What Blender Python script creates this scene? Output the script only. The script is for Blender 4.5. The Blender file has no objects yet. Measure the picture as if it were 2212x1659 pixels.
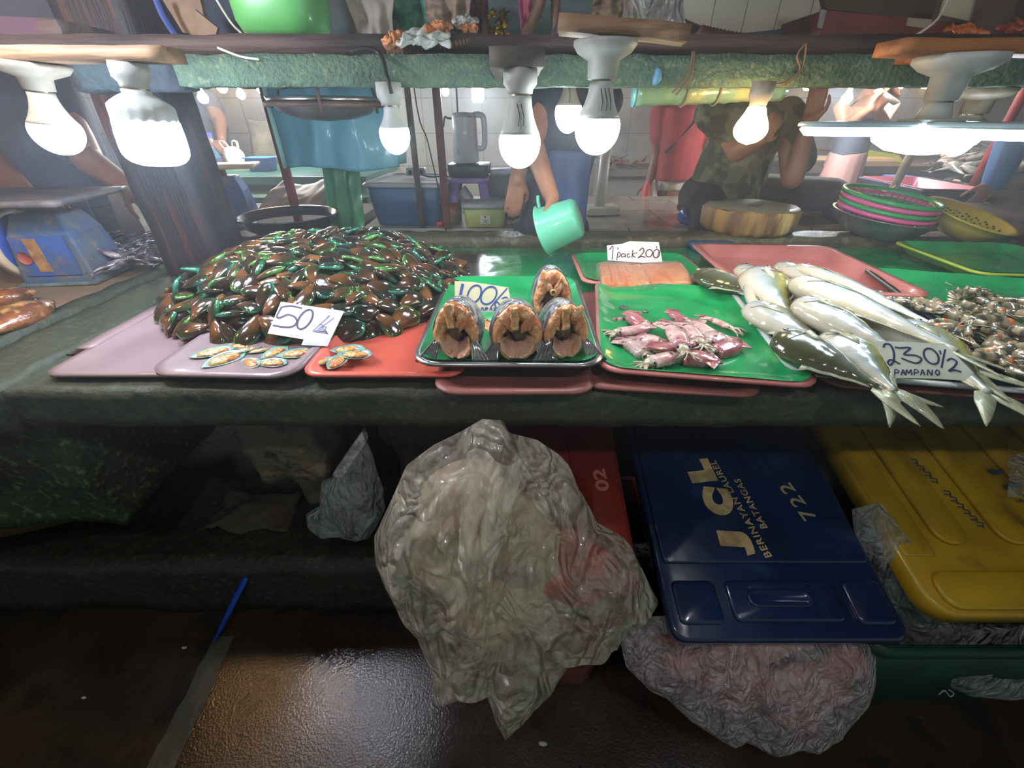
import bpy, bmesh, math, random
from mathutils import Vector, Matrix, Quaternion, noise

# ---------------------------------------------------------------- camera, world, exposure
SC = bpy.context.scene
COL = SC.collection
F = 900.0                      # focal length in pixels of a 2212 x 1659 frame
PITCH = math.radians(32.75)
CP, SP = math.cos(PITCH), math.sin(PITCH)
EYE = Vector((0, 0, 1.35))
cd = bpy.data.cameras.new('camera'); cam = bpy.data.objects.new('camera', cd); COL.objects.link(cam)
cam.location = EYE; cam.rotation_euler = (math.radians(90) - PITCH, 0, 0)
cd.sensor_fit = 'HORIZONTAL'; cd.sensor_width = 36.0; cd.lens = 36.0 * F / 2212.0; cd.clip_start = 0.02
SC.camera = cam
world = bpy.data.worlds.new('world'); SC.world = world; world.use_nodes = True
world.node_tree.nodes['Background'].inputs[0].default_value = (0.55, 0.68, 0.66, 1)
world.node_tree.nodes['Background'].inputs[1].default_value = 0.34
SC.view_settings.view_transform = 'Standard'; SC.view_settings.look = 'None'
SC.view_settings.gamma = 1.0; SC.view_settings.exposure = 0.0; SC.view_settings.use_curve_mapping = False
WHITE_L, WARM_L = 62.0, 50.0   # radiance of the lamp globes
SC.cycles.max_bounces = 6; SC.cycles.diffuse_bounces = 2; SC.cycles.glossy_bounces = 2; SC.cycles.use_adaptive_sampling = True; SC.cycles.adaptive_threshold = 0.03; SC.cycles.adaptive_min_samples = 12
SC.cycles.transparent_max_bounces = 16; SC.cycles.transmission_bounces = 5
SC.cycles.sample_clamp_indirect = 4.0; SC.cycles.caustics_reflective = False; SC.cycles.caustics_refractive = False
R = random.Random(7)
pi = math.pi

# ---------------------------------------------------------------- sight lines (pixel of the photograph -> point in the place)
def ray(u, v):
    a = (u - 1106) / F; b = (v - 829.5) / F
    return Vector((a, CP - b * SP, -SP - b * CP))
def PZ(u, v, z):
    r = ray(u, v); return EYE + r * ((z - EYE.z) / r.z)
def PY(u, v, y):
    r = ray(u, v); return EYE + r * (y / r.y)
def PP(u, v, p0, n):
    r = ray(u, v); return EYE + r * ((p0 - EYE).dot(n) / r.dot(n))

# ---------------------------------------------------------------- materials
def lin(c):
    return tuple((x / 12.92 if x <= 0.04045 else ((x + 0.055) / 1.055) ** 2.4) for x in [k / 255.0 for k in c[:3]]) + (1,)
MATS = {}
def M(name, col, rough=0.5, col2=None, ns=8.0, nd=4.0, lo=0.4, hi=0.6, col3=None, ns3=25.0, metal=0.0, coat=0.0, spec=0.5,
      bump=0.0, bs=40.0, bd=3.0, trans=0.0, alpha=1.0, emit=0.0, sss=0.0, stretch=None, rnd=0.0, rough2=None, ior=1.45, wet=False):
    if name in MATS: return MATS[name]
    m = bpy.data.materials.new(name); m.use_nodes = True; nt = m.node_tree; N = nt.nodes; L = nt.links
    b = N['Principled BSDF']
    def setv(k, v):
        if k in b.inputs: b.inputs[k].default_value = v
    setv('Base Color', lin(col)); setv('Roughness', rough); setv('Metallic', metal); setv('Coat Weight', coat); setv('Coat Roughness', 0.08)
    setv('Specular IOR Level', spec); setv('Transmission Weight', trans); setv('Alpha', alpha); setv('IOR', ior)
    if sss: setv('Subsurface Weight', sss); b.inputs['Subsurface Radius'].default_value = (0.02, 0.008, 0.005)
    if emit:
        setv('Emission Color', lin(col)); setv('Emission Strength', emit)
    tc = N.new('ShaderNodeTexCoord'); mp = N.new('ShaderNodeMapping'); L.new(tc.outputs['Object'], mp.inputs['Vector'])
    if stretch: mp.inputs['Scale'].default_value = stretch
    vec = mp.outputs['Vector']
    cur = None
    def noise_fac(sc, det, l, h):
        n = N.new('ShaderNodeTexNoise'); n.inputs['Scale'].default_value = sc; n.inputs['Detail'].default_value = det
        L.new(vec, n.inputs['Vector']); r = N.new('ShaderNodeMapRange'); r.inputs['From Min'].default_value = l; r.inputs['From Max'].default_value = h
        L.new(n.outputs['Fac'], r.inputs['Value']); return r.outputs['Result']
    def mix(fac, A, B):
        x = N.new('ShaderNodeMix'); x.data_type = 'RGBA'; L.new(fac, x.inputs['Factor'])
        for s, i in ((A, 6), (B, 7)):
            if isinstance(s, tuple): x.inputs[i].default_value = s
            else: L.new(s, x.inputs[i])
        return x.outputs[2]
    if col2:
        f1 = noise_fac(ns, nd, lo, hi); cur = mix(f1, lin(col), lin(col2))
        if rough2 is not None:
            r = N.new('ShaderNodeMapRange'); r.inputs['To Min'].default_value = rough; r.inputs['To Max'].default_value = rough2
            L.new(f1, r.inputs['Value']); L.new(r.outputs['Result'], b.inputs['Roughness'])
    if col3:
        cur = mix(noise_fac(ns3, 5, 0.55, 0.68), cur if cur else lin(col), lin(col3))
    if rnd:
        oi = N.new('ShaderNodeObjectInfo'); h = N.new('ShaderNodeHueSaturation')
        r = N.new('ShaderNodeMapRange'); r.inputs['To Min'].default_value = 1 - rnd; r.inputs['To Max'].default_value = 1 + rnd
        L.new(oi.outputs['Random'], r.inputs['Value']); L.new(r.outputs['Result'], h.inputs['Value'])
        if cur: L.new(cur, h.inputs['Color'])
        else: h.inputs['Color'].default_value = lin(col)
        cur = h.outputs['Color']
    if cur: L.new(cur, b.inputs['Base Color'])
    if bump:
        n = N.new('ShaderNodeTexNoise'); n.inputs['Scale'].default_value = bs; n.inputs['Detail'].default_value = bd; L.new(vec, n.inputs['Vector'])
        bp = N.new('ShaderNodeBump'); bp.inputs['Strength'].default_value = bump; bp.inputs['Distance'].default_value = 0.01
        L.new(n.outputs['Fac'], bp.inputs['Height']); L.new(bp.outputs['Normal'], b.inputs['Normal'])
    MATS[name] = m; return m

def brick_mat(name, c1, c2, mort, w, h, rough=0.3, axis='XZ', dirt=(110, 100, 80), offset=0.0, msize=0.006, dl=0.5, dh=0.8):
    m = bpy.data.materials.new(name); m.use_nodes = True; nt = m.node_tree; N = nt.nodes; L = nt.links; b = N['Principled BSDF']
    tc = N.new('ShaderNodeTexCoord'); sx = N.new('ShaderNodeSeparateXYZ'); cx = N.new('ShaderNodeCombineXYZ')
    L.new(tc.outputs['Object'], sx.inputs[0]); L.new(sx.outputs[axis[0]], cx.inputs[0]); L.new(sx.outputs[axis[1]], cx.inputs[1])
    br = N.new('ShaderNodeTexBrick'); br.offset = offset; L.new(cx.outputs[0], br.inputs['Vector'])
    br.inputs['Color1'].default_value = lin(c1); br.inputs['Color2'].default_value = lin(c2); br.inputs['Mortar'].default_value = lin(mort)
    br.inputs['Scale'].default_value = 1.0; br.inputs['Mortar Size'].default_value = msize; br.inputs['Brick Width'].default_value = w; br.inputs['Row Height'].default_value = h
    n = N.new('ShaderNodeTexNoise'); n.inputs['Scale'].default_value = 2.5; n.inputs['Detail'].default_value = 8; L.new(tc.outputs['Object'], n.inputs['Vector'])
    r = N.new('ShaderNodeMapRange'); r.inputs['From Min'].default_value = dl; r.inputs['From Max'].default_value = dh; L.new(n.outputs['Fac'], r.inputs['Value'])
    x = N.new('ShaderNodeMix'); x.data_type = 'RGBA'; L.new(r.outputs['Result'], x.inputs['Factor']); L.new(br.outputs['Color'], x.inputs[6]); x.inputs[7].default_value = lin(dirt)
    L.new(x.outputs[2], b.inputs['Base Color']); b.inputs['Roughness'].default_value = rough
    return m

def plastic_film(name, tint=(235, 235, 225), opac=0.5, rough=0.22, crinkle=1.0, sc=18.0, lo=0.35, hi=0.7):
    """clear, creased polythene: partly see-through film with a glossy crinkled surface"""
    m = bpy.data.materials.new(name); m.use_nodes = True; nt = m.node_tree; N = nt.nodes; L = nt.links
    b = N['Principled BSDF']; out = N['Material Output']
    b.inputs['Base Color'].default_value = lin(tint); b.inputs['Roughness'].default_value = rough; b.inputs['Specular IOR Level'].default_value = 1.0; b.inputs['IOR'].default_value = 1.9
    tr = N.new('ShaderNodeBsdfTransparent'); tr.inputs[0].default_value = (0.93, 0.93, 0.92, 1)
    tl = N.new('ShaderNodeBsdfTranslucent'); tl.inputs[0].default_value = lin(tint)
    mx0 = N.new('ShaderNodeMixShader'); mx0.inputs[0].default_value = 0.25; L.new(b.outputs[0], mx0.inputs[1]); L.new(tl.outputs[0], mx0.inputs[2])
    mx = N.new('ShaderNodeMixShader'); L.new(tr.outputs[0], mx.inputs[1]); L.new(mx0.outputs[0], mx.inputs[2]); L.new(mx.outputs[0], out.inputs['Surface'])
    tc = N.new('ShaderNodeTexCoord')
    n1 = N.new('ShaderNodeTexNoise'); n1.inputs['Scale'].default_value = sc * 0.5; n1.inputs['Detail'].default_value = 6; n1.inputs['Distortion'].default_value = 1.2; L.new(tc.outputs['Object'], n1.inputs['Vector'])
    vo = N.new('ShaderNodeTexVoronoi'); vo.feature = 'DISTANCE_TO_EDGE'; vo.inputs['Scale'].default_value = sc
    ad = N.new('ShaderNodeVectorMath'); ad.operation = 'MULTIPLY_ADD'; L.new(n1.outputs['Color'], ad.inputs[0]); ad.inputs[1].default_value = (0.12, 0.12, 0.12); L.new(tc.outputs['Object'], ad.inputs[2])
    L.new(ad.outputs[0], vo.inputs['Vector'])
    r = N.new('ShaderNodeMapRange'); r.inputs['From Min'].default_value = lo; r.inputs['From Max'].default_value = hi
    r.inputs['To Min'].default_value = opac * 0.55; r.inputs['To Max'].default_value = min(1.0, opac * 1.5); L.new(n1.outputs['Fac'], r.inputs['Value'])
    lw = N.new('ShaderNodeLayerWeight'); lw.inputs[0].default_value = 0.35
    mm = N.new('ShaderNodeMath'); mm.operation = 'ADD'; mm.use_clamp = True; L.new(r.outputs['Result'], mm.inputs[0]); 
    ml = N.new('ShaderNodeMath'); ml.operation = 'MULTIPLY'; L.new(lw.outputs['Facing'], ml.inputs[0]); ml.inputs[1].default_value = 0.45; L.new(ml.outputs[0], mm.inputs[1])
    L.new(mm.outputs[0], mx.inputs[0])
    n2 = N.new('ShaderNodeTexNoise'); n2.inputs['Scale'].default_value = sc * 1.6; n2.inputs['Detail'].default_value = 5; L.new(tc.outputs['Object'], n2.inputs['Vector'])
    mp = N.new('ShaderNodeMapping'); mp.inputs['Scale'].default_value = (1.3, 1.3, 0.45); L.new(tc.outputs['Object'], mp.inputs['Vector'])
    n4 = N.new('ShaderNodeTexNoise'); n4.inputs['Scale'].default_value = sc * 0.8; n4.inputs['Detail'].default_value = 2; n4.inputs['Distortion'].default_value = 0.8; L.new(mp.outputs[0], n4.inputs['Vector'])
    sb_ = N.new('ShaderNodeMath'); sb_.operation = 'SUBTRACT'; sb_.inputs[1].default_value = 0.5; L.new(n4.outputs['Fac'], sb_.inputs[0]); ab_ = N.new('ShaderNodeMath'); ab_.operation = 'ABSOLUTE'; L.new(sb_.outputs[0], ab_.inputs[0])
    v3 = N.new('ShaderNodeMath'); v3.operation = 'MULTIPLY_ADD'; v3.inputs[1].default_value = 0.25; L.new(n2.outputs['Fac'], v3.inputs[0]); nv = N.new('ShaderNodeMath'); nv.operation = 'MULTIPLY'; nv.inputs[1].default_value = 5.0; L.new(ab_.outputs[0], nv.inputs[0]); L.new(nv.outputs[0], v3.inputs[2])
    v2 = N.new('ShaderNodeMath'); v2.operation = 'MULTIPLY_ADD'; v2.inputs[1].default_value = 0.8; L.new(vo.outputs['Distance'], v2.inputs[0]); L.new(v3.outputs[0], v2.inputs[2])
    bp = N.new('ShaderNodeBump'); bp.inputs['Strength'].default_value = crinkle; bp.inputs['Distance'].default_value = 0.022; L.new(v2.outputs[0], bp.inputs['Height'])
    L.new(bp.outputs['Normal'], b.inputs['Normal'])
    return m

def attr_mat(name, stops, rough=0.25, coat=0.6, attr='tone', rnd=0.15, noise_amt=0.25, ns=40, bump=0.15, metal=0.0, bs=60, spec=0.5, alpha=1.0):
    """colour ramp along a per-vertex value that belongs to the thing's own pattern (back to belly, hinge to rim ...)"""
    m = bpy.data.materials.new(name); m.use_nodes = True; nt = m.node_tree; N = nt.nodes; L = nt.links; b = N['Principled BSDF']
    at = N.new('ShaderNodeAttribute'); at.attribute_name = attr
    tc = N.new('ShaderNodeTexCoord'); n = N.new('ShaderNodeTexNoise'); n.inputs['Scale'].default_value = ns; n.inputs['Detail'].default_value = 4; L.new(tc.outputs['Object'], n.inputs['Vector'])
    a = N.new('ShaderNodeMath'); a.operation = 'MULTIPLY_ADD'; L.new(n.outputs['Fac'], a.inputs[0]); a.inputs[1].default_value = noise_amt
    s = N.new('ShaderNodeMath'); s.operation = 'SUBTRACT'; L.new(at.outputs['Fac'], s.inputs[0]); s.inputs[1].default_value = noise_amt / 2; L.new(s.outputs[0], a.inputs[2])
    cr = N.new('ShaderNodeValToRGB'); L.new(a.outputs[0], cr.inputs[0]); e = cr.color_ramp.elements
    while len(e) < len(stops): e.new(0.5)
    for i, (p, c) in enumerate(stops): e[i].position = p; e[i].color = lin(c)
    oi = N.new('ShaderNodeObjectInfo'); h = N.new('ShaderNodeHueSaturation'); r = N.new('ShaderNodeMapRange')
    r.inputs['To Min'].default_value = 1 - rnd; r.inputs['To Max'].default_value = 1 + rnd
    L.new(oi.outputs['Random'], r.inputs['Value']); L.new(r.outputs['Result'], h.inputs['Value']); L.new(cr.outputs[0], h.inputs['Color']); L.new(h.outputs[0], b.inputs['Base Color'])
    b.inputs['Roughness'].default_value = rough; b.inputs['Coat Weight'].default_value = coat; b.inputs['Coat Roughness'].default_value = 0.06; b.inputs['Metallic'].default_value = metal
    b.inputs['Specular IOR Level'].default_value = spec; b.inputs['Alpha'].default_value = alpha
    bp = N.new('ShaderNodeBump'); bp.inputs['Strength'].default_value = bump; bp.inputs['Distance'].default_value = 0.004
    n3 = N.new('ShaderNodeTexNoise'); n3.inputs['Scale'].default_value = bs; L.new(tc.outputs['Object'], n3.inputs['Vector']); L.new(n3.outputs['Fac'], bp.inputs['Height']); L.new(bp.outputs['Normal'], b.inputs['Normal'])
    return m

# ---------------------------------------------------------------- geometry: every helper returns (verts, faces)
def join(*gs):
    V, Fc = [], []
    for v, f in gs:
        o = len(V); V += list(v); Fc += [tuple(i + o for i in q) for q in f]
    return V, Fc
def xf(g, m):
    return [m @ Vector(v) for v in g[0]], g[1]
def mv(g, x=0, y=0, z=0):
    d = Vector((x, y, z)); return [Vector(v) + d for v in g[0]], g[1]
def rot(g, axis, deg):
    return xf(g, Matrix.Rotation(math.radians(deg), 4, axis))
def box(x0, x1, y0, y1, z0, z1):
    V = [(x0, y0, z0), (x1, y0, z0), (x1, y1, z0), (x0, y1, z0), (x0, y0, z1), (x1, y0, z1), (x1, y1, z1), (x0, y1, z1)]
    return [Vector(v) for v in V], [(0, 3, 2, 1), (4, 5, 6, 7), (0, 1, 5, 4), (1, 2, 6, 5), (2, 3, 7, 6), (3, 0, 4, 7)]
def loft(rings, cap0=True, cap1=True, closed=True):
    n = len(rings[0]); V = [Vector(p) for r in rings for p in r]; Fc = []
    for i in range(len(rings) - 1):
        for j in range(n if closed else n - 1):
            a, b = i * n + j, i * n + (j + 1) % n; Fc.append((a, b, b + n, a + n))
    if cap0: Fc.append(tuple(reversed(range(n))))
    if cap1: Fc.append(tuple(range((len(rings) - 1) * n, len(rings) * n)))
    return V, Fc
def lathe(prof, n=32, cap0=False, cap1=False):
    return loft([[(r * math.cos(2 * pi * j / n), r * math.sin(2 * pi * j / n), z) for j in range(n)] for r, z in prof], cap0, cap1)
def frames(P):
    P = [Vector(p) for p in P]; T = []
    for i in range(len(P)):
        d = P[min(i + 1, len(P) - 1)] - P[max(i - 1, 0)]
        T.append(d.normalized() if d.length > 1e-9 else Vector((0, 0, 1)))
    u = T[0].orthogonal().normalized() if abs(T[0].z) > 0.95 else T[0].cross(Vector((0, 0, 1))).normalized()
    out = []
    for t in T:
        u = (u - t * u.dot(t)); u = u.normalized() if u.length > 1e-6 else t.orthogonal().normalized()
        out.append((u.copy(), t.cross(u).normalized(), t))
    return P, out
def tube(P, r, n=10, sq=1.0, caps=True):
    """sweep; r one radius or one per point; sq squashes the second axis (vertical for level paths)"""
    P, Fr = frames(P); rr = r if isinstance(r, (list, tuple)) else [r] * len(P)
    return loft([[p + u * (q * math.cos(2 * pi * j / n)) + w * (q * sq * math.sin(2 * pi * j / n)) for j in range(n)] for p, (u, w, t), q in zip(P, Fr, rr)], caps, caps)
def smooth_path(P, k=6):
    P = [Vector(p) for p in P]; Q = []
    for i in range(len(P) - 1):
        a, b, c, d = P[max(i - 1, 0)], P[i], P[i + 1], P[min(i + 2, len(P) - 1)]
        for j in range(k):
            t = j / k; Q.append(0.5 * ((2 * b) + (c - a) * t + (2 * a - 5 * b + 4 * c - d) * t * t + (3 * b - a - 3 * c + d) * t ** 3))
    Q.append(P[-1]); return Q
def ball(c, r, n=12, m=8, q=None):
    r = r if isinstance(r, (tuple, list)) else (r, r, r); c = Vector(c)
    rings = []
    for i in range(1, m):
        a = pi * i / m; rings.append([Vector((r[0] * math.sin(a) * math.cos(2 * pi * j / n), r[1] * math.sin(a) * math.sin(2 * pi * j / n), -r[2] * math.cos(a))) for j in range(n)])
    V, Fc = loft(rings, False, False); k = len(V); V += [Vector((0, 0, -r[2])), Vector((0, 0, r[2]))]
    for j in range(n):
        Fc.append((k, (j + 1) % n, j)); Fc.append((k + 1, k - n + j, k - n + (j + 1) % n))
    if q is not None: V = [q @ v for v in V]
    return [v + c for v in V], Fc
def capsule(p0, p1, r0, r1, n=12):
    p0, p1 = Vector(p0), Vector(p1); d = (p1 - p0).normalized(); P, rr = [], []
    for a in (85, 60, 30): P.append(p0 - d * r0 * math.sin(math.radians(a))); rr.append(r0 * math.cos(math.radians(a)))
    for t in (0, 0.5, 1): P.append(p0.lerp(p1, t)); rr.append(r0 + (r1 - r0) * t)
    for a in (30, 60, 85): P.append(p1 + d * r1 * math.sin(math.radians(a))); rr.append(r1 * math.cos(math.radians(a)))
    return tube(P, rr, n)
def prism(poly, z0, z1):
    n = len(poly); V = [Vector((x, y, z0)) for x, y in poly] + [Vector((x, y, z1)) for x, y in poly]
    return V, [tuple(reversed(range(n))), tuple(range(n, 2 * n))] + [(i, (i + 1) % n, n + (i + 1) % n, n + i) for i in range(n)]
def grid(fn, nu, nv):
    V = [Vector(fn(i / nu, j / nv)) for j in range(nv + 1) for i in range(nu + 1)]
    return V, [(j * (nu + 1) + i, j * (nu + 1) + i + 1, (j + 1) * (nu + 1) + i + 1, (j + 1) * (nu + 1) + i) for j in range(nv) for i in range(nu)]
def rring(cx, cy, w, d, r, z, k=5, ang=0):
    """rounded rectangle ring"""
    out = []; r = min(r, w / 2 - 1e-4, d / 2 - 1e-4); ca, sa = math.cos(ang), math.sin(ang)
    for sx, sy, a0 in ((1, -1, -90), (1, 1, 0), (-1, 1, 90), (-1, -1, 180)):
        for i in range(k + 1):
            a = math.radians(a0 + 90 * i / k); x = sx * (w / 2 - r) + r * math.cos(a); y = sy * (d / 2 - r) + r * math.sin(a)
            out.append((cx + x * ca - y * sa, cy + x * sa + y * ca, z))
    return out
def rbox(w, d, h, r, z0=0, flare=0.0, k=4, e=0.004):
    """rounded box standing on z0, w x d at the foot, flaring to the top"""
    return loft([rring(0, 0, w - 2 * e, d - 2 * e, r, z0, k), rring(0, 0, w, d, r, z0 + e, k), rring(0, 0, w + flare, d + flare, r, z0 + h - e, k), rring(0, 0, w + flare - 2 * e, d + flare - 2 * e, r, z0 + h, k)])
def pan_shape(w, d, h, r, th=0.004, flare=0.03, lip=0.012, k=5):
    """open tray: foot, flared wall, rolled lip, inner wall and inner floor"""
    W, D = w, d
    return loft([rring(0, 0, W - flare * 2, D - flare * 2, r, 0, k), rring(0, 0, W - lip * 2, D - lip * 2, r, h - 0.006, k), rring(0, 0, W, D, r, h - 0.006, k), rring(0, 0, W, D, r, h, k),
                 rring(0, 0, W - lip * 2 - th * 2, D - lip * 2 - th * 2, r, h, k), rring(0, 0, W - flare * 2 - th * 2, D - flare * 2 - th * 2, r * 0.9, th, k)])
def rough(g, amp, sc, seed=0, cuts=0):
    s = Vector((seed * 7.3, seed * 3.1, seed))
    return [Vector(v) + noise.noise_vector(Vector(v) * sc + s) * amp + noise.noise_vector(Vector(v) * sc * 3.3 + s) * amp * 0.4 for v in g[0]], g[1]
def dense_box(x0, x1, y0, y1, z0, z1, st=0.03):
    bm = bmesh.new(); nx, ny, nz = [max(1, int(round(abs(b - a) / st))) for a, b in ((x0, x1), (y0, y1), (z0, z1))]
    idx = {}; V = []; Fc = []
    def vid(i, j, k):
        if (i, j, k) not in idx:
            idx[(i, j, k)] = len(V); V.append(Vector((x0 + (x1 - x0) * i / nx, y0 + (y1 - y0) * j / ny, z0 + (z1 - z0) * k / nz)))
        return idx[(i, j, k)]
    for i in range(nx):
        for j in range(ny):
            Fc.append((vid(i, j, nz), vid(i + 1, j, nz), vid(i + 1, j + 1, nz), vid(i, j + 1, nz))); Fc.append((vid(i, j, 0), vid(i, j + 1, 0), vid(i + 1, j + 1, 0), vid(i + 1, j, 0)))
        for k in range(nz):
            Fc.append((vid(i, 0, k), vid(i + 1, 0, k), vid(i + 1, 0, k + 1), vid(i, 0, k + 1))); Fc.append((vid(i, ny, k), vid(i, ny, k + 1), vid(i + 1, ny, k + 1), vid(i + 1, ny, k)))
    for j in range(ny):
        for k in range(nz):
            Fc.append((vid(0, j, k), vid(0, j, k + 1), vid(0, j + 1, k + 1), vid(0, j + 1, k))); Fc.append((vid(nx, j, k), vid(nx, j + 1, k), vid(nx, j + 1, k + 1), vid(nx, j, k + 1)))
    bm.free(); return V, Fc

# ---------------------------------------------------------------- objects
def mesh(name, g, mat=None, smooth=True, tone=None):
    me = bpy.data.meshes.new(name); me.from_pydata([tuple(v) for v in g[0]], [], g[1])
    if smooth: me.polygons.foreach_set('use_smooth', [True] * len(me.polygons))
    for m in (mat if isinstance(mat, list) else [mat]):
        if m: me.materials.append(m)
    if tone is not None:
        a = me.attributes.new('tone', 'FLOAT', 'POINT'); a.data.foreach_set('value', [float(t) for t in tone])
    me.update(); return me
def rootmat(o):
    while o.parent: o = o.parent
    return Matrix.LocRotScale(o.location, o.rotation_euler.to_quaternion() if o.rotation_mode != 'QUATERNION' else o.rotation_quaternion, o.scale)
def tag(o, label=None, cat=None, group=None, kind=None):
    if label: o['label'] = label
    if cat: o['category'] = cat
    if group: o['group'] = group
    if kind: o['kind'] = kind
    return o
def thing(name, label, cat, loc=(0, 0, 0), rz=0.0, group=None, eul=None):
    o = bpy.data.objects.new(name, None); COL.objects.link(o); o.empty_display_size = 0.05
    o.location = loc; o.rotation_euler = eul if eul else (0, 0, math.radians(rz)); return tag(o, label, cat, group)
def part(name, g, mat, parent, world=False, smooth=True, bevel=0, sub=0, label=None, solid=0, tone=None, remesh=0, sm=0, kind=None):
    """a mesh of its own under its thing; world=True when g is given in world coordinates"""
    if world:
        inv = rootmat(parent).inverted(); g = (([inv @ Vector(v) for v in g[0]]), g[1])
    o = bpy.data.objects.new(name, mesh(name, g, mat, smooth, tone)); COL.objects.link(o); o.parent = parent
    mods(o, bevel, sub, solid, remesh, sm)
    if label: o['label'] = label
    if kind: o['kind'] = kind
    return o
def mods(o, bevel=0, sub=0, solid=0, remesh=0, sm=0):
    if solid: m = o.modifiers.new('s', 'SOLIDIFY'); m.thickness = solid; m.offset = 0
    if remesh: m = o.modifiers.new('r', 'REMESH'); m.mode = 'VOXEL'; m.voxel_size = remesh; m.use_smooth_shade = True
    if sm: m = o.modifiers.new('m', 'SMOOTH'); m.iterations = sm; m.factor = 0.6
    if bevel: m = o.modifiers.new('b', 'BEVEL'); m.width = bevel; m.segments = 2; m.limit_method = 'ANGLE'; m.angle_limit = math.radians(40)
    if sub: m = o.modifiers.new('u', 'SUBSURF'); m.levels = sub; m.render_levels = sub
def single(name, label, cat, g, mat, loc=None, rz=0.0, group=None, smooth=True, bevel=0, sub=0, solid=0, kind=None, tone=None, remesh=0, sm=0, eul=None):
    """a thing that is one mesh; g in world coordinates unless loc is given (then local)"""
    if loc is None:
        c = sum((Vector(v) for v in g[0]), Vector()) / len(g[0]); c.z = min(Vector(v).z for v in g[0])
        g = ([Vector(v) - c for v in g[0]], g[1]); loc = c
    o = bpy.data.objects.new(name, mesh(name, g, mat, smooth, tone)); COL.objects.link(o); o.location = loc
    o.rotation_euler = eul if eul else (0, 0, math.radians(rz)); mods(o, bevel, sub, solid, remesh, sm)
    return tag(o, label, cat, group, kind)
def struct(name, g, mat, smooth=False, bevel=0):
    o = bpy.data.objects.new(name, mesh(name, g, mat, smooth)); COL.objects.link(o); o['kind'] = 'structure'; mods(o, bevel); return o
def copy_tree(o, label=None, loc=None, eul=None, scale=None, group=None):
    c = o.copy(); COL.objects.link(c)
    for ch in list(o.children):
        d = ch.copy(); COL.objects.link(d); d.parent = c
        for g in list(ch.children):
            e = g.copy(); COL.objects.link(e); e.parent = d
    if label: c['label'] = label
    if group: c['group'] = group
    if loc is not None: c.location = loc
    if eul is not None: c.rotation_euler = eul
    if scale is not None: c.scale = (scale,) * 3 if not isinstance(scale, tuple) else scale
    return c
def text_geom(s, size, bold=0.0, extr=0.0006, spacing=1.0):
    cu = bpy.data.curves.new('t', 'FONT'); cu.body = s; cu.size = size; cu.offset = bold; cu.extrude = extr; cu.space_character = spacing; cu.resolution_u = 4
    o = bpy.data.objects.new('t', cu); COL.objects.link(o); dg = bpy.context.evaluated_depsgraph_get(); me = bpy.data.meshes.new_from_object(o.evaluated_get(dg))
    g = ([v.co.copy() for v in me.vertices], [tuple(p.vertices) for p in me.polygons]); bpy.data.objects.remove(o); bpy.data.meshes.remove(me); return g
def fit(g, x0, x1, y0, y1):
    xs = [v.x for v in g[0]]; ys = [v.y for v in g[0]]; ax, bx, ay, by = min(xs), max(xs), min(ys), max(ys)
    return [Vector((x0 + (v.x - ax) / (bx - ax) * (x1 - x0), y0 + (v.y - ay) / (by - ay) * (y1 - y0), v.z)) for v in g[0]], g[1]
def ribbon(P, w, n, lift=0.0008):
    """flat pen stroke along world points P on a surface with normal n"""
    P = [Vector(p) + n * lift for p in P]; L_, R_ = [], []
    for i, p in enumerate(P):
        d = (P[min(i + 1, len(P) - 1)] - P[max(i - 1, 0)]); s = d.cross(n).normalized() * w / 2; L_.append(p - s); R_.append(p + s)
    k = len(P); return L_ + R_, [(i, i + 1, k + i + 1, k + i) for i in range(k - 1)]

# ================================================================= the setting
m_floor = M('wet_floor', (44, 36, 28), 0.07, (62, 52, 38), ns=2.2, nd=8, lo=0.35, hi=0.7, col3=(37, 31, 25), ns3=9, bump=0.13, bs=170, bd=4, rough2=0.42, spec=0.8)
m_conc = M('mossy_concrete', (70, 78, 60), 0.6, (50, 56, 44), ns=7, nd=10, lo=0.25, hi=0.75, col3=(76, 82, 62), ns3=60, bump=0.7, bs=45, bd=8)
m_concd = M('dark_concrete', (56, 52, 44), 0.55, (40, 38, 32), ns=5, nd=10, lo=0.25, hi=0.75, col3=(66, 68, 50), ns3=70, bump=0.8, bs=35, bd=8)
m_moss = M('moss_wall', (56, 74, 46), 0.75, (38, 44, 32), ns=4, nd=10, lo=0.3, hi=0.7, col3=(92, 106, 72), ns3=50, bump=0.9, bs=50, bd=6)
m_ceil = M('dark_ceiling', (52, 50, 50), 0.9, (36, 36, 40), ns=2, nd=5)  # dark mottled grey
m_tile = brick_mat('wall_tiles', (176, 172, 158), (164, 162, 150), (120, 116, 104), 0.3, 0.3, 0.35, 'XZ', (120, 112, 92), msize=0.004, dl=0.5, dh=0.85)
m_tile2 = brick_mat('bench_tiles', (176, 178, 172), (166, 168, 164), (60, 56, 52), 0.31, 0.22, 0.25, 'XZ', (128, 126, 112), msize=0.004)
m_tiletop = brick_mat('bench_top_tiles', (160, 150, 138), (150, 142, 130), (70, 64, 58), 0.45, 0.36, 0.14, 'XY', (112, 100, 84), msize=0.004, offset=0.5, dl=0.45, dh=0.75)
m_dkwood = M('dark_board', (84, 66, 60), 0.7, (44, 36, 34), ns=6, nd=5, stretch=(0.3, 3, 3), bump=0.3)
m_maroon = M('maroon_paint', (110, 48, 46), 0.55, (66, 30, 30), ns=4)

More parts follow.
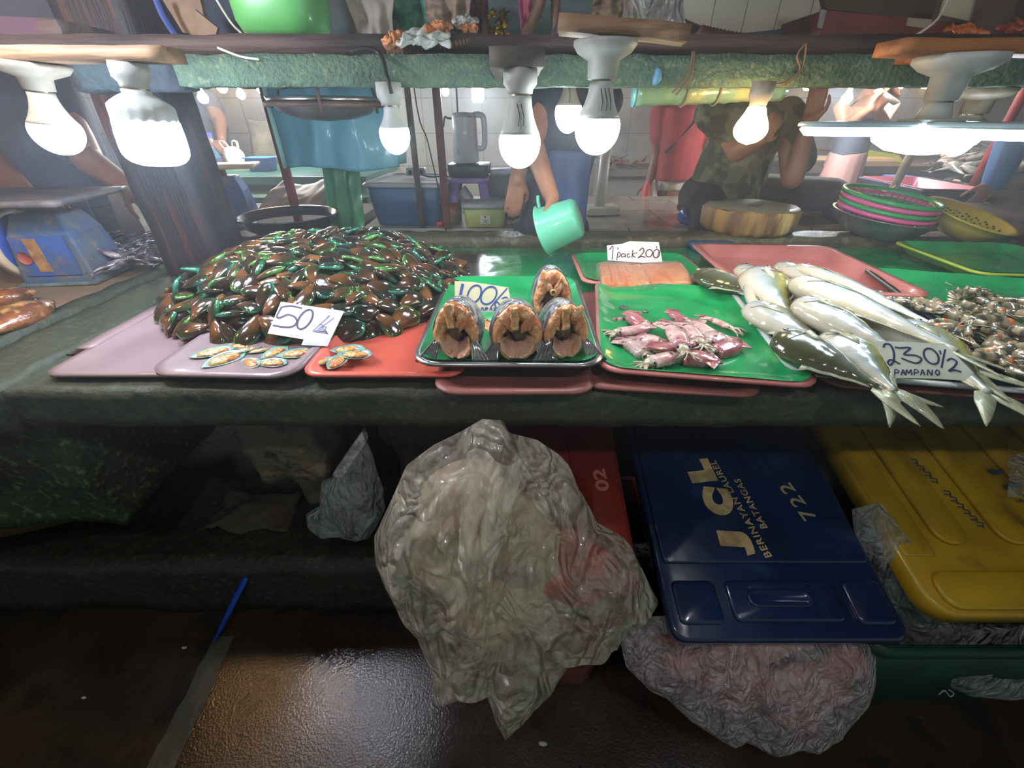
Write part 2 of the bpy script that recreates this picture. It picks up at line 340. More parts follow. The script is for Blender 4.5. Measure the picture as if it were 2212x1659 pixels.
def floor_z(x, y):
    """the aisle falls gently away from the stall step towards the visitor"""
    t = max(-1.6, min(0.66, y)); return -0.001 + 0.105 * (t - 0.66) if t > 0.0 else -0.0703
def floor_fn(a, b):
    x = -6 + 12 * a; k = int(round(b * 26)); y = -1.6 if k == 0 else (5.2 if k == 26 else -0.1 + 0.035 * (k - 1)); return (x, y, floor_z(x, y))
struct('floor', grid(floor_fn, 4, 26), m_floor, True)
struct('ceiling', box(-6, 6, -1.6, 5.2, 2.75, 2.85), m_ceil)
struct('wall_back', box(-6, 6, 5.0, 5.15, 0, 2.75), m_tile)
struct('wall_left', box(-6.1, -6, -1.6, 5.2, 0, 2.75), M('side_wall', (120, 118, 108), 0.7, (90, 88, 80), ns=2))
struct('wall_right', box(6, 6.1, -1.6, 5.2, 0, 2.75), MATS['side_wall'])
# raised plinth the stall stands on: a low step with a rough broken face
struct('floor_step', rough(dense_box(-3.0, 3.2, 0.74, 2.1, 0.0, 0.235, 0.05), 0.012, 9), m_concd, True)
# broad pale joint running across the aisle floor
def seam_fn(a, b):
    y = 0.02 + 0.64 * b; w_ = 0.03 + 0.006 * noise.noise((a * 2, y * 22, 3)) + 0.012 * (1 - b); x = -0.885 + (a - 0.5) * 2 * w_ + 0.008 * noise.noise((0, y * 9, 8)); return (x, y, min(0.0, floor_z(x, y)) + 0.0012 + 0.001 * noise.noise((x * 60, y * 60, 1)))
struct('floor_seam', grid(seam_fn, 8, 60), M('seam', (74, 70, 54), 0.6, (58, 56, 44), ns=12, bump=0.4))

# ----------------------------------------------------------------- concrete market counter
cnt = thing('concrete_counter', 'mossy concrete market counter holding the trays of seafood', 'counter', (0, 1.2, 0))
slab = rough(dense_box(-1.16, 3.0, 0.675, 1.79, 0.812, 0.897, 0.02), 0.006, 14)
slab = ([Vector((v.x, v.y, min(v.z, 0.8985))) for v in slab[0]], slab[1])
part('slab', slab, m_conc, cnt, world=True)
part('back_curb', rough(dense_box(-1.16, 3.0, 1.74, 1.86, 0.86, 0.935, 0.03), 0.006, 20), M('brown_curb', (96, 88, 62), 0.5, (70, 66, 48), ns=9, bump=0.5, bs=60, col3=(120, 116, 86), ns3=40), cnt, world=True)
def pillar(x0, x1, y0, y1, z0, z1, taper, seed):
    g = dense_box(x0, x1, y0, y1, z0, z1, 0.03); cx = (x0 + x1) / 2; out = []
    for v in g[0]:
        t = (z1 - v.z) / (z1 - z0); v = Vector(v); v.x = cx + (v.x - cx) * (1 - taper * t) + 0.07 * t; out.append(v)
    return rough((out, g[1]), 0.025, 8, seed)
part('pillar', pillar(-0.86, -0.50, 0.98, 1.3, 0.2, 0.83, 0.55, 3), M('broken_pillar', (92, 88, 72), 0.75, (132, 116, 98), ns=6, nd=7, lo=0.42, hi=0.6, col3=(38, 44, 32), ns3=14, bump=0.8, bs=40), cnt, world=True)
part('pillar', pillar(-0.36, -0.10, 0.86, 1.2, 0.2, 0.83, 0.1, 5), m_concd, cnt, world=True)
part('pillar', pillar(0.78, 1.0, 0.95, 1.2, 0.0, 0.83, 0.2, 6), m_conc, cnt, world=True)
part('rear_wall', rough(dense_box(-2.9, 3.0, 1.95, 2.05, 0.2, 0.83, 0.08), 0.012, 6), M('recess_shade', (34, 29, 25), 0.8, (24, 21, 19), ns=4, bump=0.5), cnt, world=True)  # near-black colour holds the shade of the void under the counter

# divider ledges at the left end of the counter: two mossy ridges running away from the aisle
div = thing('concrete_divider', 'double mossy concrete ridge between the counter and the left stall', 'ledge', (-1.25, 1.1, 0.8))
def ridge(x0, x1, ya, yb, z0, z1, seed):
    g = dense_box(x0, x1, ya, yb, z0, z1, 0.03); return rough(g, 0.010, 11, seed)
part('ridge', ridge(-1.165, -1.0, 0.66, 1.34, 0.80, 0.906, 1), m_conc, div, world=True)
part('ridge', ridge(-1.228, -1.172, 0.60, 1.50, 0.80, 0.914, 2), m_conc, div, world=True)
# the mossy pier carrying the left stall and a lump of broken masonry leaning on it
pier = single('stall_pier', 'green mossy masonry pier below the left stall', 'pier', rough(dense_box(-1.55, -1.02, 0.72, 1.3, 0.45, 0.775, 0.03), 0.025, 6, 4), m_moss)
single('concrete_lump', 'pale broken concrete lump at the end of the left ledge', 'rubble', rough(dense_box(-1.33, -1.17, 0.60, 0.70, 0.72, 0.87, 0.02), 0.018, 12, 9), M('pale_lump', (118, 116, 92), 0.7, (92, 92, 70), ns=14, bump=0.6))
# left stall top
ls = thing('side_stall', 'tan topped stall bench carrying the big blue weighing scale', 'stall', (-2.2, 1.3, 0))
part('bench_top', rough(dense_box(-3.3, -1.232, 0.62, 1.75, 0.83, 0.897, 0.05), 0.004, 9), M('tan_top', (148, 128, 96), 0.35, (124, 104, 80), ns=3, nd=6, lo=0.3, hi=0.7, bump=0.2, bs=20), ls, world=True)
part('apron_wall', rough(dense_box(-3.3, -1.5, 0.95, 1.05, 0.2, 0.83, 0.06), 0.01, 9), m_concd, ls, world=True)

# ----------------------------------------------------------------- overhead beam and rack
m_green = M('green_beam', (78, 104, 84), 0.8, (58, 80, 68), ns=20, nd=9, lo=0.3, hi=0.7, col3=(104, 116, 90), ns3=70, bump=0.9, bs=110, bd=5)
bm_ = thing('timber_beam', 'long green painted timber beam over the counter', 'beam', (0.6, 1.2, 1.41))
part('beam_timber', rough(dense_box(-0.76, 3.0, 1.17, 1.235, 1.407, 1.465, 0.02), 0.004, 30), m_green, bm_, world=True)
part('rotten_end', rough(dense_box(-1.0, -0.755, 1.17, 1.235, 1.398, 1.468, 0.02), 0.009, 20, 3), M('shaded_beam_end', (48, 64, 68), 0.85, (36, 44, 52), ns=14, bump=0.9, bs=60), bm_, world=True)  # rotted end, its colour also darkened with the shade on the beam's left part
# rack above the beam: a front rail, slats behind it
rk = thing('overhead_rack', 'dark timber rack of boards above the green beam', 'rack', (0.4, 1.5, 1.46))
part('front_rail', rough(dense_box(-1.35, 3.0, 1.20, 1.24, 1.468, 1.503, 0.03), 0.003, 15), m_dkwood, rk, world=True)
for k, y in enumerate((1.36, 1.52, 1.68)):
    part('slat', rough(dense_box(-1.35, 3.0, y, y + 0.09, 1.47, 1.49, 0.06), 0.004, 10, k), m_dkwood, rk, world=True)
for x in (-1.05, 0.1, 1.5, 2.6):
    part('cross_bar', box(x, x + 0.05, 1.2, 1.78, 1.492, 1.53), m_dkwood, rk, world=True, bevel=0.004)
# posts
single('timber_post', 'thick dark timber post standing behind the mussel heap', 'post', rough(join(dense_box(-1.135, -0.955, 1.36, 1.52, 0.85, 2.75, 0.04)), 0.004, 12), M('post_wood', (40, 35, 40), 0.6, (30, 29, 38), ns=5, nd=5, stretch=(4, 4, 0.3), col3=(78, 48, 38), ns3=10, bump=0.4))
def pole(x, y, z0, z1, r, label, col, sq=False, name='metal_pole', lean=0):
    g = box(x - r, x + r, y - r, y + r, z0, z1) if sq else tube([(x, y, z0), (x + lean, y, z1)], r, 12)
    return single(name, label, 'pole', g, M('pole_' + str(col), col, 0.5, tuple(int(c * 0.75) for c in col), ns=8, bump=0.2), bevel=0.002 if sq else 0)
pole(-1.02, 2.1, 0.9, 2.75, 0.016, 'slim rusty red pole left of the teal sheet', (120, 58, 52), True)
pole(-0.315, 2.12, 0.89, 2.75, 0.016, 'slim dark red pole beside the white kettle', (108, 54, 46), True)
pole(-0.44, 2.14, 0.89, 2.75, 0.014, 'thin grey brown pole behind the lidded blue bin', (100, 88, 72))
pole(2.62, 2.6, 0.0, 2.75, 0.022, 'bright red pole behind the ring lamp', (170, 46, 40))

# ----------------------------------------------------------------- tiled bench behind the counter
tb = thing('tiled_bench', 'low white tiled bench behind the vendors', 'bench', (0.8, 2.6, 0))
part('tiled_front', box(-0.73, 2.60, 2.15, 3.1, 0.3, 0.86), m_tile2, tb, world=True, smooth=False)
part('tiled_top', box(-0.74, 2.61, 2.135, 3.12, 0.862, 0.885), m_tiletop, tb, world=True, smooth=False, bevel=0.003)
part('base', box(-0.7, 2.3, 2.2, 3.05, 0.0, 0.3), m_concd, tb, world=True, smooth=False)

# ================================================================= lamps
def glow_mat(name, col, s):
    m = bpy.data.materials.new(name); m.use_nodes = True; nt = m.node_tree; nt.nodes.clear()
    e = nt.nodes.new('ShaderNodeEmission'); o = nt.nodes.new('ShaderNodeOutputMaterial'); e.inputs[0].default_value = lin(col); e.inputs[1].default_value = s; nt.links.new(e.outputs[0], o.inputs[0]); return m
g_white = glow_mat('lamp_white', (236, 246, 255), WHITE_L)
g_ring = glow_mat('ring_white', (230, 244, 255), WHITE_L * 0.2)
g_cool = glow_mat('lamp_cool', (218, 232, 255), WHITE_L * 1.1)
g_warm = glow_mat('lamp_warm', (255, 206, 140), WARM_L)
g_far = glow_mat('far_lamp_white', (232, 242, 250), 330)
g_farw = glow_mat('far_lamp_warm', (255, 190, 110), 240)
m_lampw = M('lamp_plastic', (160, 164, 158), 0.5, (138, 138, 128), ns=14, nd=5, lo=0.45, hi=0.75)
m_lampold = M('yellowed_plastic', (146, 140, 124), 0.5, (112, 98, 78), ns=20, nd=5, lo=0.45, hi=0.75)
m_screw = M('screw_metal', (150, 145, 130), 0.35, metal=0.9)
m_black = M('black_rubber', (26, 26, 26), 0.5)

def zy(v, y): return PY(1106, v, y).z
def lamp(label, u, vs, y, rh, rn, rg, glow=g_white, mat=None, flange=0.0, tilt=0.0, shape='a', holder_drop=True, ribs=False, marks=0, name='hanging_bulb'):
    """a lamp hanging from its holder; vs = heights of holder top, holder foot, globe seam and globe tip"""
    mat = mat or m_lampw
    vt = [zy(v, y) for v in vs]; z0 = vt[0]; p = PY(u, vs[0], y)
    T = thing(name, label, 'lamp', (p.x, y, z0)); T.rotation_euler = (0, math.radians(tilt), 0)
    h, nk, gb = z0 - vt[1], z0 - vt[2], z0 - vt[3]
    hp = [(0.001, 0), (rh, 0), (rh, -h * 0.62), (rh * 0.78, -h * 0.82), (rh * 0.74, -h), (0.001, -h)]
    if flange: hp = [(0.001, 0), (flange, 0), (flange, -0.006), (flange * 0.86, -0.016), (rh * 1.02, -0.026), (rh * 0.92, -h), (0.001, -h)]
    part('holder', lathe(hp, 28), mat, T)
    part('screw_base', lathe([(rn * 0.86, -h + 0.003), (rn * 0.88, -h - 0.004)], 20), m_screw, T)
    if shape == 'bare':
        pr = [(rn * 0.8, -h)] + [(rn + (rg - rn) * math.sin(min(1, t / 0.62) * pi / 2) ** 2 if t < 0.62 else rg * math.cos((t - 0.62) / 0.38 * pi / 2) ** 0.55, -(h + (gb - h) * t)) for t in [i / 14 for i in range(1, 15)]]
        pr[-1] = (0.0005, -gb); part('globe', lathe(pr, 28, False, True), glow, T); return T
    nr = 48; npf = []
    for i in range(9):
        t = i / 8
        if shape == 't': r = rn if t < 0.18 else rn + (rg * 0.97 - rn) * min(1, ((t - 0.18) / 0.34)) ** 0.6
        else: r = rn + (rg * 0.97 - rn) * (t ** 1.9)
        npf.append((r, -h - 0.003 - (nk - h - 0.003) * t))
    g = lathe(npf, nr, True, True)
    if ribs:
        V = []
        for k, v in enumerate(g[0]):
            if k // nr >= 4 and (k % nr) % 3 == 0: v = Vector((v.x * 0.965, v.y * 0.965, v.z))
            V.append(v)
        g = (V, g[1])
    part('housing', g, mat, T)
    if shape == 't': pr = [(rg * 0.98, -nk - 0.0006), (rg * 1.02, -nk - (gb - nk) * 0.3), (rg * 1.03, -nk - (gb - nk) * 0.62)] + [(rg * 1.03 * math.cos(a) ** 0.5, -nk - (gb - nk) * (0.62 + 0.38 * math.sin(a))) for a in [0.3, 0.6, 0.9, 1.2, 1.45]] + [(0.0005, -gb)]
    else: pr = [(rg * 0.95, -nk - 0.0006)] + [(rg * 1.02 * math.cos(a), -nk - (gb - nk) * (0.24 + 0.76 * math.sin(a))) for a in [i * pi / 2 / 11 - 0.14 for i in range(12)]] + [(0.0005, -gb)]
    part('globe', lathe(pr, 32, True, True), glow, T)
    if marks:
        zc = -(h + (nk - h) * 0.45); rr = rn * 1.35; S = []
        for k in range(marks):
            a0 = -1.75 + 0.22 * k; S.append(tube([(rr * 1.1 * math.cos(a0), rr * 1.1 * math.sin(a0), zc + 0.012), (rr * 1.22 * math.cos(a0 + 0.15), rr * 1.22 * math.sin(a0 + 0.15), zc - 0.006), (rr * 1.4 * math.cos(a0 + 0.1), rr * 1.4 * math.sin(a0 + 0.1), zc - 0.02)], 0.0008, 5))
        part('pen_marks', join(*S), m_black, T)
    return T
lamp('round white lamp on the broad flanged holder, leftmost of the near lamps', 60, (133, 196, 268, 336), 1.0, 0.026, 0.021, 0.042, g_cool, flange=0.062, tilt=6, mat=m_lampold)
lamp('big ribbed cylinder lamp, the largest on the left wooden strip', 274, (134, 190, 262, 358), 0.98, 0.031, 0.024, 0.056, g_cool, shape='t', ribs=True, tilt=5)
lamp('small white lamp tied to the green beam beside the steel pan', 838, (178, 228, 276, 334), 1.14, 0.028, 0.017, 0.034, marks=0)
lamp('white lamp with pen marks, hanging lowest in the middle', 1124, (147, 203, 290, 364), 0.88, 0.029, 0.020, 0.037, marks=2)
lamp('small lamp with brownish housing just behind the flanged one', 1232, (176, 181, 228, 288), 1.30, 0.012, 0.016, 0.034, g_white, mat=m_lampold, marks=1)
lamp('white lamp with pen strokes on a long flanged holder in the middle', 1308, (88, 172, 256, 335), 0.88, 0.026, 0.020, 0.039, g_white, flange=0.052, marks=3)
lamp('warm yellow bulb in a square dirty holder', 1652, (176, 228, 229, 313), 1.12, 0.024, 0.019, 0.036, g_warm, shape='bare', mat=m_lampold, tilt=2)
# holders' mounting boards
m_wood = M('raw_wood', (138, 108, 78), 0.65, (112, 86, 62), ns=5, nd=6, stretch=(0.25, 3, 3), col3=(160, 132, 98), ns3=12, bump=0.35, bs=30)
m_woodo = M('orange_wood', (150, 96, 54), 0.6, (118, 72, 42), ns=5, nd=6, stretch=(0.3, 3, 3), bump=0.35, bs=30)
single('wooden_strip', 'pale wooden strip carrying the two left lamps', 'board', rough(dense_box(-1.55, -0.63, 0.955, 1.02, 1.4342, 1.457, 0.03), 0.0015, 12), m_wood)
tb2 = PY(1372, 95, 0.9)
single('wooden_offcut', 'tapered wooden offcut above the long flanged lamp', 'board', xf(rough(dense_box(-0.10, 0.11, -0.03, 0.03, -0.009, 0.012, 0.02), 0.0015, 14), Matrix.Translation((tb2.x - 0.03, 0.9, zy(88, 0.9) + 0.013)) @ Matrix.Rotation(math.radians(5), 4, 'Y') @ Matrix.Rotation(math.radians(-8), 4, 'Z')), m_wood)
p = PY(1116, 147, 0.88)
single('wooden_block', 'grey wooden block above the lowest middle lamp', 'block', rough(dense_box(p.x - 0.045, p.x + 0.045, 0.85, 1.19, p.z, p.z + 0.026, 0.02), 0.0015, 20), M('grey_wood', (98, 92, 82), 0.7, (70, 66, 60), ns=12))
p = PY(2070, 122, 0.95)
single('rack_board', 'orange brown board carrying the ring lamp', 'board', rough(join(dense_box(p.x - 0.13, p.x + 0.42, 0.915, 0.985, p.z + 0.001, p.z + 0.022, 0.02), dense_box(p.x + 0.05, p.x + 0.10, 0.985, 1.19, p.z + 0.006, p.z + 0.022, 0.02)), 0.002, 12), m_woodo)
# fold-out ring lamp on the right
p = PY(2076, 120, 0.95); zr = zy(262, 0.95)
rl = thing('ring_lamp', 'wide white fold-out panel lamp with flat glowing leaves at right', 'lamp', (p.x, 0.95, p.z)); D = p.z - zr
part('holder', lathe([(0.001, 0), (0.068, 0), (0.068, -0.010), (0.052, -0.022), (0.030, -0.030), (0.026, -0.068), (0.001, -0.068)], 28), m_lampw, rl)
part('housing', lathe([(0.020, -0.068), (0.024, -0.082), (0.03, -0.1), (0.052, -D + 0.004), (0.052, -D)], 28, True, True), m_lampw, rl)
part('globe', lathe([(0.085, -D - 0.004), (0.088, -D - 0.02), (0.08, -D - 0.036), (0.055, -D - 0.05), (0.02, -D - 0.056), (0.0005, -D - 0.057)], 32, True, True), g_ring, rl)
for a in (178, 2, 95, 268):
    q = Matrix.Rotation(math.radians(a), 4, 'Z')
    up = loft([rring(0.135, 0, 0.20, 0.115, 0.05, -D - 0.001), rring(0.135, 0, 0.205, 0.12, 0.05, -D - 0.004), rring(0.135, 0, 0.205, 0.12, 0.05, -D - 0.009)])
    lf = part('leaf', xf(up, q), M('leaf_frame', (150, 172, 176), 0.35), rl)
    part('light_panel', xf(loft([rring(0.135, 0, 0.19, 0.105, 0.045, -D - 0.0092), rring(0.135, 0, 0.195, 0.11, 0.045, -D - 0.014), rring(0.135, 0, 0.18, 0.095, 0.045, -D - 0.024)]), q), g_ring, lf)
lamp('second white lamp half hidden behind the ring lamp', 2130, (190, 246, 262, 338), 1.25, 0.03, 0.022, 0.036, g_white, flange=0.062, mat=m_lampold)

# small lamps of the stalls further back
def far_lamp(label, u, v, y, r, glow=g_far, shape=0, group=None):
    p = PY(u, v, y); T = thing('far_bulb', label, 'lamp', p, group=group)
    prof = [(r * 0.35, r * 1.7), (r * 0.42, r * 1.1), (r, 0.1 * r), (r * 0.95, -0.5 * r), (r * 0.55, -r), (0.0005, -1.15 * r)]
    if shape == 1: prof = [(r * 0.4, r * 1.5), (r * 0.98, r * 0.8), (r, -r * 0.8), (r * 0.7, -r * 1.15), (0.0005, -r * 1.2)]
    if shape == 2: prof = [(r * 1.5, 0.3 * r), (r * 1.6, 0), (r * 1.2, -0.3 * r), (0.0005, -0.5 * r)]
    part('globe', lathe(prof, 16, True, True), glow, T); part('cord', tube([(0, 0, r * 1.6), (0, 0, r * 1.6 + 0.05), (0, 0, 2.74 - (p.z if y != 0.62 else 2.1))], [r * 0.45, 0.004, 0.003], 8), m_lampw, T)
    return T
for a in [('white far lamp beside the dark shirted vendor at left', 438, 210, 3.2, 0.03, g_far, 0), ('warm far lamp just under the beam, left of the orange one', 479, 187, 3.0, 0.028, g_farw, 0),
          ('tiny orange teardrop lamp far at left', 520, 203, 3.3, 0.026, g_farw, 0), ('far lamp half hidden by the red pole', 566, 190, 3.4, 0.034, g_far, 0), ('bright far lamp right of the red pole', 592, 190, 3.5, 0.036, g_far, 0),
          ('small round far lamp left of the teal sheet', 618, 203, 3.4, 0.026, g_far, 0), ('small round far lamp above the kettle', 962, 197, 3.6, 0.026, g_far, 0),
          ('cylinder shaped far lamp near the middle', 1032, 203, 3.4, 0.040, g_far, 1), ('warm tube like far lamp right of the warm bulb', 1748, 182, 2.6, 0.022, g_farw, 1),
          ('flat disc shaped far lamp at right', 1796, 177, 3.0, 0.04, g_far, 2), ('small round lamp in front of the phone user', 1830, 211, 2.9, 0.028, g_far, 0),
          ('far lamp in the bright cluster, left one', 1905, 183, 3.4, 0.03, g_far, 2), ('far lamp in the bright cluster, right one', 1932, 188, 3.3, 0.034, g_far, 2),
          ('small far lamp left of the ring lamp holder', 2005, 187, 3.6, 0.028, g_farw, 2), ('tiny far lamp behind the leftmost flanged lamp', 115, 222, 2.4, 0.018, g_far, 0),
          ('small far lamp right of the leftmost flanged lamp', 142, 236, 2.4, 0.022, g_far, 0), ('pointed far lamp left of the big cylinder lamp', 216, 224, 2.4, 0.022, g_far, 0),
          ('orange far lamp at the left picture edge', 2, 232, 1.9, 0.03, g_farw, 0)]:
    far_lamp(*a)
# unseen lamps: aisle pair added to light the bags, front pair giving floor glints
g_aisle = glow_mat('unseen_aisle_lamp', (240, 240, 240), 200)
g_aislew = glow_mat('aisle_lamp_warm', (255, 190, 110), 380); g_front = glow_mat('front_lamp', (232, 238, 255), 560)
for l, x, y, z, r_, g_ in (('added unseen white lamp high over the aisle, left one', -0.45, -0.25, 2.1, 0.045, g_aisle), ('added unseen white lamp high over the aisle, right one', 0.75, -0.30, 2.1, 0.045, g_aisle),
                   ('white lamp hanging over the front edge of the counter at left', -0.875, 0.735, 1.62, 0.030, g_front), ('warm lamp hanging over the front edge of the counter, furthest left', -1.39, 0.72, 1.62, 0.026, g_aislew)):
    far_lamp(l, 1106, 829, 0.62, r_, g_).location = (x, y, z)

# ================================================================= on the counter
ZC = 0.899
m_mat = M('green_sheet', (22, 138, 78), 0.18, (14, 122, 66), ns=5, nd=4, coat=0.5, bump=0.12, bs=14)
m_liner = M('green_liner', (34, 160, 92), 0.22, (20, 140, 78), ns=7, nd=4, coat=0.6, bump=0.10, bs=18)
m_mauve = M('mauve_plastic', (150, 128, 128), 0.38, (132, 112, 112), ns=5, coat=0.2)
m_coral = M('coral_plastic', (226, 108, 88), 0.35, (212, 92, 76), ns=5, coat=0.3)
m_pink = M('pink_plastic', (204, 126, 118), 0.35, (186, 108, 102), ns=5, coat=0.3)
m_pinkd = M('dull_pink_plastic', (150, 92, 84), 0.42, (126, 76, 70), ns=5)
m_steel = M('steel', (176, 178, 174), 0.28, (140, 142, 138), ns=10, metal=0.85)
m_dkliner = M('dark_green_sheet', (22, 70, 60), 0.25, (16, 54, 48), ns=6, coat=0.3)
# wet sheet over the slab, with shallow ripples of standing water
def sheet_fn(a, b):
    x = -0.34 + 3.0 * a; y = 1.02 + 0.70 * b
    return (x, y, 0.9005 + 0.0022 * noise.noise((x * 16, y * 16, 2)) + 0.0012 * noise.noise((x * 45, y * 45, 5)))
single('green_sheet', 'wet green plastic sheet covering the rear of the counter', 'plastic sheet', grid(sheet_fn, 260, 70), m_mat)

def tray(label, c, w, d, rz, z, mat, h=0.022, r=0.045, liner=None, group=None, name='plastic_tray', tilt=0, liner_over=0.0, lip=0.010, water=False):
    T = thing(name, label, 'tray', (c[0], c[1], z), rz, group)
    if tilt: T.rotation_euler = (math.radians(tilt), 0, math.radians(rz))
    part('tray_shell', pan_shape(w, d, h, r, lip=lip), mat, T)
    if liner:
        W, D = w - 0.022 - 2 * liner_over * 0, d - 0.022
        def lf(a, b):
            x = (a - 0.5) * (W + liner_over * 2); y = (b - 0.5) * (D + liner_over * 2)
            ex = max(0, abs(x) - (W / 2 - 0.045)) / 0.045; ey = max(0, abs(y) - (D / 2 - 0.045)) / 0.045
            e = min(1.35, math.hypot(ex, ey) if ex > 0 and ey > 0 else max(ex, ey)); zz = 0.0062 + (h - 0.003) * min(1, e) ** 1.3 + (max(0, e - 1) * 0.004)
            if ex > 0 and ey > 0:   # round the corners of the sheet
                k = math.hypot(ex, ey); m = max(ex, ey)
                if k > 1e-6: x = math.copysign(W / 2 - 0.045 + 0.045 * ex * m / k, x); y = math.copysign(D / 2 - 0.045 + 0.045 * ey * m / k, y)
            return (x, y, zz + 0.0015 * noise.noise((x * 22 + w * 90, y * 22, 3)))
        part('liner', grid(lf, 60, 60), liner, T)
    return T
# 1: mauve trays at left under the mussels
t1 = tray('mauve tray at the left end under the mussel heap, with the raised flap', (-0.745, 1.02), 0.40, 0.62, 0, ZC + 0.002, m_mauve, h=0.014, r=0.03)
part('back_flap', rough(dense_box(-0.225, -0.19, -0.20, 0.26, 0.012, 0.016, 0.02), 0.001, 10), m_mauve, t1)
tray('brownish mauve tray with curled front corner beside the coral tray', (-0.56, 0.965), 0.30, 0.56, -2, ZC + 0.018, m_mauve, h=0.012, r=0.05)
tray('coral tray between the mauve trays and the steel tray', (-0.255, 0.965), 0.32, 0.55, 0, ZC + 0.002, m_coral, h=0.026, r=0.035)
# 3: steel tray with fish steaks over pink trays
tray('dull pink tray directly below the steel tray', (0.005, 0.905), 0.31, 0.52, 0, ZC + 0.001, m_pinkd, h=0.016)
tray('steel tray lined with green plastic holding the cut fish', (-0.003, 0.945), 0.375, 0.52, -1, ZC + 0.030, m_steel, h=0.024, liner=m_liner, name='steel_tray', r=0.05, lip=0.006)
# 4: squid tray
tray('dull pink tray peeking out below the squid tray', (0.33, 0.91), 0.34, 0.52, -6, ZC + 0.001, m_pinkd, h=0.014)
tray('pink tray lined with green plastic holding the squid', (0.405, 0.915), 0.405, 0.52, -9, ZC + 0.019, m_pink, h=0.022, liner=m_liner, liner_over=0.004)
# 5: tray with the two salmon packs
tray('pink tray with green liner holding the two packed salmon trays', (0.41, 1.36), 0.40, 0.32, 0, ZC + 0.016, m_pink, h=0.020, liner=m_liner)
# 6: big pink tray behind the pampano, lined tray in front
tray('large pink tray at the rear under the pampano', (0.90, 1.33), 0.50, 0.52, -4, ZC + 0.004, m_pink, h=0.045, r=0.05, lip=0.02)
tray('dark lined white rimmed tray in front under the pampano', (0.80, 0.90), 0.45, 0.52, -10, ZC + 0.016, M('white_plastic', (206, 208, 204), 0.35), h=0.024, liner=m_dkliner)
tray('dull pink tray below the dark lined pampano tray', (0.90, 0.89), 0.52, 0.50, -8, ZC + 0.0005, m_pinkd, h=0.013)
# 7: shrimp tray at the right
tray('pink tray under the right hand shrimp tray', (1.28, 0.96), 0.44, 0.52, -14, ZC + 0.001, m_pinkd, h=0.015)
tray('dark edged tray with green liner holding the shrimp', (1.26, 1.0), 0.45, 0.56, -16, ZC + 0.018, M('dark_rim', (50, 58, 58), 0.4), h=0.026, liner=m_liner)
tray('green lined tray at the far right behind the shrimp', (1.64, 1.42), 0.42, 0.40, -5, ZC + 0.02, M('lime_rim', (178, 196, 70), 0.4), h=0.03, liner=m_liner)

# ----------------------------------------------------------------- mussels
def mussel_geom(seed, closed=True, n=14, m=9):
    """closed mussel lying on its side: pointed hinge at -x, broad rounded lip at +x; tone = distance towards the lip/rim"""
    rr = random.Random(seed); L_ = 1.0; V, T_ = [], []
    prof = [0.0, 0.11, 0.18, 0.235, 0.275, 0.29, 0.275, 0.205, 0.0]
    rings = []
    for i in range(1, m - 0):
        t = i / m; k = t * (len(prof) - 1); a = int(k); w = prof[a] + (prof[min(a + 1, len(prof) - 1)] - prof[a]) * (k - a)
        th = 0.62 * w * (1 - 0.5 * t); x = -0.5 + t; cy = 0.10 * math.sin(pi * t) * 0.9 - 0.05
        ring = []
        for j in range(n):
            an = 2 * pi * j / n; y = w * math.cos(an); z = th * abs(math.sin(an)) ** 0.85 * (1 if math.sin(an) >= 0 else -1)
            ring.append(Vector((x, cy + y, z))); e = abs(math.cos(an))
            T_.append(min(1, max(0.0, (t - 0.35) * 1.25) * 0.60 + max(0, e - 0.66) * 1.9 * (0.35 + t)))
        rings.append(ring)
    V, Fc = loft(rings, False, False); k = len(V); V += [Vector((-0.5, -0.04, 0)), Vector((0.5, -0.03, 0))]; T_ += [0.0, 1.0]; nn = len(rings)
    for j in range(n): Fc.append((k, (j + 1) % n, j)); Fc.append((k + 1, (nn - 1) * n + j, (nn - 1) * n + (j + 1) % n))
    return (V, Fc), T_
mus_stops = [[(0.0, (96, 60, 32)), (0.2, (52, 40, 24)), (0.45, (38, 46, 26)), (0.68, (36, 78, 46)), (0.9, (46, 128, 84))],
             [(0.0, (66, 44, 28)), (0.25, (36, 32, 24)), (0.5, (30, 46, 34)), (0.75, (30, 84, 64)), (0.9, (40, 122, 96))],
             [(0.0, (112, 72, 38)), (0.2, (66, 46, 26)), (0.45, (52, 58, 28)), (0.74, (58, 92, 40)), (0.9, (84, 140, 66))]]
mus_mats = [attr_mat('mussel_shell_%d' % k, s, rough=0.16, coat=0.9, rnd=0.3, noise_amt=0.35, ns=3.5, bump=0.12, bs=9) for k, s in enumerate(mus_stops)]
MC = (-0.565, 1.23)
def heap(x, y):
    """height of the mussel mound over the counter"""
    a = (x - MC[0]) / (0.43 if x > MC[0] else 0.42); b = (y - MC[1]) / (0.40 if y < MC[1] else 0.44)
    q = a * a + b * b; return max(0.0, 1 - q ** 1.15) ** 0.75 * 0.125
protos = []
for k in range(6):
    g, tn = mussel_geom(k); me = mesh('mussel', g, mus_mats[k % 3], True, tn); protos.append(me)
bed = []
for _ in range(420):   # the shells buried deeper in the heap
    for __ in range(50):
        x = R.uniform(-1.0, -0.12); y = R.uniform(0.84, 1.66)
        if heap(x, y) > 0.02: break
    s = R.uniform(0.05, 0.066); q = Matrix.Translation((x, y, ZC + 0.004 + heap(x, y) * R.uniform(0.3, 0.86))) @ Matrix.Rotation(R.uniform(0, 6.28), 4, 'Z') @ Matrix.Rotation(R.uniform(-0.7, 0.7), 4, 'Y') @ Matrix.Rotation(R.uniform(-0.9, 0.9), 4, 'X') @ Matrix.Scale(s, 4)
    bed.append(xf((mussel_geom(0, n=8, m=5)[0]), q))
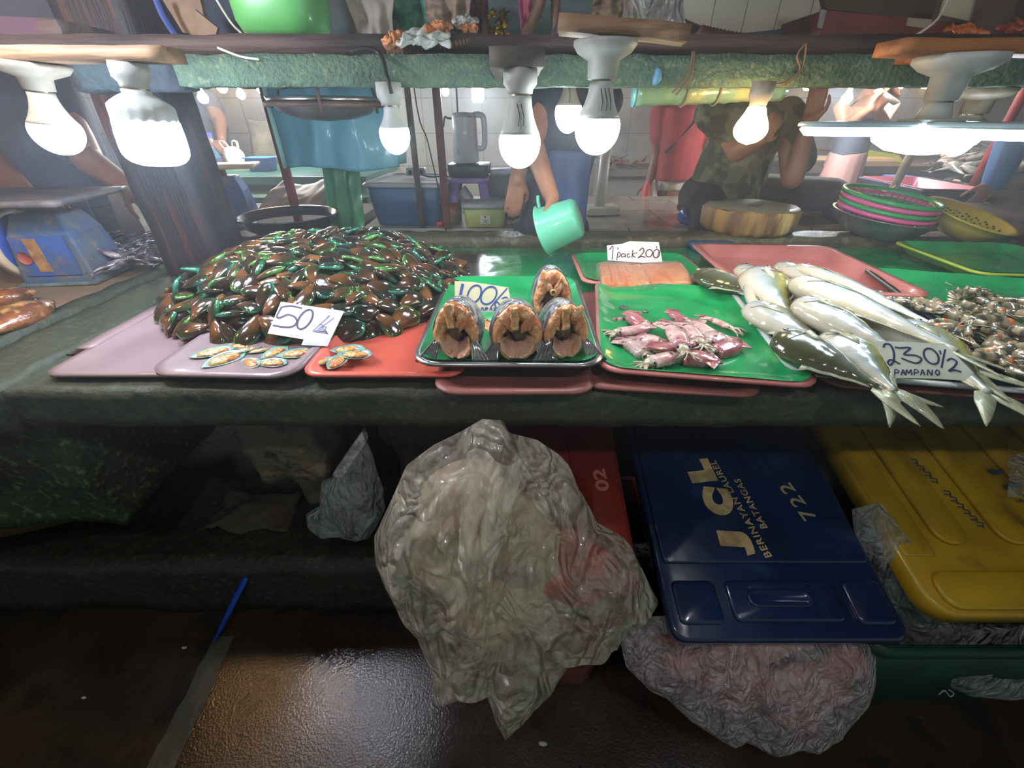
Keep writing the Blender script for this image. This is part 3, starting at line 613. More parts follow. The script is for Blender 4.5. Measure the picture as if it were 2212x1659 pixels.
bed.append(grid(lambda a, b: (-1.0 + 0.9 * a, 0.82 + 0.85 * b, ZC + 0.003 + 0.72 * heap(-1.0 + 0.9 * a, 0.82 + 0.85 * b)), 50, 50))
tn0 = mussel_geom(0, n=8, m=5)[1]
single('mussel_bed', 'dark mussels packed below the top layer of the heap', 'mussels', join(*bed), mus_mats[1], kind='stuff', tone=tn0 * 420 + [0.1] * (51 * 51))
pts = []; tries = 0
while len(pts) < 292 and tries < 60000:
    tries += 1; x = R.uniform(-1.0, -0.12); y = R.uniform(0.82, 1.64)
    if heap(x, y) < 0.012: continue
    dmin = 0.034 if tries < 20000 else (0.028 if tries < 40000 else 0.022)
    if all((x - a) ** 2 + ((y - b) * 0.9) ** 2 > dmin ** 2 for a, b in pts): pts.append((x, y))
ML = 'closed brown mussel with green edge, one of the many in the heap'
for k, (x, y) in enumerate(pts):
    e = 0.01; nx = -(heap(x + e, y) - heap(x - e, y)) / (2 * e); ny = -(heap(x, y + e) - heap(x, y - e)) / (2 * e); nrm = Vector((nx, ny, 1)).normalized()
    q = Vector((0, 0, 1)).rotation_difference(nrm) @ Quaternion((0, 0, 1), R.uniform(0, 6.28)) @ Quaternion((0, 1, 0), R.gauss(0, 0.25)) @ Quaternion((1, 0, 0), R.gauss(0, 0.33))
    o = bpy.data.objects.new('mussel', protos[R.randrange(6)]); COL.objects.link(o); s = R.uniform(0.076, 0.102)
    o.location = (x, y, ZC + 0.016 + heap(x, y) + R.uniform(-0.005, 0.007)); o.rotation_mode = 'XYZ'; o.rotation_euler = q.to_euler(); o.scale = (s, s * R.uniform(0.88, 1.05), s)
    tag(o, ML, 'mussel', 'closed mussels in the heap')

# opened half shells
m_shin = attr_mat('inner_shell', [(0.0, (170, 160, 120)), (0.6, (190, 186, 170)), (0.9, (110, 170, 160))], rough=0.18, coat=0.9, rnd=0.1, noise_amt=0.3, ns=30)
m_meat = M('mussel_meat', (222, 186, 112), 0.22, (196, 120, 60), ns=60, nd=3, lo=0.4, hi=0.62, coat=0.8, col3=(120, 80, 52), ns3=110, bump=0.4, bs=120, sss=0.1)
m_meato = M('orange_meat', (222, 120, 54), 0.22, (232, 176, 100), ns=60, nd=3, coat=0.8, bump=0.4, bs=120, sss=0.1)
def half_shell(label, u, v, L_, rz, tilt=0, orange=False, z=0.018):
    L_ *= 1.22; p = PZ(u, v, ZC + z); T = thing('open_mussel', label, 'mussel', p, eul=(math.radians(tilt), 0, math.radians(rz)))
    def out(t):
        prof = [0.0, 0.13, 0.20, 0.24, 0.265, 0.27, 0.25, 0.19, 0.0]; k = t * 8; a = min(7, int(k)); return prof[a] + (prof[a + 1] - prof[a]) * (k - a)
    rings, tn = [], []; n = 16
    for s in (0.0, 0.35, 0.65, 0.85, 1.0, 1.04, 1.0, 0.7, 0.01):
        ring = []
        low = len(rings) >= 5
        for j in range(n * 2):
            t = j / n if j < n else (2 * n - j) / n; sg = 1 if j < n else -1; t = 0.5 - 0.5 * math.cos(pi * t); w = out(t)
            x = (-0.5 + t) * s; y = sg * w * s + 0.03 * math.sin(pi * t); zz = 0.10 * (s ** 2.2) if not low else (0.085 * s ** 2 - 0.03 * (1.04 - s))
            ring.append(Vector((x * L_, y * L_, zz * L_))); tn.append(s * s if not low else 1.0)
        rings.append(ring)
    sh = part('shell', loft(rings, True, True), m_shin, T, tone=tn)
    V = []; g = ball((0.0, 0.01, 0.075), (0.36, 0.155, 0.075), 20, 12)
    g = ([v + Vector((0, 0, 0)) + noise.noise_vector(v * 9 + Vector((u, v_ if False else L_ * 99, 0))) * 0.035 for v in g[0] for v_ in (0,)], g[1])
    part('meat', xf(g, Matrix.Scale(L_, 4)), m_meato if orange else m_meat, T); return T
for a in [('opened mussel at the left front of the row, lying flat and long', 462, 768, 0.070, 30, 0, 0), ('large opened mussel in front, second from the left', 487, 782, 0.070, 52, 8, 0),
          ('orange opened mussel at the back of the row', 516, 751, 0.046, 160, 0, 1), ('opened mussel standing tilted in the row middle, with green shell rim', 532, 762, 0.052, 30, -14, 0),
          ('narrow opened mussel right of the row middle', 561, 762, 0.048, 25, -10, 0), ('opened mussel with broad cream meat near the price card', 595, 766, 0.052, 60, 6, 0),
          ('long opened mussel at the right end of the mauve tray', 643, 770, 0.066, 14, 0, 0), ('small opened mussel with red orange meat at the front', 542, 788, 0.048, -35, 6, 1),
          ('low flat opened mussel at the front edge of the row', 588, 789, 0.056, -6, 0, 0),
          ('opened mussel at the back of the coral tray group', 752, 760, 0.060, 8, 0, 0), ('dark rimmed opened mussel at the right of the coral group', 768, 771, 0.062, -4, 4, 0),
          ('upright opened mussel at the front of the coral group', 729, 786, 0.052, 78, 10, 1), ('small yellowish opened mussel at the left corner of the coral tray', 700, 785, 0.044, 35, 0, 0)]:
    half_shell(*a)

# ----------------------------------------------------------------- price cards
m_card = M('white_card', (226, 228, 230), 0.3, (206, 208, 212), ns=10, nd=5, lo=0.45, hi=0.7, coat=0.35, bump=0.25, bs=30)
m_cardy = M('cream_card', (232, 226, 184), 0.45, (216, 204, 150), ns=9, nd=5, lo=0.5, hi=0.75)
m_cardp = M('pinkish_card', (232, 222, 222), 0.6, (222, 200, 204), ns=12, nd=5, lo=0.5, hi=0.7)
m_cardw = M('wet_card', (208, 212, 196), 0.18, (190, 196, 176), ns=9, nd=5, coat=0.8, bump=0.2, bs=22)
m_ink = M('dark_ink', (58, 50, 84), 0.5); m_blue = M('blue_ink', (66, 92, 166), 0.5); m_blk = M('black_ink', (40, 34, 40), 0.5); m_faint = M('faint_ink', (120, 120, 160), 0.4)
def card(label, pts, p0, n, mat, strokes, thick=0.0012, ink=None, name='price_card'):
    n = Vector(n).normalized()
    if n.dot(EYE - p0) < 0: n = -n
    W = [PP(u, v, p0, n) for u, v in pts]; c = sum(W, Vector()) / len(W)
    T = thing(name, label, 'price card', (c.x, c.y, min(w.z for w in W)))
    k = len(W); V = W + [w - n * thick for w in W]; Fc = [tuple(range(k)), tuple(reversed(range(k, 2 * k)))] + [(i, k + i, k + (i + 1) % k, (i + 1) % k) for i in range(k)]
    pc = part('paper', (V, Fc), mat, T, world=True, smooth=False)
    by = {}
    for w, mt, P in strokes:
        P = smooth_path([(u, v, 0) for u, v in P], 5) if len(P) > 2 else [Vector((u, v, 0)) for u, v in P]
        by.setdefault(mt.name, [mt, []])[1].append(ribbon([PP(q.x, q.y, p0, n) for q in P], w, n))
    for i, (mt, gs) in enumerate(by.values()): part('handwriting', join(*gs), mt, T, world=True, smooth=False)
    return T
def oval(cx, cy, rx, ry, tilt=0, a0=-100, a1=270, n=14):
    out = []
    for i in range(n + 1):
        a = math.radians(a0 + (a1 - a0) * i / n); x, y = rx * math.cos(a), ry * math.sin(a); out.append((cx + x + y * tilt, cy + y))
    return out
# 50 1/2
pA = PZ(650, 742, 0.935); w = 0.0042
card('white price card reading 50 leaning on the mussels', [(607, 652), (743, 672), (707, 748), (651, 745), (656, 733), (578, 720)], pA, (0.0, -0.75, 0.85), m_card,
     [(w, m_ink, [(652, 666), (628, 661), (606, 664)]), (w, m_ink, [(608, 664), (598, 684), (606, 686), (622, 680), (638, 686), (641, 697), (630, 706), (608, 706), (590, 703)]), (w, m_ink, oval(659, 690, 14, 21, -0.45)),
      (0.002, m_faint, [(706, 686), (712, 682), (690, 702), (676, 716)]), (0.002, m_faint, [(722, 686), (704, 700), (686, 712)]), (0.002, m_faint, [(690, 700), (698, 704), (694, 712), (678, 716), (706, 720)]), (0.002, m_ink, [(684, 718), (700, 716), (708, 722), (702, 712)]),
      (0.0018, m_faint, [(690, 708), (706, 706), (696, 716)])])
# 100 / 2
pB = PZ(1040, 700, 0.945); w = 0.0065
card('cream price card reading 100 behind the cut fish', [(982, 607), (1020, 609), (1060, 615), (1098, 621), (1103, 650), (1103, 674), (1068, 674), (1024, 671), (983, 665)], pB, (0.0, -0.93, 0.35), m_cardy,
     [(w, m_blue, [(1000, 613), (993, 645)]), (w * 0.6, m_blue, oval(1025, 635, 14, 19, -0.25)), (w * 0.6, m_blue, oval(1056, 638, 16, 19, -0.3)), (0.003, m_blue, [(1096, 622), (1080, 640), (1060, 664)]),
      (0.0028, m_blue, [(1084, 645), (1094, 642), (1099, 652), (1090, 664), (1102, 668)]), (0.0028, m_blue, oval(1075, 660, 5, 8, 0.3))] +
     [(0.0024, m_blue, s) for s in ([(1020, 671), (1024, 664), (1028, 671)], [(1036, 665), (1031, 668), (1036, 671)], [(1039, 671), (1042, 664), (1046, 671)], [(1049, 671), (1049, 664), (1054, 666), (1049, 668)], [(1058, 671), (1060, 665), (1064, 671)], [(1072, 665), (1067, 666), (1071, 669), (1066, 671)])])
# 1 pack - 200
pC = PZ(1370, 565, 0.955); w = 0.0026
card('white price card reading 1 pack 200 standing on the salmon packs', [(1311, 530), (1342, 527), (1360, 521), (1423, 523), (1431, 566), (1390, 568), (1313, 562)], pC, (0.0, -0.9, 0.35), m_cardp,
     [(w, m_blk, [(1316, 540), (1324, 532), (1322, 561)]), (w, m_blk, [(1332, 562), (1335, 546), (1340, 548), (1338, 554), (1334, 556)]), (w, m_blk, [(1349, 548), (1343, 549), (1343, 555), (1350, 553), (1350, 548), (1351, 556)]), (w, m_blk, [(1360, 548), (1355, 550), (1356, 556), (1362, 554)]),
      (w, m_blk, [(1367, 540), (1365, 557)]), (w, m_blk, [(1371, 546), (1366, 551), (1372, 556)]), (w, m_blk, [(1372, 547), (1377, 546)]),
      (w * 1.2, m_blk, [(1381, 542), (1387, 536), (1391, 542), (1384, 552), (1378, 557), (1386, 554), (1394, 556)]), (w * 1.2, m_blk, oval(1402, 547, 7, 8, -0.1)), (w * 1.2, m_blk, oval(1418, 548, 7, 9, -0.1)), (w, m_blk, [(1424, 541), (1420, 556)]), (w, m_blk, [(1417, 532), (1419, 537)]), (w, m_blk, [(1334, 534), (1335, 539)])])
# 230 1/2 PAMPANO
pD = PZ(1990, 820, 0.985); w = 0.0034
S = [(w, m_ink, [(1908, 751), (1911, 744), (1922, 745), (1930, 760), (1930, 780), (1922, 789), (1917, 783), (1925, 778), (1944, 787)]),
     (w, m_ink, [(1932, 750), (1942, 752), (1966, 752), (1952, 766), (1976, 768), (1990, 776), (1978, 785), (1946, 774)]), (w, m_ink, oval(2011, 770, 15, 17, 0.35)),
     (w * 0.8, m_ink, [(2029, 757), (2032, 766)]), (w * 0.9, m_ink, [(2041, 755), (2033, 795)]), (w, m_ink, [(2045, 780), (2054, 775), (2066, 782), (2060, 793), (2049, 802), (2062, 800), (2076, 804)])]
base = [1932, 1946, 1956, 1974, 1988, 2003, 2020]
L_ = {'P': [[(0, 12), (1, 0), (8, 2), (8, 6), (1, 7)]], 'A': [[(0, 12), (4, 0), (9, 12)], [(2, 7), (7, 7)]], 'M': [[(0, 12), (2, 0), (6, 8), (11, 0), (13, 12)]], 'N': [[(0, 12), (1, 0), (9, 12), (10, 0)]], 'O': [[(4, 0), (0, 5), (4, 12), (9, 7), (5, 0)]]}
for ch, bx in zip('PAMPANO', base):
    for P in L_[ch]: S.append((0.0021, m_ink, [(bx + x, 799 + y * 1.0) for x, y in P]))
card('wet price card reading 230 PAMPANO lying on the pampano', [(1886, 736), (1960, 739), (2040, 742), (2062, 764), (2104, 806), (2085, 822), (2020, 818), (1938, 816), (1926, 800)], pD, (0.0, -0.55, 0.8), m_cardw, S)

# ----------------------------------------------------------------- cut fish standing in the steel tray
m_skin = M('dark_fish_skin', (70, 72, 76), 0.3, (150, 150, 150), ns=60, nd=5, lo=0.45, hi=0.6, coat=0.6, col3=(36, 38, 44), ns3=24, bump=0.4, bs=150)
m_flesh = M('orange_flesh', (222, 160, 108), 0.26, (198, 120, 74), ns=30, nd=6, lo=0.38, hi=0.62, coat=0.7, col3=(238, 198, 146), ns3=60, bump=0.6, bs=70, sss=0.2)
m_fat = M('pale_belly', (222, 180, 158), 0.22, (206, 152, 128), ns=18, nd=4, coat=0.8, bump=0.2, bs=40, sss=0.2)
m_cav = M('cavity_lining', (128, 96, 66), 0.3, (74, 54, 38), ns=26, nd=5, lo=0.35, hi=0.62, coat=0.6, col3=(168, 140, 96), ns3=36, bump=0.6, bs=60)
m_bone = M('backbone', (214, 176, 116), 0.35, (196, 136, 84), ns=70, nd=4, coat=0.5, bump=0.4, bs=110)
m_fin = M('dark_fin', (66, 66, 66), 0.28, (112, 110, 104), ns=8, nd=3, stretch=(1, 12, 1), coat=0.7, bump=0.5, bs=20)
def steak(label, uc, vtop, vbot, width_px, y, rz, lean, seed, depth=0.13, cleft=0.0, fins=True, bone=True):
    base = PY(uc, vbot, y); top = PY(uc, vtop, y); H = (top.z - ZC - 0.037) ; W = width_px / F * (y / ray(uc, (vtop + vbot) / 2).y)
    T = thing('cut_fish', label, 'cut fish', (base.x, y, ZC + 0.028), eul=(math.radians(-lean), 0, math.radians(rz)))
    T.location.z = ZC + 0.037; n = 48; s0 = Vector((seed * 5.1, 2.2, seed))
    def outl(a, k=1.0):      # a measured from the bottom, mirrored; pointed top
        x = math.sin(a); zc = -math.cos(a); w = 0.5 * W * (abs(x) ** 0.9) * math.copysign(1, x) * (1.0 - 0.22 * max(0, zc)) ; return Vector((w * k, 0, H * (0.5 + 0.5 * zc * k)))
    def nz(v, s, a): return noise.noise(v * s + s0) * a
    face_o = [outl(2 * pi * j / n) for j in range(n)]
    # skin: outer sleeve running back and closing
    rings = []
    for t, k in ((0.0, 1.0), (0.02, 1.03), (0.25, 1.06), (0.55, 1.0), (0.8, 0.82), (0.95, 0.55), (1.0, 0.2)):
        rings.append([Vector((p.x * k, depth * t, H * 0.5 + (p.z - H * 0.5) * k - 0.012 * t)) for p in face_o])
    part('skin', loft(rings, False, True), m_skin, T)
    # flesh: wall of meat between the skin and the tall belly opening
    def opening(a, k=1.0):
        x = math.sin(a); zc = -math.cos(a); return Vector((0.235 * W * x * (1 - 0.35 * max(0, zc)) * k, 0, H * (0.40 + 0.27 * zc * k)))
    def ring(m, yy, amp):
        out = []
        for j in range(n):
            a = 2 * pi * j / n; q = outl(a).lerp(opening(a), m); q += Vector((nz(q, 60, amp), 0, nz(q + Vector((9, 0, 0)), 60, amp))); q.y = yy + nz(q, 85, amp * 0.9)
            if cleft and (a < 0.35 or a > 2 * pi - 0.35): q.y += cleft * 0.010 * (1 - min(a, 2 * pi - a) / 0.35)
            out.append(q)
        return out
    part('flesh', loft([ring(0.0, 0.004, 0.001), ring(0.05, -0.004, 0.002), ring(0.2, -0.009, 0.005), ring(0.4, -0.010, 0.006), ring(0.6, -0.008, 0.006), ring(0.8, -0.004, 0.005), ring(0.93, 0.003, 0.004), ring(1.0, 0.016, 0.003)], False, False), m_flesh, T)
    cv_ = []
    for yy, k in ((0.014, 1.02), (0.035, 0.98), (0.065, 0.85), (depth * 0.75, 0.6), (depth * 0.85, 0.08)):
        cv_.append([opening(2 * pi * j / n, k) + Vector((nz(opening(2 * pi * j / n, k), 70, 0.004), yy, 0)) for j in range(n)])
    part('cavity', loft(cv_, False, True), m_cav, T)
    # pale belly lobes at the foot of the opening, folds of lining hanging inside
    def bf(s, t):
        a = (s - 0.5) * 3.3; e = 1 - min(1, abs(a) / 1.65) ** 3; q = outl(a).lerp(opening(a), 0.48 + 0.30 * (1 - e)).lerp(opening(a, 0.62), t); d = 1 - min(1, abs(a) / 0.16)
        return (q.x + nz(q, 80, 0.003), -0.011 + 0.040 * t ** 1.6 + nz(q, 50, 0.004) + (0.012 * d if d > 0 else 0), q.z)
    part('belly_fat', grid(bf, 40, 10), m_fat, T)
    S = []; rr = random.Random(seed)
    for k in range(7):
        x = rr.uniform(-0.16, 0.16) * W; S.append(tube(smooth_path([(x, 0.03, H * 0.62), (x + rr.uniform(-.006, .006), 0.018, H * rr.uniform(0.42, 0.5)), (x * 0.4, 0.035, H * rr.uniform(0.22, 0.34))], 3), [0.006, 0.007, 0.007, 0.006, 0.006, 0.004, 0.003], 7))
    g = join(*S); part('lining_folds', ([v + noise.noise_vector(v * 80 + s0) * 0.003 for v in g[0]], g[1]), m_cav, T)
    S = []
    for k in range(9):    # lumps of muscle around the backbone
        sx = rr.choice((-1, 1)); S.append(ball((sx * rr.uniform(0.10, 0.27) * W, -0.006, H * rr.uniform(0.60, 0.86)), (rr.uniform(0.004, 0.008), 0.005, rr.uniform(0.010, 0.02)), 10, 7, Matrix.Rotation(sx * rr.uniform(0.1, 0.7), 3, 'Y')))
    g = join(*S); part('muscle', ([v + noise.noise_vector(v * 90 + s0) * 0.003 for v in g[0]], g[1]), m_flesh, T)
    if bone:
        g = rough(dense_box(-0.007, 0.007, -0.017, 0.004, H * 0.60, H * 0.97, 0.004), 0.004, 80, seed); part('backbone', xf(g, Matrix.Rotation(math.radians(-4), 4, 'Y')), m_bone, T)
    else: part('backbone', rot(mv(lathe([(0.004, 0), (0.009, 0), (0.010, 0.004), (0.006, 0.008), (0.004, 0.003)], 14), 0, 0, 0), 'X', 90) if False else xf(lathe([(0.003, 0), (0.007, 0), (0.008, 0.004), (0.005, 0.007), (0.003, 0.003)], 14), Matrix.Translation((0, -0.008, H * 0.62)) @ Matrix.Rotation(math.radians(90), 4, 'X')), m_bone, T)
    if fins:
        for sx in (-1, 1):
            m_ = 9; V = []
            for i in range(6):
                t = i / 5
                for j in range(m_):
                    b = (j / (m_ - 1) - 0.5); wd = 0.010 + 0.030 * t; ang = sx * (0.55 + 0.25 * (seed % 2)) + b * 0.5
                    V.append(Vector((sx * (W * 0.36) + sx * 0.024 * t + b * (0.006 + 0.034 * t), -0.004 - 0.028 * t + 0.003 * (j % 2), 0.050 - (0.044 + 0.005 * (j % 2)) * t)))
            Fc = [(i * m_ + j, i * m_ + j + 1, (i + 1) * m_ + j + 1, (i + 1) * m_ + j) for i in range(5) for j in range(m_ - 1)]
            part('fin', (V, Fc), m_fin, T, solid=0.003)
    return T
steak('cut fish at the left of the steel tray, opened to the camera', 990, 655, 800, 102, 0.735, -6, 6, 1, cleft=1.0)
steak('cut fish in the middle front of the steel tray, widest opening', 1117, 660, 800, 114, 0.735, 4, 6, 2, cleft=0.6)
steak('cut fish at the right front of the steel tray', 1219, 660, 796, 100, 0.74, 8, 6, 3, cleft=0.7)
steak('smaller cut fish standing behind the other three', 1190, 583, 712, 84, 0.90, 4, 4, 4, fins=False, bone=False)
single('fish_offcut', 'flat orange and dark fish offcut behind the left cut fish', 'fish piece', rough(xf(ball((0, 0, 0), (0.045, 0.02, 0.008), 16, 8), Matrix.Translation(PZ(1045, 700, 0.94)) @ Matrix.Rotation(-0.6, 4, 'Z') @ Matrix.Rotation(0.3, 4, 'Y')), 0.003, 40), m_flesh)

# ----------------------------------------------------------------- squid
m_squid = M('squid_skin', (188, 128, 134), 0.2, (214, 186, 178), ns=34, nd=5, lo=0.42, hi=0.6, coat=0.9, col3=(120, 46, 56), ns3=70, bump=0.2, bs=60, sss=0.15, rnd=0.12)
m_squidr = M('red_squid_skin', (150, 74, 84), 0.2, (184, 116, 120), ns=30, nd=4, coat=0.9, bump=0.2, bs=60, sss=0.1, rnd=0.12)
m_squidh = M('squid_head', (196, 184, 158), 0.22, (150, 128, 112), ns=50, nd=5, coat=0.8, bump=0.4, bs=90)
m_eye = M('dark_eye', (22, 20, 26), 0.1, coat=1.0)
def squid(label, ua, va, ub, vb, w, red=False, seed=0, z=0.012, arms=True):
    a = PZ(ua, va, ZC + 0.028 + z); b = PZ(ub, vb, ZC + 0.028 + z); d = b - a; L_ = d.length; rz = math.degrees(math.atan2(d.y, d.x)); rr = random.Random(seed); L_ *= 1.18; w *= 1.12
    T = thing('squid', label, 'squid', a, rz); mt = m_squidr if red else m_squid
    P = [Vector((L_ * t, 0.06 * L_ * math.sin(pi * t) * (1 if seed % 2 else -1), 0)) for t in [i / 12 for i in range(13)]]
    part('mantle', tube(P, [w * (0.12 + 0.9 * min(1, (1 - abs(t * 1.7 - 1.05) ** 2.4))) if t < 0.98 else w * 0.5 for t in [i / 12 for i in range(13)]][::-1] if False else [w * max(0.10, math.sin(min(1, (t + 0.02) * 1.5) * pi / 2) * (1 - 0.25 * max(0, t - 0.6))) for t in [i / 12 for i in range(13)]], 16, 0.62), mt, T)
    fn = prism([(0.0, 0), (L_ * 0.22, w * 1.45), (L_ * 0.42, w * 0.6), (L_ * 0.42, -w * 0.6), (L_ * 0.22, -w * 1.45)], -0.001, 0.0015)
    part('fin', mv(fn, 0.004, 0, w * 0.18), mt, T, bevel=0.001)
    part('head', mv(rough(ball((0, 0, 0), (w * 0.75, w * 0.62, w * 0.5), 12, 8), 0.002, 60, seed), L_ + w * 0.35), m_squidh, T)
    for s in (-1, 1): part('eye', ball((L_ + w * 0.35, s * w * 0.5, w * 0.22), w * 0.17, 10, 7), m_eye, T)
    if arms:
        S = []
        for k in range(7):
            an = -0.7 + 0.23 * k; l = rr.uniform(0.022, 0.036); p0 = Vector((L_ + w * 0.8, w * 0.3 * math.sin(an), 0))
            S.append(tube(smooth_path([p0, p0 + Vector((l * 0.5, math.sin(an) * l * 0.5, rr.uniform(-.002, .004))), p0 + Vector((l * math.cos(an), math.sin(an) * l * 1.1 + rr.uniform(-.01, .01), rr.uniform(-.006, .002)))], 3), [0.0032, 0.003, 0.0027, 0.0024, 0.002, 0.0015, 0.0008], 6))
        part('arms', join(*S), m_squidh, T)
    return T
for a in [('thick red squid mantle at the right end of the squid pile', 1600, 735, 1548, 755, 0.026, True, 1, 0.004), ('long dark pink squid at the front right of the pile', 1562, 785, 1485, 775, 0.024, True, 2, 0.006),
          ('speckled squid at the left front of the pile', 1330, 728, 1385, 762, 0.022, False, 3, 0.002), ('short speckled squid beside the left front one', 1370, 728, 1415, 738, 0.020, False, 4, 0.006),
          ('slim pink squid pointing left at the back left', 1425, 700, 1352, 714, 0.014, False, 5, 0.014), ('tall dark squid standing out at the top left of the pile', 1355, 672, 1385, 698, 0.019, True, 6, 0.010, False),
          ('long striped squid running down the middle of the pile', 1428, 690, 1465, 740, 0.019, False, 7, 0.030), ('dark squid at the top middle of the pile', 1440, 668, 1475, 690, 0.014, True, 8, 0.018, False),
          ('striped squid right of the middle one', 1460, 690, 1500, 728, 0.016, False, 9, 0.022), ('smooth pink squid at the top right of the pile', 1490, 690, 1528, 718, 0.019, False, 10, 0.012),
          ('rounded pink squid near the right end', 1560, 722, 1535, 735, 0.022, False, 11, 0.016, False), ('narrow red squid crossing the front of the pile', 1390, 752, 1478, 742, 0.013, True, 12, 0.024),
          ('greyish squid with head to the front left', 1475, 758, 1420, 778, 0.018, False, 13, 0.010), ('small loose squid piece alone at the far left', 1312, 692, 1338, 690, 0.009, False, 14, -0.004, False),
          ('grey tentacled squid at the back right of the pile', 1500, 680, 1562, 702, 0.010, False, 15, 0.008)]:
    squid(*a)
# melting ice lumps in the squid tray
for u, v, r, l in ((1347, 665, 0.010, 'clear ice lump at the upper left of the squid tray'), (1395, 673, 0.007, 'small clear ice lump above the squid pile'), (1318, 760, 0.004, 'tiny ice chip left of the squid')):
    p = PZ(u, v, ZC + 0.027); single('ice_lump', l, 'ice', rough(mv(ball((0, 0, 0), (r * 1.2, r, r * 0.5), 10, 7), *p), 0.002, 90), M('ice', (210, 235, 220), 0.1, trans=0.9))

# ----------------------------------------------------------------- packed salmon
m_salm = M('salmon', (226, 116, 54), 0.3, (236, 152, 88), ns=26, nd=3, stretch=(1, 0.35, 1), lo=0.4, hi=0.6, coat=0.5, bump=0.3, bs=40, sss=0.2)
film_s = plastic_film('cling_film', (250, 240, 225), 0.12, 0.08, 0.9, 60)
def pack(label, pts, z, seed):
    W = [PZ(u, v, z) for u, v in pts]; c = sum(W, Vector()) / 4; T = thing('salmon_pack', label, 'packed fish', (c.x, c.y, ZC + 0.03))
    def q(a, b, k=1.0): 
        a = 0.5 + (a - 0.5) * k; b = 0.5 + (b - 0.5) * k; return W[0].lerp(W[1], a).lerp(W[3].lerp(W[2], a), b)
    S = []; nn = 5 if seed == 1 else 2
    for i in range(nn):
        a0, a1 = 0.04 + 0.92 * i / nn, 0.04 + 0.92 * (i + 1.12) / nn; P = []
        g = grid(lambda s, t: q(min(0.97, a0 + (a1 - a0) * (0.5 - 0.5 * math.cos(pi * s))), 0.06 + 0.88 * (0.5 - 0.5 * math.cos(pi * t))) + Vector((0, 0, 0.021 * (math.sin(pi * s) * math.sin(pi * t)) ** 0.35 + 0.003 * noise.noise((s * 5, t * 5, seed + i)) - 0.012)), 14, 14)
        part('fillet', g, m_salm, T, world=True)
    part('film', grid(lambda s, t: q(s, t, 1.04) + Vector((0, 0, 0.029 * (max(0, math.sin(pi * s) * math.sin(pi * t))) ** 0.22 - 0.014 + 0.0022 * abs(noise.noise((s * 14, t * 14, seed))))), 40, 34), film_s, T, world=True)
    return T
pack('left clear pack of salmon slices with four folded pieces', [(1296, 616), (1412, 616), (1382, 566), (1290, 566)], 0.945, 1)
pack('right clear pack of salmon with one flat orange slab', [(1404, 616), (1502, 612), (1470, 564), (1372, 568)], 0.945, 2)

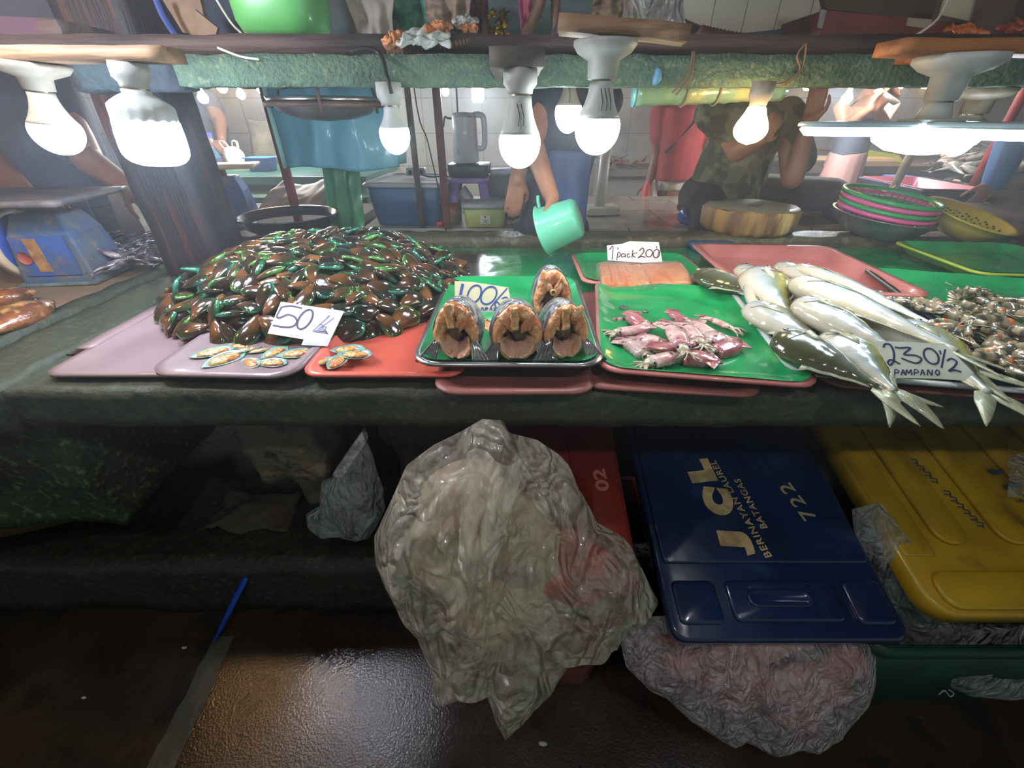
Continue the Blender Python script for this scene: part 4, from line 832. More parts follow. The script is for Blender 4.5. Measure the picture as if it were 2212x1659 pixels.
# ----------------------------------------------------------------- pampano
m_pamp = attr_mat('pampano_skin', [(0.0, (196, 184, 158)), (0.22, (186, 186, 174)), (0.42, (158, 170, 174)), (0.60, (120, 130, 104)), (0.76, (150, 142, 66)), (0.92, (74, 80, 50))], rough=0.2, coat=0.8, rnd=0.12, noise_amt=0.34, ns=11, bump=0.25, bs=90, metal=0.0)
m_pampd = attr_mat('dark_pampano_skin', [(0.0, (196, 196, 176)), (0.3, (150, 160, 160)), (0.6, (98, 104, 84)), (0.9, (66, 70, 44))], rough=0.18, coat=0.9, rnd=0.06, noise_amt=0.22, ns=9, bump=0.12, bs=120)
m_ffin = M('pale_fin', (150, 156, 132), 0.25, (172, 172, 138), ns=6, nd=3, stretch=(2, 14, 2), coat=0.7, bump=0.4, bs=24)
def fish(label, head, tail, za, zb, depth=0.11, thick=0.045, roll=0, bend=0.0, dark=False, back=1, fork=0.09, tail_drop=0.0, name='pampano', eye=True, fin=True):
    """silver fish on its side; back=+1 puts the back edge on the left of the head-to-tail line"""
    a = PZ(head[0], head[1], za); b = PZ(tail[0], tail[1], zb); d = b - a; L_ = d.length; rz = math.atan2(d.y, d.x); ry = -math.asin(max(-1, min(1, d.z / L_)))
    T = thing(name, label, 'fish', a); T.rotation_euler = (Matrix.Rotation(rz, 3, 'Z') @ Matrix.Rotation(ry, 3, 'Y') @ Matrix.Rotation(math.radians(roll), 3, 'X')).to_euler()
    hp = [(0, .05), (.03, .20), (.08, .38), (.16, .50), (.28, .56), (.42, .55), (.56, .44), (.70, .28), (.84, .13), (.93, .075), (1.0, .07)]
    def hh(t):
        for (t0, h0), (t1, h1) in zip(hp, hp[1:]):
            if t <= t1: k = (t - t0) / (t1 - t0); k = k * k * (3 - 2 * k); return h0 + (h1 - h0) * k
        return hp[-1][1]
    n = 20; m_ = 26; rings = []; tn = []
    for i in range(m_ + 1):
        t = i / m_; h = hh(t) * depth * 1.08; th = thick * (hh(t) / 0.56) ** 0.8 * 0.56 + 0.002; cy = bend * L_ * math.sin(pi * t * 0.9) ; ring = []
        for j in range(n):
            an = 2 * pi * j / n; y = h * math.cos(an) * (1.0 if math.cos(an) * back > 0 else 0.92); z = th * math.sin(an) * (1 - 0.25 * abs(math.cos(an)) ** 3)
            ring.append(Vector((L_ * t, cy + y, z))); tn.append(0.5 + 0.5 * math.cos(an) * back)
        rings.append(ring)
    part('body', loft(rings), m_pampd if dark else m_pamp, T, tone=tn)
    # forked tail
    def blade(P, th=0.0012): return prism(P, -th, th)
    fk = []
    for s in (-1, 1):
        k = 10; up, lo = [], []
        for i in range(k + 1):
            t = i / k; x = L_ * 0.985 + fork * t; c = s * (0.009 + 0.040 * t ** 1.1) * (fork / 0.09); wd = 0.019 * (1 - t) ** 0.8 * (0.45 + min(1, t * 3) * 0.55) + 0.0015
            up.append(Vector((x, c + wd * s, -tail_drop * t * t))); lo.append(Vector((x - 0.004, c - wd * s * 1.3, -tail_drop * t * t)))
        V = up + lo; q = (V, [(i, i + 1, k + 2 + i, k + 1 + i) for i in range(k)]); fk.append(q)
    part('tail_fin', join(*fk), m_ffin, T, solid=0.0022)
    if fin:   # long low back and belly fins, pointed breast fin
        for s, t0, t1, hgt in ((1, 0.42, 0.93, 0.018), (-1, 0.50, 0.93, 0.016)):
            k = 14; V1, V2 = [], []
            for i in range(k + 1):
                t = t0 + (t1 - t0) * i / k; cy = bend * L_ * math.sin(pi * t * 0.9); h = hh(t) * depth * (1 if s * back > 0 else .92); e = hgt * (1.9 if i == 1 else (1 - i / k * 0.75)) * (0.3 if i == 0 else 1)
                V1.append(Vector((L_ * t, cy + s * back * (h - 0.003), 0))); V2.append(Vector((L_ * (t + 0.035), cy + s * back * (h + e), 0)))
            part('back_fin' if s > 0 else 'belly_fin', (V1 + V2, [(i, i + 1, k + 2 + i, k + 1 + i) for i in range(k)]), m_ffin, T, solid=0.0018)
        zz = thick * 0.60
        part('breast_fin', ([Vector((L_ * 0.23, -back * 0.005, zz)), Vector((L_ * 0.24, -back * 0.022, zz)), Vector((L_ * 0.44, -back * 0.006, zz * 0.98)), Vector((L_ * 0.34, back * 0.004, zz + 0.001))], [(0, 1, 2, 3)]), m_ffin, T, solid=0.0015)
    g = tube(smooth_path([(L_ * 0.20, back * depth * 0.34, thick * 0.42), (L_ * 0.235, back * depth * 0.1, thick * 0.58), (L_ * 0.23, -back * depth * 0.16, thick * 0.56), (L_ * 0.17, -back * depth * 0.36, thick * 0.36)], 5), 0.0012, 6)
    part('gill_line', g, M('gill_brown', (140, 120, 96), 0.4), T)  # dull brown line along the gill cover
    if eye:
        ex, ey = L_ * 0.085, back * depth * 0.10; ez = thick * 0.40
        e = part('eye', ball((ex, ey, ez), (0.0075, 0.0075, 0.004), 14, 8), M('eye_ring', (190, 186, 160), 0.15, coat=1.0), T); part('pupil', ball((ex, ey, ez + 0.0026), (0.0045, 0.0045, 0.0025), 12, 7), m_eye, e)
    part('mouth', tube([(L_ * 0.004, -back * 0.003, 0.006), (L_ * 0.03, -back * 0.010, thick * 0.20), (L_ * 0.05, -back * 0.013, thick * 0.28)], 0.0012, 6), MATS['gill_brown'], T)
    return T
fish('dark olive pampano at the back left corner of the fish heap', (1500, 590), (1655, 640), 0.955, 0.955, 0.095, 0.045, 0, 0, True, -1, 0.05)
fish('pale pampano showing only its head behind the curled one', (1592, 578), (1760, 660), 0.955, 0.95, 0.085, 0.04)
fish('pampano at the very back of the heap under the rear tray rim', (1672, 572), (1960, 690), 0.965, 0.95, 0.09, 0.045, -8)
fish('upright bellied pampano in the middle with its tail bent left', (1638, 584), (1716, 690), 0.985, 0.955, 0.115, 0.05, 0, -0.05, False, 1, 0.01)
fish('pampano second from the back with the greenish ridge', (1712, 576), (2040, 715), 0.975, 0.955, 0.09, 0.045, -20)
fish('large pampano with a clear eye on top of the heap', (1706, 606), (2065, 760), 1.005, 0.975, 0.115, 0.055, -12)
fish('yellow backed pampano in the centre of the heap', (1716, 652), (1950, 770), 0.995, 0.975, 0.095, 0.05, -8, 0, False, 1, 0.03)
fish('pale pampano lying beneath the two top ones', (1860, 690), (2100, 800), 0.965, 0.955, 0.10, 0.045, 0)
fish('white bellied pampano at the left edge behind the dark one', (1614, 660), (1800, 760), 0.965, 0.955, 0.095, 0.045, 0)
fish('dark backed pampano at the front left of the heap', (1673, 722), (1895, 838), 0.975, 0.95, 0.10, 0.05, 0, 0, True, -1, 0.085)
fish('pale pampano between the dark one and the price card', (1795, 722), (1930, 845), 0.965, 0.95, 0.10, 0.048, 0, 0, False, 1, 0.075, 0.02)
fish('pampano at the right front with its tail hanging over the tray edge', (1950, 700), (2135, 850), 0.960, 0.948, 0.105, 0.05, 0, 0, False, 1, 0.09, 0.01)
# the separate bent tail draped over the tray rim at the left of the heap
cv = [PZ(1700, 625, 0.975), PZ(1650, 602, 0.985), PZ(1622, 612, 0.98), PZ(1620, 640, 0.97), PZ(1632, 668, 0.958)]
tl = thing('pampano_tail', 'bent fish tail draped over the left rim of the pampano tray', 'fish tail', cv[2])
part('tail_stalk', tube(smooth_path(cv, 5), [0.034, 0.032, 0.029, 0.026, 0.023, 0.021, 0.019, 0.018, 0.017, 0.016, 0.015, 0.0145, 0.014, 0.0135, 0.013, 0.013, 0.0125, 0.012, 0.012, 0.012, 0.012], 14, 0.6), m_pamp, tl, world=True, tone=[0.35 + 0.3 * math.sin(2 * pi * (k % 14) / 14) for k in range(21 * 14)])
tf = []
for P in ([(1632, 660), (1618, 684), (1618, 702), (1630, 700), (1655, 676)], [(1640, 664), (1668, 668), (1700, 700), (1716, 716), (1700, 690), (1668, 652)]):
    W = [PZ(u, v, 0.955) for u, v in P]; tf.append((W, [tuple(range(len(W)))]))
part('tail_fin', join(*tf), m_ffin, tl, world=True, solid=0.002)

# ----------------------------------------------------------------- shrimp
m_shr = attr_mat('shrimp_shell', [(0.0, (150, 134, 104)), (0.4, (128, 116, 92)), (0.7, (92, 88, 70)), (0.95, (60, 60, 52))], rough=0.16, coat=1.0, rnd=0.18, noise_amt=0.25, ns=30, bump=0.2, bs=80)
m_roe = M('orange_roe', (206, 112, 54), 0.25, (176, 90, 44), ns=60, coat=0.8)
def shrimp_parts():
    n = 10; P = []; rr = []; N_ = 26
    for i in range(N_ + 1):
        t = i / N_; a = 2.3 * t - 0.35; r0 = 0.052; P.append(Vector((math.sin(a) * r0 * (1 + 0.1 * t), -math.cos(a) * r0 + r0, 0)))
        env = 0.0112 * (0.35 + 0.75 * math.sin(min(1, t * 2.2 + 0.25) * pi / 2)) * (1 - 0.62 * t ** 2); seg = 1.0 + (0.22 if i > 6 else 0) * ((i / 3.0) % 1.0 - 0.4); rr.append(env * seg)
    body = tube(P, rr, n, 1.05); tone = [(0.15 + 0.75 * (((i // n) // 3) % 2)) if i // n > 6 else 0.3 for i in range((N_ + 1) * n)]
    e = P[-1]; d = (P[-1] - P[-2]).normalized(); s = Vector((-d.y, d.x, 0)); fan = []
    for k in (-1, -0.4, 0.4, 1): fan.append(([e, e + d * 0.02 + s * k * 0.012 + s * 0.003, e + d * 0.024 + s * k * 0.012, e + d * 0.02 + s * k * 0.012 - s * 0.003], [(0, 1, 2, 3)]))
    h = P[0]; ant = [tube(smooth_path([h, h + Vector((-0.02, 0.012 * k, 0.006)), h + Vector((-0.05, 0.03 * k, 0.002))], 3), 0.0006, 4) for k in (-1, 1)]
    legs = [tube([P[i], P[i] + (Vector((0, 0.055, 0)) - P[i]).normalized() * 0.018], 0.0009, 4) for i in range(3, 16, 2)]
    return body, tone, join(*fan), join(*ant), join(*legs), P
sb, st, sf, sa, sl, sP = shrimp_parts()
def shrimp(label, u, v, z, rz, tx, ty, sc, group):
    T = thing('shrimp', label, 'shrimp', PZ(u, v, z), eul=(math.radians(tx), math.radians(ty), math.radians(rz)), group=group); T.scale = (sc,) * 3
    part('shell', sb, m_shr, T, tone=st); part('tail_fan', sf, m_shr, T, solid=0.0012); part('feelers', sa, m_shr, T); part('legs', sl, m_shr, T)
    part('roe', mv(ball((0, 0, 0), (0.013, 0.0095, 0.0128), 10, 8), sP[6].x, sP[6].y + 0.0, 0), m_roe, T); return T
s0 = shrimp('grey shrimp with orange head, one of the pile at right', 2080, 690, 0.955, 20, 10, 5, 1.0, 'shrimp pile on the right tray')
for k in range(46):
    for _ in range(60):
        u = R.uniform(1965, 2260); v = R.uniform(650, 800)
        if v > 655 + (u - 1965) * 0.02 and v < 672 + (u - 1965) * 0.60: break
    zz = 0.945 + 0.028 * math.exp(-((v - 700) / 60) ** 2) * R.uniform(0.3, 1.2)
    copy_tree(s0, loc=PZ(u, v, zz), eul=(R.uniform(-0.5, 0.5), R.uniform(-0.5, 0.5), R.uniform(0, 6.28)), scale=R.uniform(0.9, 1.25))

# ================================================================= things on and behind the rear curb
def at(u, v, z): return PZ(u, v, z)
# black round pan of water
p = at(652, 512, 0.94)
bp_ = thing('water_pan', 'wide black pan of dark water behind the mussels', 'pan', (-0.93, 1.84, 0.936))
part('pan_body', lathe([(0.12, 0), (0.17, 0.03), (0.19, 0.068), (0.196, 0.07), (0.194, 0.074), (0.186, 0.072), (0.165, 0.034), (0.118, 0.006), (0.001, 0.006)], 40, True), M('black_plastic', (38, 40, 44), 0.25, (26, 28, 30), ns=12, coat=0.5), bp_)
part('water', lathe([(0.0005, 0.052), (0.176, 0.052)], 40), M('dark_water', (20, 24, 28), 0.04, spec=0.9, bump=0.05, bs=14), bp_)
# chopping block
cb = thing('chopping_block', 'round tree trunk chopping block with knife marks', 'chopping block', (1.02, 1.90, 0.935))
g = lathe([(0.165, 0), (0.175, 0.02), (0.178, 0.085), (0.17, 0.094)], 48, True, False)
part('bark_side', ([Vector((v.x * 1.08, v.y, v.z)) + noise.noise_vector(Vector((v.x * 18, v.y * 18, v.z * 4))) * 0.008 for v in g[0]], g[1]), M('bark', (176, 136, 72), 0.6, (112, 80, 44), ns=20, nd=5, stretch=(1, 1, 0.22), col3=(206, 176, 110), ns3=16, bump=0.6, bs=50), cb)
part('cut_top', lathe([(0.17, 0.094), (0.16, 0.098), (0.0005, 0.097)], 48), M('block_top', (150, 144, 112), 0.45, (126, 122, 98), ns=6, nd=6, lo=0.3, hi=0.7, coat=0.2, bump=0.3, bs=30), cb).scale = (1.08, 1, 1)
part('knife_marks', join(box(-0.01, 0.035, -0.02, -0.014, 0.0975, 0.0985), box(-0.03, 0.0, -0.024, -0.021, 0.0975, 0.0985), box(-0.012, 0.004, -0.05, -0.046, 0.0975, 0.0985)), M('cut_mark', (66, 40, 30), 0.7), cb)
single('blue_block', 'flat blue plastic box behind the rear pink tray', 'box', rbox(0.17, 0.09, 0.022, 0.01), M('blue_pl', (58, 106, 148), 0.4), loc=(0.80, 1.70, ZC + 0.004), rz=-4)
# steel basin with the nested baskets
bx, by = 1.50, 1.80
sbn = thing('steel_basin', 'dented steel basin under the nested baskets', 'basin', (bx, by, 0.937), eul=(math.radians(5), math.radians(4), 0))
part('basin_wall', lathe([(0.09, 0), (0.13, 0.018), (0.165, 0.055), (0.178, 0.078), (0.182, 0.08), (0.178, 0.083), (0.160, 0.055), (0.12, 0.02), (0.001, 0.006)], 44, True), m_steel, sbn)
def basket(label, z, r, mat, tilt, ribs=44):
    T = thing('plastic_basket', label, 'basket', (bx + 0.0, by, z), eul=(math.radians(tilt), math.radians(5), 0), group=None)
    part('rim', lathe([(r - 0.006, 0.058), (r + 0.004, 0.056), (r + 0.007, 0.064), (r + 0.004, 0.071), (r - 0.005, 0.071), (r - 0.006, 0.058)], 48), mat, T)
    part('bottom', lathe([(r * 0.5, 0.0), (r * 0.52, 0.004), (r * 0.48, 0.006), (0.001, 0.006)], 40, True), mat, T)
    S = []
    for k in range(ribs):
        a = 2 * pi * k / ribs; S.append(tube([(math.cos(a) * q, math.sin(a) * q, h) for q, h in ((r * 0.5, 0.003), (r * 0.72, 0.012), (r * 0.9, 0.034), (r, 0.06))], 0.0022, 5))
    part('rib_weave', join(*S), mat, T); return T
m_gb = M('green_basket', (40, 160, 90), 0.35, coat=0.3); m_pb = M('pink_basket', (224, 90, 150), 0.35, coat=0.3)
for k, (l, m_) in enumerate((('lowest pink basket in the steel basin', m_pb), ('green basket second from below in the steel basin', m_gb), ('upper pink basket just under the top green one', m_pb), ('top green basket with open ribs', m_gb))):
    basket(l, 0.966 + 0.0175 * k, 0.166 - 0.001 * (3 - k), m_, 6)
# yellow colander
yc = thing('yellow_colander', 'yellow plastic colander with flower shaped holes', 'colander', (1.80, 1.76, 0.945), eul=(math.radians(14), math.radians(10), 0))
m_yel = M('yellow_plastic', (214, 190, 52), 0.3, (196, 168, 40), ns=5, coat=0.3)
part('bowl_wall', lathe([(0.06, 0), (0.10, 0.02), (0.135, 0.055), (0.145, 0.074), (0.160, 0.078), (0.160, 0.083), (0.142, 0.08), (0.130, 0.056), (0.095, 0.024), (0.001, 0.006)], 48, True), m_yel, yc)
S = []
for k in range(22):
    a = 2 * pi * k / 22
    for pt in range(5):
        b = 2 * pi * pt / 5; rr_, zz = 0.118 + 0.010 * math.sin(b), 0.047 + 0.011 * math.sin(b); aa = a + 0.085 * math.cos(b)
        S.append(ball((rr_ * math.cos(aa), rr_ * math.sin(aa), zz - 0.003), (0.0042, 0.0042, 0.0042), 6, 5))
part('hole_pattern', join(*S), M('hole', (60, 48, 20), 0.7), yc)
single('round_block', 'big flat grey brown chopping block at the right', 'chopping block', rough(lathe([(0.25, 0), (0.27, 0.02), (0.27, 0.05), (0.25, 0.062), (0.12, 0.064), (0.001, 0.064)], 48, True), 0.004, 9), M('greyblock', (104, 92, 78), 0.6, (84, 76, 66), ns=8, bump=0.3), loc=(2.22, 1.92, 0.935))
# plastic pipe stand
pv = thing('pipe_stand', 'white plastic pipe stand with elbow branch', 'pipe stand', (1.935, 2.33, 0.887))
m_pvc = M('pvc', (196, 192, 176), 0.4, (168, 158, 136), ns=14, nd=4)
part('pipe', tube([(0.01, 0, 0.12), (0.035, 0, 0.46)], 0.019, 16), m_pvc, pv)
part('tee_fitting', join(tube([(0, 0, 0), (0, 0, 0.13)], 0.026, 16), tube([(0.0, 0, 0.04), (-0.05, -0.02, 0.06), (-0.085, -0.03, 0.085)], [0.023, 0.024, 0.023], 16), lathe([(0.05, 0), (0.05, 0.008), (0.03, 0.012)], 24, True, True), tube([(0.002, 0, 0.115), (0.004, 0, 0.15)], 0.030, 16)), m_pvc, pv)
part('loose_rod', tube([(-0.085, -0.03, 0.08), (-0.01, -0.04, 0.17)], 0.008, 10), m_pvc, pv)

# ----------------------------------------------------------------- on the tiled bench
ZB = 0.887
def binbox(name, label, cat, loc, rz, w, d, h, body, lid=None, flare=0.03, lidh=0.022, r=0.03):
    T = thing(name, label, cat, loc, rz); part('bin_body', rbox(w, d, h, r, 0, flare), body, T)
    if lid: part('lid', loft([rring(0, 0, w + flare + 0.02, d + flare + 0.02, r, h + 0.001), rring(0, 0, w + flare + 0.024, d + flare + 0.024, r, h + lidh * 0.6), rring(0, 0, w + flare, d + flare, r, h + lidh), rring(0, 0, w + flare - 0.05, d + flare - 0.05, r * 0.8, h + lidh), rring(0, 0, w + flare - 0.06, d + flare - 0.06, r * 0.8, h + lidh - 0.006)]), lid, T)
    return T
m_bin = M('blue_bin', (44, 92, 128), 0.4, (36, 80, 114), ns=4); m_lid = M('lid_white', (176, 174, 170), 0.4, (156, 152, 148), ns=8)
binbox('storage_bin', 'blue plastic bin with whitish lid carrying an extension socket', 'bin', (-0.51, 2.38, ZB), -4, 0.32, 0.36, 0.175, m_bin, m_lid, 0.05)
es = thing('extension_socket', 'white extension socket with two black plugs on the blue bin', 'socket', (-0.50, 2.42, ZB + 0.203), 0); part('socket_body', loft([rring(0, 0, 0.10, 0.05, 0.01, 0), rring(0, 0, 0.10, 0.05, 0.01, 0.035)]), m_lampw, es)
for x in (-0.03, 0.03): part('plug', tube([(x, -0.026, 0.018), (x + 0.008, -0.05, 0.016)], 0.011, 10), m_black, es)
single('power_cord', 'black cord looping from the socket on the bin to the kettle', 'cord', tube(smooth_path([(-0.48, 2.37, ZB + 0.22), (-0.42, 2.34, ZB + 0.205), (-0.34, 2.40, ZB + 0.20), (-0.27, 2.42, ZB + 0.19), (-0.22, 2.40, ZB + 0.25), (-0.17, 2.42, ZB + 0.335)], 6), 0.004, 6), m_black)
single('hanging_wire', 'thin dark wire hanging straight down beside the brown pole', 'wire', tube(smooth_path([(-0.40, 2.1, 2.74), (-0.405, 2.1, 1.5), (-0.37, 2.12, 1.25), (-0.335, 2.15, 0.99)], 5), 0.003, 6), m_black)
single('looped_cable', 'dark looped cable hanging on the tiled wall', 'cable', tube(smooth_path([(PY(947, 180, 3.0).x, 3.0, 2.74), PY(950, 225, 3.0), PY(962, 252, 3.0), PY(980, 254, 3.0), PY(988, 235, 3.0), (PY(985, 180, 3.0).x, 3.0, 2.74)], 6), 0.006, 6), m_black)
st_ = thing('plastic_stool', 'purple plastic stool under the black bin and kettle', 'stool', (-0.22, 2.42, ZB)); m_purp = M('purple_plastic', (140, 108, 168), 0.4, (122, 94, 150), ns=5)
part('seat', rbox(0.20, 0.20, 0.025, 0.03, 0.175), m_purp, st_)
for sx in (-1, 1):
    for sy in (-1, 1): part('leg', loft([rring(sx * 0.098, sy * 0.098, 0.055, 0.045, 0.01, 0), rring(sx * 0.07, sy * 0.075, 0.045, 0.04, 0.01, 0.18)]), m_purp, st_)
binbox('dark_bin', 'dark green black shallow bin on the purple stool', 'bin', (-0.22, 2.42, ZB + 0.202), 0, 0.20, 0.20, 0.055, M('dkbin', (38, 50, 52), 0.4), None, 0.02)
kt = thing('electric_kettle', 'tall white electric kettle on the stacked bin', 'kettle', (-0.235, 2.42, ZB + 0.262), -10); m_ket = M('kettle_white', (206, 204, 206), 0.3, coat=0.3)
part('jug', lathe([(0.062, 0), (0.066, 0.006), (0.062, 0.14), (0.060, 0.20), (0.055, 0.214), (0.001, 0.218)], 36, True), m_ket, kt)
part('handle', tube(smooth_path([(0.05, 0, 0.205), (0.085, 0, 0.205), (0.10, 0, 0.18), (0.10, 0, 0.09), (0.088, 0, 0.066), (0.06, 0, 0.066)], 5), 0.011, 10, 1.3), m_ket, kt)
part('lid_ring', lathe([(0.0605, 0.196), (0.0615, 0.199), (0.0605, 0.202)], 36), m_steel, kt)
part('emblem', join(xf(lathe([(0.006, 0), (0.0075, 0), (0.0075, 0.0012), (0.006, 0.0012)], 16), Matrix.Translation((-0.016, -0.0605, 0.055)) @ Matrix.Rotation(pi / 2, 4, 'X')), box(-0.023, -0.009, -0.0625, -0.061, 0.041, 0.0435)), m_black, kt)
binbox('black_crate', 'dark storage crate right of the purple stool', 'crate', (-0.04, 2.55, ZB), 0, 0.26, 0.22, 0.20, M('dk2', (40, 52, 54), 0.5), None, 0.02)
single('folded_cloth', 'folded white cloth on the dark crate', 'cloth', rough(rbox(0.14, 0.12, 0.022, 0.02, 0.0), 0.006, 16), M('white_cloth', (176, 178, 200), 0.8), loc=(-0.05, 2.52, ZB + 0.202))
single('small_blue_cup', 'small light blue cup in front of the dark crate', 'cup', lathe([(0.024, 0), (0.032, 0.06), (0.034, 0.062), (0.030, 0.06), (0.022, 0.004), (0.001, 0.004)], 24, True), M('ltblue', (96, 160, 190), 0.3), loc=(-0.10, 2.38, ZB + 0.04))
tub = thing('food_tub', 'yellow green plastic tub with white lid and flower sticker', 'tub', (-0.135, 2.21, ZB), 2); m_tub = M('tub_green', (166, 176, 88), 0.4, (152, 162, 78), ns=5)
part('tub_body', rbox(0.185, 0.125, 0.085, 0.02, 0, 0.02), m_tub, tub); part('lid', rbox(0.222, 0.155, 0.022, 0.02, 0.088), m_lid, tub)
for sx in (-1, 1): part('clip', box(sx * 0.107 - 0.005, sx * 0.107 + 0.005, -0.02, 0.02, 0.055, 0.095), m_tub, tub, bevel=0.002)
fl = part('sticker', box(-0.022, 0.026, -0.0695, -0.068, 0.018, 0.062), M('sticker', (190, 192, 168), 0.6), tub, smooth=False)
part('flower_print', join(mv(xf(ball((0, 0, 0), (0.005, 0.005, 0.0006), 12, 6), Matrix.Rotation(pi / 2, 4, 'X')), 0.002, -0.0702, 0.05)), M('redprint', (180, 40, 50), 0.6), tub)
part('leaf_print', join(*[tube([(0.002, -0.0702, 0.028), (0.002 + k * 0.006, -0.0702, 0.036), (0.002 + k * 0.009, -0.0702, 0.044 - abs(k) * 0.004)], 0.0009, 4) for k in (-2, -1, 0, 1, 2)] + [box(-0.012, 0.018, -0.0705, -0.0697, 0.0225, 0.025)]), M('greyprint', (86, 92, 84), 0.6), tub)
mg = thing('mug', 'red and green printed mug beside the yellow green tub', 'mug', (-0.30, 2.27, ZB), 0)
part('cup_body', lathe([(0.036, 0), (0.042, 0.006), (0.043, 0.085), (0.040, 0.086), (0.038, 0.01), (0.001, 0.008)], 28, True), M('mugred', (140, 62, 52), 0.35, (70, 92, 50), ns=16, nd=3), mg)
part('handle', tube(smooth_path([(-0.04, 0, 0.07), (-0.066, 0, 0.068), (-0.07, 0, 0.035), (-0.042, 0, 0.018)], 5), 0.007, 8), m_lampw, mg)
single('clear_cup', 'upturned clear plastic cup leaning on the tub', 'cup', xf(lathe([(0.03, 0), (0.036, 0.07), (0.001, 0.071)], 24), Matrix.Translation((-0.22, 2.33, ZB + 0.09)) @ Matrix.Rotation(-0.7, 4, 'Y')), M('clearcup', (190, 196, 196), 0.2, trans=0.6))
single('red_wrapper', 'small red wrapper on the bench edge', 'wrapper', rough(rbox(0.035, 0.02, 0.022, 0.006), 0.004, 60), M('redwrap', (176, 50, 60), 0.4), loc=(-0.36, 2.18, ZB))
single('crumpled_paper', 'crumpled paper scraps with orange bits right of the tub', 'paper', rough(grid(lambda a, b: (0.08 * a, 0.07 * b, 0.012 * abs(math.sin(a * 9) * math.cos(b * 7))), 14, 12), 0.01, 40), M('scrap', (172, 166, 150), 0.7, (190, 110, 60), ns=30, lo=0.55, hi=0.62), loc=(-0.02, 2.17, ZB + 0.008), solid=0.001)
# white pedestal scale
ws = thing('pedestal_stand', 'white stand with flat foot and round column on the bench', 'stand', (0.50, 2.52, ZB), 8); m_wst = M('stand_white', (186, 184, 172), 0.45, (168, 160, 144), ns=8)
part('foot', rbox(0.19, 0.17, 0.035, 0.012), m_wst, ws, bevel=0.002); part('column', tube([(0, 0.02, 0.034), (0.005, 0.02, 0.33)], [0.03, 0.026], 20), m_wst, ws); part('bracket', box(-0.03, 0.03, 0.0, 0.04, 0.30, 0.345), m_wst, ws, bevel=0.003)
# crates on the right of the bench
cr = thing('fish_crate', 'blue grey crate with pink inside standing at an angle', 'crate', (2.26, 2.54, ZB), -6)
part('crate_shell', pan_shape(0.34, 0.56, 0.15, 0.02, 0.006, 0.03, 0.012, 4), M('bluegrey', (74, 84, 112), 0.45, (62, 72, 100), ns=5), cr)
part('inside_lining', pan_shape(0.315, 0.535, 0.152, 0.02, 0.004, 0.03, 0.003, 4), M('pinkin', (176, 88, 104), 0.45), cr).location = (0, 0, 0.0035)
bk = thing('purple_basket', 'small purple slotted basket left of the fish crate', 'basket', (1.93, 2.86, ZB), 0)
part('basket_wall', lathe([(0.075, 0), (0.08, 0.004), (0.096, 0.12), (0.104, 0.124), (0.104, 0.132), (0.094, 0.13), (0.076, 0.01), (0.001, 0.008)], 36, True), M('lilac', (152, 118, 200), 0.4), bk)
part('slot_pattern', join(*[xf(box(-0.0015, 0.0015, -0.001, 0.001, 0, 0.025), Matrix.Rotation(2 * pi * k / 40, 4, 'Z') @ Matrix.Translation((0, -0.0868 - 0.006 * r, 0.03 + 0.04 * r))) for k in range(40) for r in (0, 1)]), M('slot', (60, 44, 90), 0.7), bk)
binbox('blue_tub', 'deep blue tub behind the fish crate', 'tub', (2.50, 2.93, ZB), 0, 0.14, 0.2, 0.14, M('deepblue', (30, 62, 128), 0.4), None, 0.03)
single('steel_tray', 'shiny steel tray propped under the far fish', 'tray', rough(lathe([(0.17, 0), (0.19, 0.008), (0.19, 0.011), (0.165, 0.004), (0.001, 0.003)], 36, True), 0.003, 9), m_steel, loc=(2.75, 2.85, 0.99), eul=(0.05, 0.1, 0))
single('blue_wrap', 'blue plastic wrapped bundle at the bench edge left of the seated person', 'bundle', rough(ball((0, 0, 0.04), (0.06, 0.05, 0.05), 18, 12), 0.014, 20), M('bluewrap', (36, 84, 150), 0.2, (24, 60, 120), ns=20, coat=0.6), loc=(0.90, 2.24, ZB))
single('blue_strip', 'blue plastic strip hanging in front of the tiled bench', 'plastic strip', rough(dense_box(0.93, 0.99, 2.11, 2.125, 0.70, 0.875, 0.02), 0.006, 20), MATS['bluewrap'])

# ----------------------------------------------------------------- hanging sheets
def drape(name, label, cat, P, y, mat, amp=0.02, fs=18, depth=0.03, nu=60, nv=40, solid=0.002):
    """hanging sheet bounded by top-left, top-right, bottom-right, bottom-left points"""
    W = [PY(u, v, y) for u, v in P]
    def fn(a, b):
        q = W[3].lerp(W[2], a).lerp(W[0].lerp(W[1], a), b); f = math.sin(a * fs + 2 * noise.noise((a * 3, b * 1.2, y * 9))) * amp * (1.2 - 0.5 * b) + noise.noise((a * 5, b * 4, y * 5)) * depth
        return q + Vector((0, f, 0))
    return single(name, label, cat, grid(fn, nu, nv), mat, solid=solid)
m_teal = M('teal_plastic', (92, 164, 178), 0.42, (72, 142, 162), ns=3, nd=3, stretch=(2, 1, 0.5), coat=0.15, bump=0.2, bs=7)
